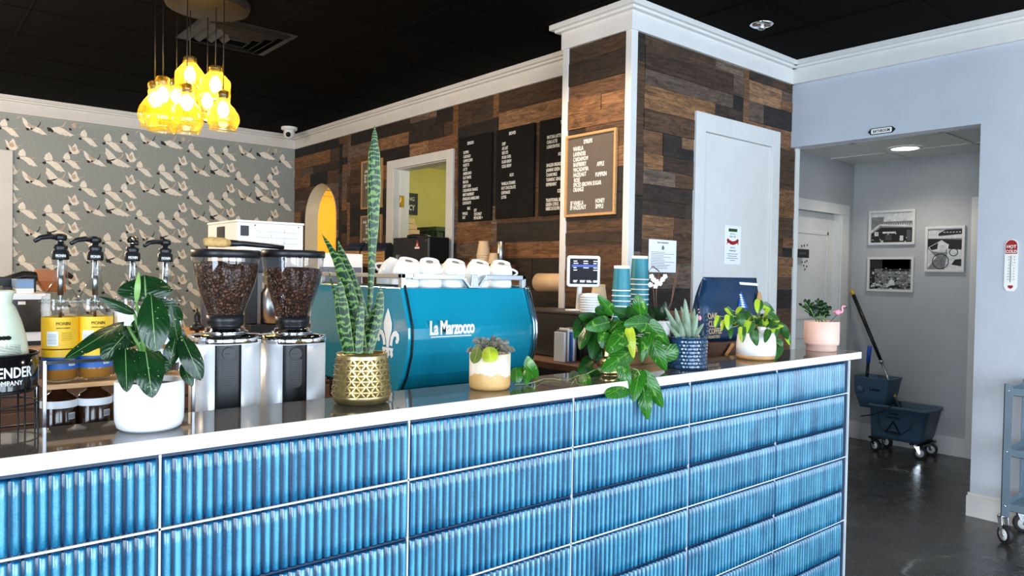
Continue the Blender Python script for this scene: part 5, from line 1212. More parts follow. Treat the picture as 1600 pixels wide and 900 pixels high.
q.build('bag_lettering', 'beige', bt_)
v0, v1, v2 = P(1167, 456, 1, 1.955), P(1158, 484, 1, 1.955), P(1172, 484, 1, 1.955)
def onbag(px, py): v = P(px, py, 1, 1.96); vv = (v.z-bgz)/(front[2][1]-bgz); return (v.x, 2.02-th(.5, max(0, min(1, vv)))-.0055, v.z)
def patch(q, pts, mi=0):
    f_ = [onbag(*p) for p in pts]; n = len(f_); q.add(f_+[(x, y+.0035, z) for x, y, z in f_], [tuple(range(n)), tuple(range(n, 2*n))[::-1]]+[(i, (i+1) % n, (i+1) % n+n, i+n) for i in range(n)], mi)
q = MB(); patch(q, [(1166, 455), (1156, 482), (1171, 482)]); patch(q, [(1168, 441), (1195, 443), (1195, 447), (1168, 445)], 1); patch(q, [(1193, 456), (1187, 470), (1196, 478), (1196, 456)], 2)
for k in range(6): patch(q, [(1162-k*.3, 461+k*3.6), (1164, 459.5+k*3.6), (1166+k*.4, 462+k*3.6), (1164, 463+k*3.6)], 1)
q.build('bag_label', ['blue_label', 'paper', 'kraft'], bt_)
# certificate on plank wall C
ce = thing('certificate', 'white printed certificate pinned to the plank wall beside the closet door', 'paper notice', (3.535, YC-.02, 1.44))
MB().box((3.405, YC-.019, 1.441), (3.665, YC-.016, 1.635)).build('paper_sheet', 'paper', ce)
q = MB(); r_ = random.Random(8)
T = fr_y(3.405, YC-.0195, 1.441)
q.text('HEALTH DEPARTMENT', .013, T @ Matrix.Translation((.13, .172, 0)), 0, 'CENTER', .8).prism([(.118, .135), (.142, .135), (.142, .152), (.13, .162), (.118, .152)], 0, .0005, T=T)
for k in range(11): q.box((.02, .118-k*.0095, 0), (r_.uniform(.12, .24), .1205-k*.0095, .0005), T=T)
q.build('print', 'grey_mark', ce)
# notice on the closet door
nt = thing('door_notice', 'white notice with a red ribbon banner on the white closet door', 'paper notice', (4.27, YC-.018, 1.50))
T = fr_y(4.175, YC-.0165, 1.505)
MB().box((0, 0, 0), (.19, .255, .0015), T=T).build('paper_sheet', 'paper', nt)
q = MB(); T2 = T @ Matrix.Translation((0, 0, .0016))
q.box((.045, .215, 0), (.145, .235, .0006), T=T2); q.build('heading_block', 'leaf_dark', nt)
q = MB()
sw_ = lambda x, y: (x, y-.016*(1-((x-.095)/.055)**2))
q.prism([sw_(.04+.11*k/10, .168) for k in range(11)]+[sw_(.15-.11*k/10, .144) for k in range(11)], 0, .0008, T=T2)
q.prism([(.025, .160), (.042, .172), (.042, .140), (.025, .128), (.032, .145)], 0, .0006, T=T2).prism([(.165, .160), (.148, .172), (.148, .140), (.165, .128), (.158, .145)], 0, .0006, T=T2); q.build('ribbon', 'red', nt)
q = MB().text('SAY YES TO', .014, T2 @ Matrix.Translation((.095, .195, 0)), 0, 'CENTER', .8, .0003).text('MORE COFFEE', .014, T2 @ Matrix.Translation((.095, .178, 0)), 0, 'CENTER', .8, .0003)
q.text('OUR PLACE', .013, T2 @ Matrix.Translation((.095, .105, 0)), 0, 'CENTER', .8, .0003).text('IS YOUR PLACE', .013, T2 @ Matrix.Translation((.095, .085, 0)), 0, 'CENTER', .85, .0003, .0003)
for k, w_ in enumerate((.12, .10, .13, .06)): q.box((.095-w_/2, .066-k*.014, 0), (.095+w_/2, .069-k*.014, .0003), T=T2)
q.build('print', 'ink', nt)
# ================================================================ PLANTS
def wprof(kind, t):
    if kind == 'heart': return max(0, 1.56*(t+.015)**.30*(1-t)**.80) if t < 1 else 0
    if kind == 'oval': return math.sin(PI*min(1, t*.96+.03))**.75
    if kind == 'lance': return (math.sin(PI*t**.85)**.85) if 0 < t < 1 else 0
    if kind == 'blade': return (.55+.45*math.sin(PI*min(1, t*1.1)))*(1-t**5)*(1-t**2*.25)
    if kind == 'spike': return (1-t)**.8*(.8+.6*t)
    if kind == 'round': return math.sin(PI*(t*.94+.03))**.55
lid = [0]
def leaf(mb, pts, w, kind='heart', roll=0, fold=.22, curl=.12, N=10, mi=0, wave=0):
    pts = [Vector(p) for p in pts]
    if len(pts) == 2:
        d = (pts[1]-pts[0]); L = d.length; tow = (CAM-(pts[0]+pts[1])/2).normalized()
        m = (pts[0]+pts[1])/2+tow*L*curl; pts = [pts[0], m, pts[1]]
    def cr(t):
        n = len(pts)-1; i = min(n-1, int(t*n)); u = t*n-i
        p0, p1, p2, p3 = pts[max(0, i-1)], pts[i], pts[i+1], pts[min(n, i+2)]
        return .5*((2*p1)+(p2-p0)*u+(2*p0-5*p1+4*p2-p3)*u*u+(3*p1-p0-3*p2+p3)*u*u*u)
    vs = []; ps = []; us = (-1, -.5, 0, .5, 1); lid[0] += 1; idn = (lid[0]*.6180339) % 1
    for j in range(N+1):
        t = j/N; c = cr(t); tg = (cr(min(1, t+.02))-cr(max(0, t-.02))).normalized(); n = (CAM-c).normalized()
        s_ = tg.cross(n); s_.normalize(); n = s_.cross(tg); s_ = Matrix.Rotation(roll, 3, tg) @ s_; n = Matrix.Rotation(roll, 3, tg) @ n
        ww = w/2*wprof(kind, t)+1e-5; back = .10*w*(1 if kind == 'heart' and t < .12 else 0)
        for u in us:
            wv = wave*w*math.sin(t*14+u*2)*abs(u)
            vs.append(c+s_*ww*u*(1-fold*.12)+n*(-abs(u)**1.3*ww*fold+wv)-tg*back*abs(u)*(1 if abs(u) > .4 else .2)); ps.append((u, t, idn))
    m = len(us); fs = [(j*m+k, j*m+k+1, (j+1)*m+k+1, (j+1)*m+k) for j in range(N) for k in range(m-1)]
    mb.add(vs, fs, mi, True, p=ps)
def px_leaf(mb, b, t, w, yb, yt=None, kind='heart', **k):
    """leaf from base to tip; the y given is how far the point is from the shop window, in metres"""
    a, c = P(*b, 1, yb), P(*t, 1, yt if yt is not None else yb); leaf(mb, [a, c], w/ppm((a+c)/2), kind, **k)
def pot_thing(name, label, c, cat='potted plant'): return thing(name, label, cat, c)
def fill(mb, c, R_, z0, n, seed, L, W_, kind, mi=0, up=(.1, 1.2), spread=1.0, stemb=None, sq=1.0):
    r = random.Random(seed)
    for k in range(n):
        az = r.uniform(0, 2*PI); el = r.uniform(*up); d = Vector((math.cos(az)*math.cos(el), math.sin(az)*math.cos(el), math.sin(el)))
        b = Vector(c)+Vector((d.x, d.y, 0))*R_*r.uniform(.1, .5)+Vector((0, 0, z0))+d*L*r.uniform(.2, .7)*spread
        l = L*r.uniform(.7, 1.15); t = b+d*l*.9+Vector((0, 0, -l*r.uniform(.1, .45)))
        leaf(mb, [b, (b+t)/2+Vector((0, 0, l*.12)), t], W_*r.uniform(.8, 1.1), kind, roll=r.uniform(-.9, .9), mi=mi, N=7)
        if stemb is not None: stemb.tube([Vector(c)+Vector((0, 0, z0*.6)), (Vector(c)+b)/2+Vector((0, 0, z0*.5)), b], .0014, 5)
# --- dieffenbachia in the plain white pot
c = Vector((.425, 1.675, LZ)); pr_ = ppm(c+Vector((0, 0, .06)))
t = pot_thing('spotted_leaf_plant', 'large dark green leafy plant with pale spots in a plain white pot', c)
zt_ = P(237, 593, 1, 1.675).z-LZ; R_ = 49.5/pr_
MB().lathe([(0, 0), (R_*.80, 0), (R_*.93, .006), (R_*.99, .020), (R_, .04), (R_, zt_-.002), (R_-.002, zt_), (R_-.006, zt_-.001), (R_-.006, zt_-.02), (0, zt_-.02)], c, 56, cap=False).build('pot', 'white_matte', t)
MB().lathe([(R_-.006, zt_-.012), (0, zt_-.008)], c, 32, cap=False).build('soil', 'soil', t, fix=False)
q = MB(); y = 1.655
D_ = [((228, 470), (226, 430), 80, y+.02, y+.05, 'oval', .0), ((236, 460), (243, 549), 48, y-.02, y-.07, 'oval', .1), ((212, 490), (153, 464), 17, y, y-.02, 'lance', .3), ((194, 503), (100, 562), 27, y, y-.08, 'lance', .4),
      ((205, 512), (160, 562), 40, y+.02, y-.03, 'oval', -.3), ((196, 545), (198, 613), 43, y-.03, y-.085, 'heart', .1), ((228, 550), (238, 622), 60, y-.05, y-.10, 'heart', 0), ((280, 545), (267, 474), 22, y+.02, y+.0, 'lance', .5),
      ((284, 524), (315, 594), 34, y, y-.03, 'oval', -.3), ((264, 575), (274, 528), 26, y-.01, y-.0, 'oval', .4), ((284, 568), (301, 604), 19, y, y-.03, 'lance', 0), ((262, 505), (292, 545), 26, y+.03, y+.03, 'oval', 0), ((212, 540), (190, 520), 30, y+.02, y, 'oval', 0),
      ((222, 560), (265, 578), 34, y+.01, y-.03, 'oval', 0), ((210, 500), (215, 538), 20, y+.04, y+.02, 'lance', .2), ((240, 470), (285, 500), 30, y+.06, y+.07, 'oval', .3)]
for b_, t_, w_, y0, y1, kd, rl_ in D_: px_leaf(q, b_, t_, w_, y0, y1, kd, roll=rl_, N=12, wave=.025)
q.build('foliage', 'leaf_dief', t, fix=False)
q = MB(); base = c+Vector((0, 0, zt_-.01))
px_leaf(q, (213, 474), (217, 424), 9, y+.0, y, 'lance'); 
q.build('new_leaf', 'leaf_new', t, fix=False)
q = MB()
for (sx, sy_, yy_) in ((213, 474, y), (230, 462, y+.01), (238, 462, y-.02), (210, 490, y), (198, 545, y-.03), (228, 552, y-.05), (276, 540, y+.02), (284, 526, y), (264, 572, y-.01), (200, 510, y)):
    e_ = P(sx, sy_, 1, yy_); q.tube([base+Vector(((e_.x-base.x)*.25, 0, -.01)), (base+e_)/2+Vector((0, 0, .02)), e_], [.0052, .0042, .0028], 8)
q.build('stems', 'stem', t)
# --- snake plant in a faceted gold pot
c = Vector((.935, 1.690, LZ)); pr_ = ppm(c+Vector((0, 0, .05)))
t = pot_thing('snake_plant', 'snake plant with one very tall banded leaf in a faceted gold pot', c)
zt_ = P(563, 551, 1, 1.69).z-LZ; Rb, Rt = 44.5/pr_, 37.5/pr_
MB().lathe([(0, 0), (Rb*.78, 0), (Rb*.95, .006), (Rb, .018), (Rb, .022), (Rt+.002, zt_-.008), (Rt+.003, zt_), (Rt-.003, zt_), (Rt-.004, zt_-.02), (0, zt_-.02)], c, 48, cap=False).build('pot', 'gold', t)
q = MB(); rows, n = 7, 18                    # raised pyramids in a diamond lattice
for j in range(rows):
    za, zb_ = .022+(zt_-.034)*j/rows, .022+(zt_-.034)*(j+1)/rows
    def rz(z): return Rb+(Rt-Rb)*(z-.02)/(zt_-.02)
    for k in range(n*2):
        a_ = 2*PI*(k+.0)/(n*2); upt = (k+j) % 2 == 0; da = 2*PI/(n*2)
        za2, zb2 = (za, zb_) if upt else (zb_, za)
        tri = [(a_-da, za2), (a_+da, za2), (a_, zb2)]; mz = (2*za2+zb2)/3
        vs = [(c.x+rz(z)*math.cos(p), c.y+rz(z)*math.sin(p), c.z+z) for p, z in tri]+[(c.x+(rz(mz)+.0048)*math.cos(a_), c.y+(rz(mz)+.0048)*math.sin(a_), c.z+mz)]
        q.add(vs, [(0, 1, 3), (1, 2, 3), (2, 0, 3)], 0, False)
q.build('pot_facets', 'gold', t)
MB().lathe([(Rt-.003, zt_-.012), (0, zt_-.008)], c, 32, cap=False).build('soil', 'soil', t, fix=False)
q = MB(); y = 1.69
def px_path(q, pts, w, y0, kind='blade', y1=None, **k):
    n = len(pts); y1 = y0 if y1 is None else y1
    v = [P(px, py, 1, y0+(y1-y0)*i/(n-1)) for i, (px, py) in enumerate(pts)]; leaf(q, v, w/ppm(v[0]), kind, **k)
def custom(q, rows, y0, y1=None):      # rows of (px, py, width)
    global lid; lid[0] += 1; idn = (lid[0]*.618) % 1; vs = []; ps = []; n = len(rows)-1; y1 = y0 if y1 is None else y1; us = (-1, -.5, 0, .5, 1)
    fine = []
    for i in range(n):
        for k in range(4):
            u = k/4; u2 = u*u*(3-2*u); a, b = rows[i], rows[i+1]; fine.append((a[0]+(b[0]-a[0])*u, a[1]+(b[1]-a[1])*u, a[2]+(b[2]-a[2])*u2, (i+u)/n))
    fine.append((*rows[-1], 1))
    for px, py, w_, tt_ in fine:
        c_ = P(px, py, 1, y0+(y1-y0)*tt_); s_ = CR*(w_/2/ppm(c_)); f_ = CF*(w_/2/ppm(c_)*.30)
        for u in us: vs.append(c_+s_*u+f_*(1-abs(u)**1.5)*-1+f_); ps.append((u, tt_*(abs(rows[0][1]-rows[-1][1])/350), idn))
    m = 5; fs = [(j*m+k, j*m+k+1, (j+1)*m+k+1, (j+1)*m+k) for j in range(len(fine)-1) for k in range(m-1)]
    q.add(vs, fs, 0, True, p=ps)
custom(q, [(574, 553, 9), (576, 500, 8), (579, 450, 9), (581, 400, 12), (583, 340, 18), (584, 290, 21), (584, 245, 19), (585, 215, 9), (585.5, 196, 1)], y+.005)
custom(q, [(562, 553, 24), (556, 520, 27), (549, 480, 25), (539, 440, 22), (526, 405, 15), (512, 380, 8), (503, 366, 1)], y-.01, y-.03)
custom(q, [(570, 553, 22), (566, 510, 27), (556, 470, 26), (545, 430, 22), (535, 400, 13), (528, 376, 2)], y+.015, y)
custom(q, [(545, 553, 18), (538, 520, 22), (533, 480, 22), (531, 455, 15), (531, 434, 2)], y-.02, y-.03)
custom(q, [(572, 553, 20), (580, 520, 24), (589, 490, 20), (594, 465, 12), (595, 446, 1)], y-.015, y-.02)
custom(q, [(545, 553, 10), (532, 500, 9), (523, 460, 6), (512, 418, 1)], y+.03, y+.02)
custom(q, [(558, 553, 16), (560, 520, 16), (563, 490, 12), (566, 465, 2)], y-.03, y-.035)
q.build('foliage', 'leaf_snake', t, fix=False)
# --- peperomia in the two tone cream pot
c = Vector((1.355, 1.685, LZ)); pr_ = ppm(c+Vector((0, 0, .05)))
t = pot_thing('silver_leaf_plant', 'small plant with silvery purple leaves in a cream pot with a tan dipped base', c)
zt_ = P(757, 552, 1, 1.685).z-LZ; R_ = 32.2/pr_
def m_two(name, top, bot, z, amp):
    t = NT(name); v = t.coord(); sp = t.new('ShaderNodeSeparateXYZ'); t.lk(v, sp.inputs[0])
    n = t.noise(t.coord(scale=(1, 1, .3)), 16, 3, .5); h = t.math('ADD', sp.outputs[2], t.math('MULTIPLY', t.math('SUBTRACT', n, .5), amp))
    k = t.math('GREATER_THAN', h, z); s = t.noise(v, 420, 2); cc = t.mix(k, bot, top)
    cc = t.mix(1.0, cc, t.ramp(s, ((.3, (.86, .84, .8)), (.6, (1.02, 1.02, 1.02)))), 'MULTIPLY')
    t.set(Base_Color=cc, Roughness=.5); return t.m
M['stoneware'] = m_two('cream_and_tan_stoneware', S(226, 214, 192), S(206, 160, 98), .044, .05)
MB().lathe([(0, 0), (R_*.86, 0), (R_*.96, .005), (R_, .014), (R_, zt_), (R_-.005, zt_), (R_-.005, zt_-.02), (0, zt_-.02)], c, 56, cap=False).build('pot', 'stoneware', t)
MB().lathe([(R_-.005, zt_-.01), (0, zt_-.006)], c, 32, cap=False).build('soil', 'soil', t, fix=False)
q = MB(); r = random.Random(4); sb = MB()
for k in range(64):
    az = r.uniform(0, 2*PI); el = r.uniform(.02, 1.3); d = Vector((math.cos(az)*math.cos(el), math.sin(az)*math.cos(el), math.sin(el)*.75))
    b_ = c+Vector((0, 0, zt_+.004))+d*r.uniform(.016, .046); L = r.uniform(.024, .038); t_ = b_+Vector((d.x, d.y, d.z*.4))*L+Vector((0, 0, -.004))
    leaf(q, [b_, (b_+t_)/2+Vector((0, 0, .006)), t_], r.uniform(.013, .019), 'oval', roll=r.uniform(-.7, .7), N=6, wave=.04)
    sb.tube([c+Vector((0, 0, zt_-.006)), b_], .0012, 5)
q.build('foliage', 'leaf_pepero', t, fix=False); sb.build('stems', 'stem', t)
q = MB(); px_leaf(q, (764, 542), (767, 566), 27, 1.64, 1.615, 'round', fold=.1, N=8); q.build('yellow_leaf', 'leaf_yellow', t, fix=False)
q = MB(); px_leaf(q, (748, 541), (740, 568), 19, 1.64, 1.61, 'oval', fold=.2, N=8); q.build('olive_leaf', 'leaf_olive', t, fix=False)
# --- little rooted pothos cutting lying on the ledge
c = P(838, 596, 2, LZ+.001); c.y = min(c.y, 1.70); c = P(838, 596, 1, 1.69); c.z = LZ
t = pot_thing('pothos_vine_tip', 'short pothos vine tip with three leaves trailing on the ledge right of the cream pot', c, 'plant')
q = MB(); px_leaf(q, (833, 592), (824, 556), 30, 1.68, 1.68, roll=.2); px_leaf(q, (806, 574), (808, 598), 21, 1.69, 1.67, 'round'); px_leaf(q, (825, 578), (822, 603), 17, 1.67, 1.65); px_leaf(q, (815, 573), (818, 597), 13, 1.70, 1.69); q.build('foliage', 'leaf_pothos', t, fix=False)
q = MB(); V_ = lambda px, py, y_, dz=0: P(px, py, 1, y_)
def on_ledge(px, py, h=.003): v = P(px, py, 2, LZ+h); v.y = min(max(v.y, 1.57), 1.79); v.z = LZ+h; return v
q.tube([on_ledge(805, 601), on_ledge(822, 600), on_ledge(835, 597, .008), on_ledge(850, 592, .004), on_ledge(866, 592), on_ledge(876, 594)], .0016, 6); q.tube([on_ledge(835, 597, .008), P(832, 594, 1, 1.68)], .0014, 5); q.tube([on_ledge(840, 597), on_ledge(834, 608)], .001, 5); q.tube([on_ledge(822, 600), P(826, 580, 1, 1.68)], .0012, 5); q.tube([on_ledge(812, 600), P(808, 578, 1, 1.69)], .0012, 5)
q.build('vine', 'vine', t)
# --- pothos in the brass pot, trailing over the front edge
c = Vector((1.915, 1.725, LZ)); pr_ = ppm(c+Vector((0, 0, .04)))
t = pot_thing('trailing_pothos', 'bushy green pothos in a ringed brass pot, trailing over the counter edge', c)
R_ = 27/pr_; zt_ = .115
MB().lathe([(0, 0), (R_*.75, 0), (R_*.78, .006), (R_*.60, .016), (R_*.62, .03), (R_*.80, .038), (R_*.84, .044), (R_*.80, .05), (R_*.86, .058), (R_*.90, .064), (R_*.86, .07), (R_*.95, .085), (R_, .112), (R_*1.03, zt_), (R_*.96, zt_), (R_*.9, zt_-.02), (0, zt_-.02)], c, 48, cap=False).build('pot', 'brass', t)
MB().lathe([(R_*.94, zt_-.01), (0, zt_-.006)], c, 32, cap=False).build('soil', 'soil', t, fix=False)
q = MB(); qd = MB(); y = 1.70; sb = MB(); top_ = c+Vector((0, 0, zt_-.01))
PO = [((958, 490), (934, 461), 19, 0, 0, 0), ((1012, 505), (974, 507), 29, -.04, -.05, 0), ((1001, 491), (996, 459), 25, .0, .0, 0), ((952, 503), (914, 513), 26, -.03, -.04, 0), ((982, 514), (948, 551), 33, -.06, -.09, 0),
      ((1003, 526), (1003, 566), 17, -.07, -.09, .2), ((1016, 520), (1007, 548), 19, -.05, -.06, 0), ((1014, 506), (1046, 540), 26, -.04, -.06, 0), ((1020, 537), (1041, 580), 27, -.05, -.08, 0), ((1034, 556), (1082, 541), 28, -.04, -.07, .2),
      ((985, 549), (940, 580), 33, -.08, -.11, 0), ((972, 572), (983, 610), 22, -.13, -.15, 0), ((980, 600), (946, 619), 33, -.14, -.165, .2), ((1000, 578), (989, 628), 27, -.15, -.175, 0), ((1008, 588), (1036, 637), 28, -.155, -.18, 0), ((1006, 612), (1012, 656), 24, -.17, -.185, 0),
      ((1004, 583), (1027, 594), 14, -.12, -.14, 0), ((912, 586), (919, 614), 20, -.10, -.14, 0), ((943, 520), (942, 545), 20, -.04, -.05, 0), ((968, 500), (952, 520), 20, -.02, -.03, .4), ((1004, 540), (1010, 560), 15, -.08, -.09, 0)]
for b_, t_, w_, d0, d1, rl_ in PO: px_leaf(q, b_, t_, w_*1.18, y+d0, y+d1, 'heart', roll=rl_, N=12); 
PD = [((925, 562), (903, 583), 23), ((932, 500), (904, 493), 20), ((916, 512), (906, 547), 21), ((932, 518), (925, 562), 25), ((950, 493), (930, 481), 22), ((990, 497), (958, 484), 24), ((992, 492), (1022, 501), 20), ((940, 575), (950, 592), 20), ((980, 520), (996, 540), 26), ((935, 590), (918, 575), 18), ((960, 530), (975, 548), 28), ((925, 540), (940, 560), 22), ((988, 480), (985, 497), 18), ((1025, 520), (1030, 545), 24), ((900, 580), (890, 592), 14), ((908, 500), (896, 520), 16)]
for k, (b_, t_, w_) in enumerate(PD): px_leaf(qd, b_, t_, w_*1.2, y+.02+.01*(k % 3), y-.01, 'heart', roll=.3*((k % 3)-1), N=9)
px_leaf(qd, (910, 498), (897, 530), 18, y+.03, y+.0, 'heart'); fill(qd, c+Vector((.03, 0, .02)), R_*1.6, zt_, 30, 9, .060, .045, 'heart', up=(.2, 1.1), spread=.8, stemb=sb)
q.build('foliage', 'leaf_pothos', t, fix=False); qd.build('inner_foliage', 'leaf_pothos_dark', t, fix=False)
q = MB(); px_leaf(q, (983, 513), (990, 560), 20, y-.08, y-.10, 'heart', N=12); q.build('yellow_leaf', 'leaf_yellow', t, fix=False)
for b_, t_, w_, d0, d1, rl_ in PO[:11]+PO[-3:]:
    e_ = P(*b_, 1, y+d0); sb.tube([top_, (top_+e_)/2+Vector((0, 0, .02)), e_], [.0022, .0018, .0014], 6)
e_ = [P(x_, y_, 1, yy_) for x_, y_, yy_ in ((975, 560, 1.62), (985, 575, 1.575), (996, 578, 1.548), (1002, 590, 1.538), (1006, 612, 1.53))]; sb.tube([top_]+e_, .0018, 6)
sb.tube([e_[1], P(972, 573, 1, 1.57), P(980, 600, 1, 1.56)], .0014, 5); sb.tube([on_ledge(888, 594), on_ledge(900, 588, .01), on_ledge(915, 585, .02), P(935, 575, 1, 1.66)], .0016, 6)
for a_, b_ in (((893, 588), (886, 597)), ((897, 587), (901, 598)), ((905, 585), (893, 600))): sb.tube([on_ledge(*a_, .012), on_ledge(*b_, .002)], .0009, 4)
sb.build('stems', 'vine', t)
# --- spiky grey green plant in the scale pot
c = Vector((2.265, 1.655, LZ)); pr_ = ppm(c+Vector((0, 0, .05)))
t = pot_thing('spiky_aloe', 'spiky grey green aloe in a dark blue pot with fish scale relief', c)
zt_ = P(1072, 525, 1, 1.655).z-LZ; R_ = 31.5/pr_
M['scale_glaze'] = mat('dark_blue_scale_glaze', S(28, 56, 84), .14, .0, var=.5, vs=30, coat=.6)
M['scale_edge'] = mat('pale_scale_edge', S(170, 190, 205), .2, .3, var=.3, vs=40)
MB().lathe([(0, 0), (R_*.92, 0), (R_*.96, .004), (R_, zt_-.006), (R_+.002, zt_-.004), (R_+.002, zt_), (R_-.005, zt_), (R_-.005, zt_-.02), (0, zt_-.02)], c, 48, cap=False).build('pot', 'scale_glaze', t)
q = MB(); q2 = MB(); n, rows = 17, 8
for j in range(rows):
    zc_ = .006+(zt_-.014)*(j+.5)/rows; hs = (zt_-.014)/rows*1.05
    for k in range(n):
        a0_ = 2*PI*(k+.5*(j % 2))/n; hwid = PI/n*.98; r_ = R_*(.965+.035*zc_/zt_)
        pts = [(a0_+hwid*math.cos(PI+PI*i/8), zc_+hs*.9*math.sin(PI+PI*i/8)*.9) for i in range(9)]+[(a0_, zc_+hs*.35)]
        vs = [(c.x+(r_+.0015)*math.cos(a), c.y+(r_+.0015)*math.sin(a), c.z+max(.002, z)) for a, z in pts]+[(c.x+(r_+.0046)*math.cos(a0_), c.y+(r_+.0046)*math.sin(a0_), c.z+max(.004, zc_-hs*.3))]
        q.add(vs, [(i, (i+1) % 10, 10) for i in range(10)], 0, True)
q.build('scale_relief', 'scale_glaze', t)
MB().lathe([(R_-.005, zt_-.01), (0, zt_-.006)], c, 32, cap=False).build('soil', 'soil', t, fix=False)
q = MB(); yy_ = 1.655
for k, (b_, t_, w_, d_) in enumerate([((1073, 524), (1070, 466), 17, .0), ((1062, 524), (1039, 480), 13, .0), ((1066, 524), (1055, 481), 14, .02), ((1080, 524), (1085, 481), 13, .02), ((1084, 526), (1100, 505), 11, -.01), ((1062, 527), (1040, 503), 9, -.02), ((1076, 528), (1069, 505), 13, -.035), ((1082, 526), (1090, 490), 14, -.02), ((1068, 528), (1062, 500), 13, -.03), ((1076, 520), (1078, 488), 13, .03), ((1058, 526), (1047, 490), 12, .02), ((1086, 526), (1096, 512), 10, -.03), ((1072, 520), (1064, 478), 12, .035)]):
    px_leaf(q, b_, t_, w_, yy_+d_*.6, yy_+d_*1.4, 'spike', fold=.5, curl=.04, roll=.25*((k % 3)-1))
q.build('foliage', 'leaf_aloe', t, fix=False)
a = P(1093, 497, 1, 1.70); q = MB().tube([c+Vector((.03, .02, zt_-.01)), Vector((a.x, 1.70, a.z+.0)), P(1089, 482, 1, 1.7)], .0009, 5); q.build('flower_stalk', 'leaf_dark', t)
q = MB(); q.sphere(a, .008, 10, sc=(1, 1, 1.3)).sphere(a+Vector((-.004, 0, .022)), .003, 8).sphere(a+Vector((-.008, 0, .034)), .003, 8); q.build('pink_flower', 'pink', t)
# --- lime streaked philodendron in the white pot
c = Vector((2.775, 1.675, LZ)); pr_ = ppm(c+Vector((0, 0, .05)))
t = pot_thing('lime_streaked_plant', 'trailing heart leaf plant with lime streaks in a round white pot with tan foot', c)
zt_ = P(1177, 519, 1, 1.675).z-LZ; R_ = 30/pr_
MB().lathe([(0, .018), (R_*1.0, .018), (R_, zt_*.5), (R_*.96, zt_*.85), (R_*.88, zt_), (R_*.8, zt_), (R_*.8, zt_-.02), (0, zt_-.02)], c, 48, cap=False).build('pot', 'white', t)
MB().lathe([(0, 0), (R_*.9, 0), (R_*.99, .006), (R_*1.002, .0185), (0, .019)], c, 48, cap=False).build('tan_foot', 'wood_tan', t)
MB().lathe([(R_*.8, zt_-.01), (0, zt_-.006)], c, 32, cap=False).build('soil', 'soil', t, fix=False)
cv = P(1190, 522, 1, 1.635); q = MB().lathe([(.012, -.035), (.0095, -.005), (.0125, .012), (.0185, .030), (.0165, .030), (.010, .012)], cv, 28, cap=False); q.build('watering_spout', 'white', t)
q = MB(); y = 1.66; sb = MB()
BR = [((1140, 493), (1138, 516), 15, -.03), ((1155, 491), (1159, 510), 17, -.03), ((1159, 511), (1160, 536), 13, -.07), ((1173, 503), (1167, 521), 18, -.05), ((1177, 518), (1183, 541), 14, -.07), ((1135, 481), (1148, 497), 9, .0), ((1187, 469), (1184, 490), 14, .0), ((1170, 486), (1164, 502), 9, -.02), ((1200, 491), (1220, 506), 14, -.02), ((1213, 506), (1207, 530), 16, -.04), ((1201, 515), (1195, 536), 11, -.06), ((1221, 510), (1231, 531), 15, -.01), ((1212, 523), (1211, 542), 8, -.03), ((1220, 541), (1208, 564), 14, -.05), ((1218, 507), (1230, 513), 8, .0), ((1124, 494), (1117, 512), 10, .0), ((1142, 512), (1141, 530), 8, -.03), ((1132, 500), (1128, 517), 11, .0), ((1205, 480), (1195, 497), 12, .02), ((1193, 476), (1210, 488), 13, .03), ((1160, 480), (1150, 492), 12, .02), ((1228, 518), (1235, 540), 10, .01), ((1216, 530), (1222, 548), 11, -.03)]
for k, (b_, t_, w_, d_) in enumerate(BR): px_leaf(q, b_, t_, w_*1.25, y+d_, y+d_-.012, 'heart', roll=.25*((k % 3)-1), N=9); e_ = P(*b_, 1, y+d_); tp = c+Vector((0, 0, zt_)); sb.tube([tp, (tp+e_)/2+Vector((0, 0, .025)), e_], .0012, 5)
fill(q, c+Vector((.005, 0, .012)), R_*1.5, zt_, 58, 12, .052, .036, 'heart', up=(.25, 1.3), spread=1.1, stemb=sb)
q.build('foliage', 'leaf_brasil', t, fix=False); sb.build('stems', 'vine', t)
# --- pink pot with the flamingo pick
c = Vector((3.365, 1.69, LZ)); pr_ = ppm(c+Vector((0, 0, .05)))
t = pot_thing('leafy_desk_plant', 'compact dark leafed plant in a blush pink footed pot at the far counter end', c)
zt_ = P(1275, 502, 1, 1.69).z-LZ; R_ = 26/pr_; zf = zt_*.20
MB().lathe([(0, 0), (R_*.84, 0), (R_*.87, .003), (R_*.87, zf), (R_*.97, zf+.002), (R_, zf+.012), (R_, zt_-.002), (R_-.002, zt_), (R_-.006, zt_), (R_-.006, zt_-.02), (0, zt_-.02)], c, 48, cap=False).build('pot', 'pink_pot', t)
MB().lathe([(R_-.006, zt_-.01), (0, zt_-.006)], c, 32, cap=False).build('soil', 'soil', t, fix=False)
q = MB(); sb = MB(); r = random.Random(2)
for (sx, sy_, dx) in ((1258, 472, 0), (1250, 478, .01), (1286, 474, 0), (1278, 470, .03), (1293, 480, -.01), (1266, 482, -.02), (1264, 474, .03)):
    e_ = P(sx, sy_, 1, 1.69+dx); b0 = c+Vector((r.uniform(-.02, .02), r.uniform(-.02, .02), zt_-.008)); sb.tube([b0, (b0+e_)/2, e_], .002, 5)
    for k in range(17):
        u = .35+.65*k/17; p = b0+(e_-b0)*u; az = k*2.4; el = .1+.9*u*r.random(); d = Vector((math.cos(az)*math.cos(el), math.sin(az)*math.cos(el), math.sin(el))); L = .028*r.uniform(.8, 1.2)
        leaf(q, [p, p+d*L*.55+Vector((0, 0, .004)), p+d*L], .0125, 'oval', roll=r.uniform(-.5, .5), N=5)
q.build('foliage', 'leaf_dark', t, fix=False); sb.build('stems', 'stem', t)
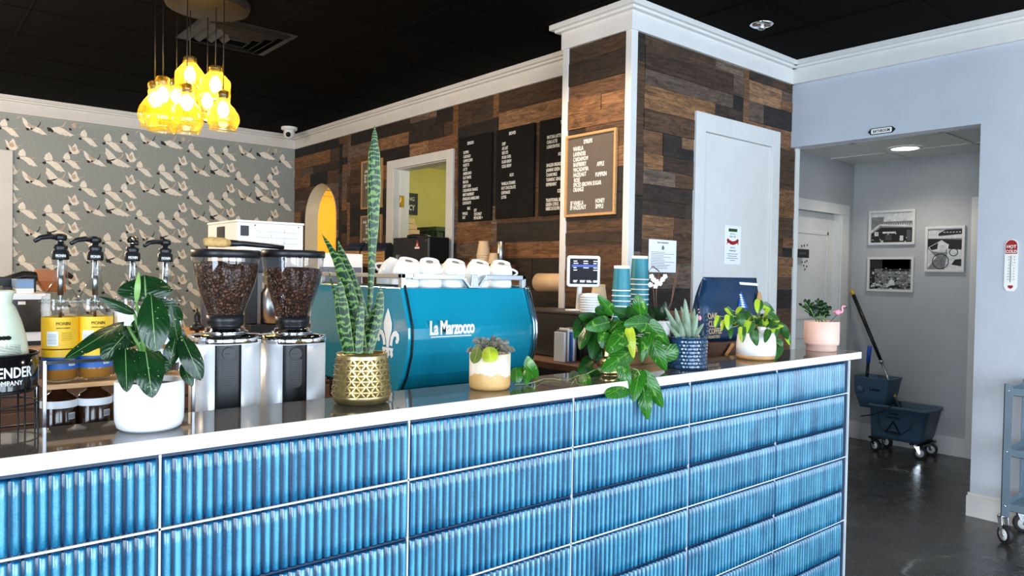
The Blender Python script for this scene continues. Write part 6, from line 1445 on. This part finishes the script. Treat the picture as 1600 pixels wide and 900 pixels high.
b_ = P(1309, 488, 1, 1.66); fl = thing('flamingo_pick', 'small pink flamingo ornament stuck into the pink pot', 'ornament', b_-Vector((0, 0, .03)))
s_ = 1/ppm(b_); rr_ = Vector((CR.x, CR.y, 0)).normalized()
q = MB(); q.sphere(b_, 5.2*s_, 14, sc=(1.35, .8, .85)); pts = [b_+rr_*dx*s_+Vector((0, 0, dz*s_)) for dx, dz in ((4, -1), (7, 1), (7.5, 4), (6.5, 7), (7.5, 9.5), (10, 10), (12, 8.6))]; q.tube(pts, [2.2*s_, 1.6*s_, 1.2*s_, 1.1*s_, 1.3*s_, 1.2*s_, .8*s_], 10)
q.prism([(-8*s_, 1*s_), (-3*s_, 3.5*s_), (-2*s_, -2*s_)], -.003, .003, T=Matrix(((rr_.x, 0, -rr_.y, b_.x), (rr_.y, 0, rr_.x, b_.y), (0, 1, 0, b_.z), (0, 0, 0, 1)))); q.build('flamingo_body', 'pink', fl)
MB().sphere(pts[-1]+rr_*.8*s_-Vector((0, 0, 1*s_)), 1.2*s_, 8).build('beak', 'ink', fl); MB().tube([b_-Vector((0, 0, 3*s_)), Vector((c.x+R_*.5, c.y-.01, LZ+zt_-.015))], .0012, 6).build('pick', 'black', fl)
# --- orchid in a white pot on the table
c = P(1030, 530, 1, 2.1); c.z = 1.05; zt_ = P(1030, 501, 1, 2.1).z-1.05; pr_ = ppm(c)
t = pot_thing('white_orchid', 'thin stemmed orchid with small white flowers in a white pot behind the aloe', c)
R_ = 17/pr_; MB().lathe([(0, 0), (R_*.7, 0), (R_*.75, .004), (R_, zt_), (R_-.005, zt_), (R_-.006, zt_-.02), (0, zt_-.02)], c, 32, cap=False).build('pot', 'white_matte', t); MB().lathe([(R_-.005, zt_-.01), (0, zt_-.006)], c, 24, cap=False).build('soil', 'soil', t, fix=False)
q = MB(); y = 2.1
for b_, t_, w_ in (((1026, 502), (1012, 480), 10), ((1034, 502), (1040, 471), 12), ((1030, 502), (1022, 478), 12), ((1036, 500), (1048, 492), 9), ((1028, 500), (1034, 480), 12)): px_leaf(q, b_, t_, w_, y, y-.02, 'lance')
q.build('foliage', 'leaf_dark', t, fix=False)
sb = MB()
for pts in ([(1024, 502), (1022, 470), (1020, 440), (1013, 424), (1020, 416), (1030, 424)], [(1027, 502), (1025, 465), (1026, 440), (1030, 428), (1038, 430)], [(1038, 500), (1048, 478), (1052, 450), (1056, 430), (1063, 422)], [(1034, 500), (1050, 470), (1055, 445), (1058, 425), (1061, 415)]):
    v = [P(x_, y_, 1, y) for x_, y_ in pts]; sb.tube(v, .0026, 6)
sb.build('flower_stems', 'wood_brown', t)
q = MB(); r = random.Random(6)
for k, (fx, fy) in enumerate(((1018, 432), (1026, 440), (1035, 437), (1016, 445), (1024, 447), (1031, 443), (1039, 432), (1021, 437))):
    o_ = P(fx, fy, 1, y-.02); 
    for i in range(5):
        a_ = 2*PI*i/5+k; d = CR*math.cos(a_)+CU*math.sin(a_); leaf(q, [o_, o_+d*.007-CF*.003, o_+d*.0125], .011, 'oval', N=4, fold=.1)
q.build('flowers', 'letter', t, fix=False)
# ================================================================ HALL AND RIGHT WALL
def frame_pic(y1, y0, z0, z1, label, draw):
    T = fr_x(XH-.001, y1, z0); w_, h_ = y1-y0, z1-z0; t = thing('framed_photograph', label, 'framed photograph', (XH-.01, (y0+y1)/2, z0), 'framed black and white photographs')
    fw = .02; q = MB().box((0, 0, 0), (w_, fw, .022), T=T).box((0, h_-fw, 0), (w_, h_, .022), T=T).box((0, fw, 0), (fw, h_-fw, .022), T=T).box((w_-fw, fw, 0), (w_, h_-fw, .022), T=T); q.build('frame', 'trim', t, bevel=.001)
    MB().box((fw, fw, 0), (w_-fw, h_-fw, .008), T=T).build('print_sheet', 'photo_mid', t)
    q = [MB(), MB(), MB()]; iw, ih = w_-2*fw, h_-2*fw
    def R2(k, x0, y0_, x1, y1_, l=0): q[k].box((fw+x0*iw, fw+y0_*ih, .008), (fw+x1*iw, fw+y1_*ih, .0084+.0003*l), T=T)
    def PG(k, pts, l=0): q[k].prism([(fw+x*iw, fw+y*ih) for x, y in pts], .008, .0084+.0003*l, T=T)
    draw(R2, PG, q, T, fw, iw, ih)
    for m_, n_, k in (('photo_dark', 'dark_tones', 0), ('photo_light', 'light_tones', 1), ('photo_grey', 'mid_tones', 2)):
        if q[k].v: q[k].build(n_, m_, t)
for n_, v in (('photo_mid', 120), ('photo_dark', 22), ('photo_light', 205), ('photo_grey', 76)): M[n_] = mat(n_, S(v, v, v), .5, var=.25, vs=25)
def d1(R2, PG, q, T, fw, iw, ih):
    r = random.Random(1); PG(0, [(0, 0), (1, 0), (1, .47), (.25, .5), (0, .30)]); R2(1, 0, .86, 1, 1, 0); R2(1, .3, .70, 1, .86, 0)
    PG(1, [(0, .32), (.22, .56), (.98, .50), (.98, .55), (.2, .62), (0, .42)], 2)
    for k in range(14): x = .22+k*.055; PG(1, [(x, .56), (x+.04, .56), (x+.02, .64)], 3)
    R2(1, .08, .22, .18, .36, 2); R2(1, .28, .30, .6, .36, 2); R2(1, .70, .05, .78, .22, 2); R2(1, .24, .0, .30, .07, 2); R2(2, .35, .08, .5, .25, 2); R2(2, .86, .05, .96, .4, 2)
    for k in range(18): x, y = r.random()*.9, r.random()*.35; R2(1 if k % 2 else 2, x, y, x+.03, y+.03, 2)
def d2(R2, PG, q, T, fw, iw, ih):
    r = random.Random(2); R2(0, 0, .68, 1, 1, 0); R2(0, 0, .0, .12, .7, 0); R2(0, .3, .6, .95, 1, 0)
    for k in range(150):
        x, y = r.random()*.94, r.random()*.70; w_ = r.uniform(.02, .07)*(1.2-y); c_ = r.choice((0, 1, 1, 2)); R2(c_, x, y, x+w_, y+w_*.8, 1+k % 5)
    PG(1, [(.45, .12), (.62, .12), (.60, .28), (.53, .34), (.47, .25)], 7); PG(0, [(.42, .04), (.75, .06), (.70, .16), (.5, .12)], 8); R2(0, .05, .2, .13, .55, 7); R2(1, .06, .5, .11, .58, 8)
def d3(R2, PG, q, T, fw, iw, ih):
    R2(1, 0, .80, 1, 1, 0); PG(0, [(.3, .82), (1, .86), (1, .98), (.5, .97), (.3, .88)], 1); R2(1, 0, .76, 1, .80, 2)
    for k in range(6): R2(1, .45+k*.09, .90, .50+k*.09, .92, 2)
    PG(0, [(0, .55), (1, .48), (1, .72), (0, .76)], 1); PG(1, [(0, .02), (.25, .3), (0, .52)], 2)
    def ring(cx_, cy_, r_, k, l): n = 24; \
        [PG(k, [(cx_+r_*math.cos(a), cy_+r_*math.sin(a)*iw/ih), (cx_+r_*math.cos(b), cy_+r_*math.sin(b)*iw/ih), (cx_+(r_-.025)*math.cos(b), cy_+(r_-.025)*math.sin(b)*iw/ih), (cx_+(r_-.025)*math.cos(a), cy_+(r_-.025)*math.sin(a)*iw/ih)], l) for a, b in [(2*PI*i/n, 2*PI*(i+1)/n) for i in range(n)]]
    PG(1, [(.5, .0), (1, .0), (1, .48), (.6, .5)], 2); ring(.38, .20, .25, 0, 5); ring(.76, .42, .13, 0, 5)
    for a in range(6): PG(0, [(.38, .20), (.38+.24*math.cos(a), .20+.2*math.sin(a)), (.38+.24*math.cos(a+.03), .20+.2*math.sin(a+.03))], 5)
    for k in range(5): x = .28+k*.07; PG(1, [(x, .42), (x+.03, .42), (x+.05, .62), (x+.02, .62)], 6)
    PG(1, [(.02, .55), (.40, .72), (.62, .60), (.5, .42), (.1, .45)], 4); PG(0, [(.05, .55), (.3, .66), (.28, .5), (.1, .48)], 5); PG(0, [(.7, .12), (.98, .08), (1, .26), (.8, .24)], 4)
frame_pic(2.903, 2.52, 1.722, 2.02, 'framed photo of a storefront with a scalloped awning, upper left of three in the hall', d1)
frame_pic(2.906, 2.522, 1.318, 1.616, 'framed photo of a crowded outdoor market, lower left of three in the hall', d2)
frame_pic(2.438, 2.142, 1.492, 1.866, 'upright framed photo of a bicycle beside a road, right of three in the hall', d3)
# bathroom sign over the opening
bs = thing('bathroom_sign', 'small black and white BATHROOM plaque on the wall above the hall opening', 'sign', (XD-.005, 2.137, 2.385))
T = fr_x(XD-.001, 2.137, 2.402)
oc = lambda a, b, c: [(-a, -b+c), (-a+c, -b), (a-c, -b), (a, -b+c), (a, b-c), (a-c, b), (-a+c, b), (-a, b-c)]
MB().prism(oc(.075, .021, .008), 0, .006, T=T).prism([(-.088, 0), (-.074, .014), (-.074, -.014)], 0, .005, T=T).prism([(.088, 0), (.074, .014), (.074, -.014)], 0, .005, T=T).build('plate', 'black', bs)
MB().prism(oc(.066, .0165, .004), .006, .0066, T=T).build('plate_face', 'letter', bs); MB().text('BATHROOM', .027, T @ Matrix.Translation((0, -.0095, .0068)), 0, 'CENTER', .72, .0004, .0006).build('sign_lettering', 'ink', bs)
# thermometer
th_ = thing('wall_thermometer', 'long white enamel thermometer with a red HOT and COLD top on the pale wall', 'thermometer', (XD-.005, 1.38, 1.385)); tz0, tz1 = P(1580, 455, 0, XD).z, P(1581, 374, 0, XD).z
T = fr_x(XD-.001, 1.381, tz0); hw = .033; H2 = tz1-tz0
ol = [(hw*math.cos(a), H2-.036+.036*math.sin(a)) for a in [PI*k/14 for k in range(15)]]
MB().prism([(hw, .025), (hw*.55, .0), (-hw*.55, 0), (-hw, .025)][::-1]+ol, 0, .004, T=T).build('enamel_plate', 'letter', th_)
i2 = [(hw*.9*math.cos(a), H2-.037+.033*math.sin(a)) for a in [PI*k/14 for k in range(15)]]
MB().prism(i2+[(-hw*.9, H2-.085), (hw*.9, H2-.085)], .004, .0046, T=T).build('red_panel', 'red', th_); MB().prism([(-.013, .022), (0, .013), (.013, .022), (.013, .034), (-.013, .034)], .004, .0046, T=T).build('red_badge', 'red', th_)
MB().text('HOT', .024, T @ Matrix.Translation((0, H2-.05, .0048)), 0, 'CENTER', .95, .0003, .0006).text('COLD', .024, T @ Matrix.Translation((0, H2-.079, .0048)), 0, 'CENTER', .85, .0003, .0006).text('AND', .006, T @ Matrix.Translation((0, H2-.058, .0048)), 0, 'CENTER', .9, .0002).build('white_lettering', 'letter', th_)
q = MB().box((-.004, .052, .004), (-.0015, H2-.095, .0048), T=T)
for k in range(9):
    z = .065+k*(H2-.17)/8
    q.text(str(120-k*20), .0095, T @ Matrix.Translation((-.0085, z, .0042)), 0, 'RIGHT', .8, .0002).text(str(50-k*10), .0095, T @ Matrix.Translation((.0105, z, .0042)), 0, 'LEFT', .8, .0002)
q.build('scale_marks', 'ink', th_); MB().cyl(T @ Vector((.003, .06, .006)), T @ Vector((.003, H2-.095, .006)), .0022, 8).sphere(T @ Vector((.003, .058, .006)), .004, 8).build('glass_tube', 'glass', th_)
# door sign with braille dots on the hall door
v = P(1253, 396, 1, YH+.01); ds = thing('restroom_door_sign', 'small black sign with dots around it on the grey white hall door', 'sign', (v.x, YH+.01, v.z-.05))
T = fr_y(v.x+.05, YH+.009, v.z); MB().box((-.16, -.035, -.0), (.05, .035, .008), T=T).build('plate', 'black', ds); MB().text('RESTROOM', .025, T @ Matrix.Translation((-.055, -.008, .0085)), 0, 'CENTER', .8, .0003).build('sign_lettering', 'grey_mark', ds)
q = MB()
for k, (dx, dz) in enumerate(((-.02, .065), (.03, .07), (.0, -.07), (.03, -.06), (-.02, -.10), (.03, -.105), (.0, -.13), (-.05, -.07), (-.06, .06))): q.prism([(dx+.007*math.cos(a), dz+.010*math.sin(a)) for a in [2*PI*i/8 for i in range(8)]], 0, .002, T=T)
q.build('dots', 'ink', ds)
# ---------------- mop bucket (blue grey), wringer, mop
bz = 0
bk = thing('mop_bucket', 'blue grey wheeled mop bucket with wringer standing in the hall by the wall', 'mop bucket', (6.33, 2.50, 0))
def ring_(x0, x1, y0, y1, z, r=.03, n=5):
    cx_, cy_ = (x0+x1)/2, (y0+y1)/2; return [(cx_+a, cy_+b, z) for a, b in rrect((x1-x0)/2, (y1-y0)/2, r, n)]
yL, yR = P(1356, 640, 0, 6.2).y, P(1450, 645, 0, 6.2).y; zR = P(1400, 636, 0, 6.2).z; zB = P(1395, 689, 0, 6.2).z
yLb, yRb = yL-.01, P(1434, 690, 0, 6.2).y
xa, xb_ = 6.20, 6.52
out = [ring_(xa+.03, xb_-.03, yRb, yLb, zB), ring_(xa+.02, xb_-.02, yRb-.02, yLb, zB+.04), ring_(xa, xb_, yR, yL, zR-.02, .05), ring_(xa-.008, xb_+.008, yR-.01, yL+.01, zR-.02, .05), ring_(xa-.008, xb_+.008, yR-.01, yL+.01, zR, .05), ring_(xa+.012, xb_-.012, yR+.01, yL-.01, zR, .05), ring_(xa+.035, xb_-.035, yRb+.02, yLb-.02, zB+.03)]
MB().loft(out).build('bucket_body', 'blue_plastic', bk)
q = MB(); pz_ = (zR+zB)/2
for s_ in (1, -1): q.tube([(xa+.010-.003, yL-.07+.0, zR-.03), (xa+.012, yL-.09, zB+.10), (xa+.018, (yL+yR)/2+.09, zB+.05), (xa+.018, (yL+yR)/2-.02, zB+.05), (xa+.008, (yL+yR)/2-.10, zB+.12), (xa, (yL+yR)/2-.12, zR-.03)], .006, 8)
q.build('body_rib', 'blue_plastic', bk)
T = fr_x(xa+.004, (yL+yR)/2+.03, pz_); q = MB()
tri = [(-.06, -.075), (.06, -.075), (.0, .025)]; 
for i in range(3):
    a, b = Vector((*tri[i], 0)), Vector((*tri[(i+1) % 3], 0)); m_ = Vector((0, -.04, 0)); q.prism([(a.x, a.y), (b.x, b.y), (b.x+(m_.x-b.x)*.25, b.y+(m_.y-b.y)*.25), (a.x+(m_.x-a.x)*.25, a.y+(m_.y-a.y)*.25)], -.004, .004, T=T)
q.text('Lavex', .04, T @ Matrix.Translation((0, .07, .002)), 0, 'CENTER', .8, .002).text('CAUTION', .03, T @ Matrix.Translation((0, .038, .004)), 0, 'CENTER', .8, .002); q.build('bucket_print', 'ink', bk)
wz0, wz1 = P(1360, 638, 0, 6.25).z, P(1362, 590, 0, 6.25).z; wy0, wy1 = P(1391, 600, 0, 6.25).y, P(1334, 600, 0, 6.25).y
MB().loft([ring_(6.27, 6.46, wy0+.06, wy1-.04, wz0, .02), ring_(6.25, 6.48, wy0+.02, wy1-.0, (wz0+wz1)/2, .02), ring_(6.24, 6.49, wy0, wy1, wz1-.01, .02), ring_(6.235, 6.495, wy0-.01, wy1+.01, wz1, .02), ring_(6.255, 6.475, wy0+.01, wy1-.01, wz1, .02), ring_(6.28, 6.45, wy0+.06, wy1-.04, wz0+.03, .02)]).cyl((6.232, wy1-.05, (wz0+wz1)/2+.02), (6.25, wy1-.05, (wz0+wz1)/2+.02), .035, 20).build('wringer', 'blue_plastic', bk)
MB().text('Lavex', .045, fr_x(6.236, (wy0+wy1)/2-.03, (wz0+wz1)/2+.02), 0, 'CENTER', .8, .002).build('wringer_print', 'ink', bk)
hz1, hz0 = P(1359, 541, 0, 6.3), P(1354, 590, 0, 6.3)
MB().tube([hz0-Vector((0, 0, .04)), hz0+(hz1-hz0)*.5], .013, 10).build('wringer_lever', 'black', bk); MB().tube([hz0+(hz1-hz0)*.48, hz1], [.016, .018], 12).build('lever_grip', 'blue_bright', bk)
MB().tube([P(1346, 650, 0, 6.16), P(1362, 648, 0, 6.15), P(1380, 643, 0, 6.15), P(1393, 634, 0, 6.18), P(1398, 634, 0, 6.2)], .005, 8).build('bail_handle', 'black', bk)
def caster(T0, x, y, r, w_, parent, fz=None, ang=0, bracket='chrome', tyre='rubber'):
    cz = r; d = Vector((math.cos(ang), math.sin(ang), 0)); n = Vector((-d.y, d.x, 0)); c = Vector((x, y, cz))
    w = MB().tube([c-n*w_/2, c-n*w_*.42, c+n*w_*.42, c+n*w_/2], [r*.9, r, r, r*.9], 28).build('caster_wheel', tyre, parent)
    MB().cyl(c-n*(w_/2+.002), c+n*(w_/2+.002), r*.62, 24).build('wheel_hub', 'white_plastic', w); MB().cyl(c-n*(w_/2+.006), c+n*(w_/2+.006), r*.18, 12).build('axle_nut', 'chrome', w)
    q = MB(); top_ = c+d*r*.55; top_.z = T0
    for s_ in (-1, 1):
        o = n*s_*(w_/2+.004); pl_ = [c+o+Vector((0, 0, -r*.15))-d*r*.12, c+o+Vector((0, 0, -r*.15))+d*r*.2, top_+o+d*r*.35+Vector((0, 0, -.01)), top_+o-d*r*.4+Vector((0, 0, -.01))]
        o2_ = n*s_*.002; q.add(pl_+[p+o2_ for p in pl_], [(0, 1, 2, 3), (7, 6, 5, 4), (0, 1, 5, 4), (1, 2, 6, 5), (2, 3, 7, 6), (3, 0, 4, 7)])
    q.cyl(top_+Vector((0, 0, -.014)), top_+Vector((0, 0, -.002)), w_/2+.01, 20); q.build('caster_bracket', bracket, parent)
    return top_
for x, y in ((6.25, yRb+.0), (6.47, yRb), (6.25, yLb-.04), (6.47, yLb-.04)):
    caster(zB-.002, x, y, .048, .028, bk, ang=1.9 if y == yRb else 1.2, tyre='rubber', bracket='chrome' if x < 6.3 and y == yRb else 'black')
MB().box((6.22, yRb-.03, zB-.012), (6.50, yRb+.07, zB-.0)).build('caster_plate', 'black', bk); MB().box((6.22, yLb-.08, zB-.012), (6.5, yLb+.01, zB)).build('caster_plate', 'black', bk)
mp = thing('wet_mop', 'long black mop handle with a yellow cap leaning in the bucket against the wall', 'mop', P(1405, 637, 0, 6.35))
A_, B_, C_, D_2 = P(1330, 452, 0, 6.55), P(1333.5, 461, 0, 6.545), P(1377, 565, 0, 6.45), P(1406, 640, 0, 6.38)
MB().tube([B_, B_+(C_-B_)*.4, C_], [.016, .016, .013], 12).build('grip_sleeve', 'black', mp); MB().tube([A_, B_], [.010, .016], 12).build('end_cap', 'yellow', mp)
MB().tube([C_+(B_-C_)*.01, D_2], .010, 12).cyl(C_+Vector((0, 0, .012)), C_-Vector((0, 0, .016)), .018, 12).build('pole', 'steel', mp); m1, m2 = C_+(D_2-C_)*.68, C_+(D_2-C_)*.74; MB().tube([m1, m2], .0125, 12).build('yellow_band', 'yellow', mp)
q = MB(); r = random.Random(9); E_ = D_2
for k in range(26): q.tube([E_, E_+Vector((r.uniform(-.06, .06), r.uniform(-.06, .06), -.06)), E_+Vector((r.uniform(-.09, .09), r.uniform(-.09, .09), -.13))], .006, 5)
q.build('mop_head', 'stringy', mp)['kind'] = 'stuff'
# ---------------- steel utility cart
cx0, cx1, cy1, cy0 = 4.60, 4.955, 1.285, .55
ct_ = thing('utility_cart', 'blue grey steel utility cart with three trays on castors by the right wall', 'cart', ((cx0+cx1)/2, .92, 0))
zt_ = P(1583, 601, 0, cx0).z; zs = [P(1583, 607, 0, cx0).z, P(1583, 703, 0, cx0).z, P(1583, 789, 0, cx0).z]
for x in (cx0, cx1):
    for y in (cy0, cy1):
        sx = 1 if x == cx0 else -1; sy_ = 1 if y == cy0 else -1
        po = MB().box((min(x, x+sx*.04), min(y, y+sy_*.004), .15), (max(x, x+sx*.04), max(y, y+sy_*.004), zt_)).box((min(x, x+sx*.004), min(y, y+sy_*.04), .15), (max(x, x+sx*.004), max(y, y+sy_*.04), zt_)).build('post', 'cart_steel', ct_)
        q = MB()
        for z in zs: q.cyl((x+sx*.0, y+sy_*.02, z-.015), (x-sx*.004, y+sy_*.02, z-.015), .005, 8)
        q.build('bolt', 'chrome', po)
for z in zs:
    q = MB().box((cx0+.004, cy0+.004, z-.04), (cx1-.004, cy1-.004, z-.036))
    for lo, hi in (((cx0+.004, cy0+.004, z-.04), (cx0+.007, cy1-.004, z)), ((cx1-.007, cy0+.004, z-.04), (cx1-.004, cy1-.004, z)), ((cx0+.004, cy0+.004, z-.04), (cx1-.004, cy0+.007, z)), ((cx0+.004, cy1-.007, z-.04), (cx1-.004, cy1-.004, z))): q.box(lo, hi)
    q.build('tray', 'cart_steel', ct_, bevel=.001)
for x, y, an in ((cx0+.03, cy1-.02, .9), (cx1-.03, cy1-.02, 2.2), (cx0+.03, cy0+.03, .8), (cx1-.03, cy0+.03, .6)):
    caster(.152, x+(0 if an != .9 else -.01), y, .050, .026, ct_, ang=an+PI*.0)
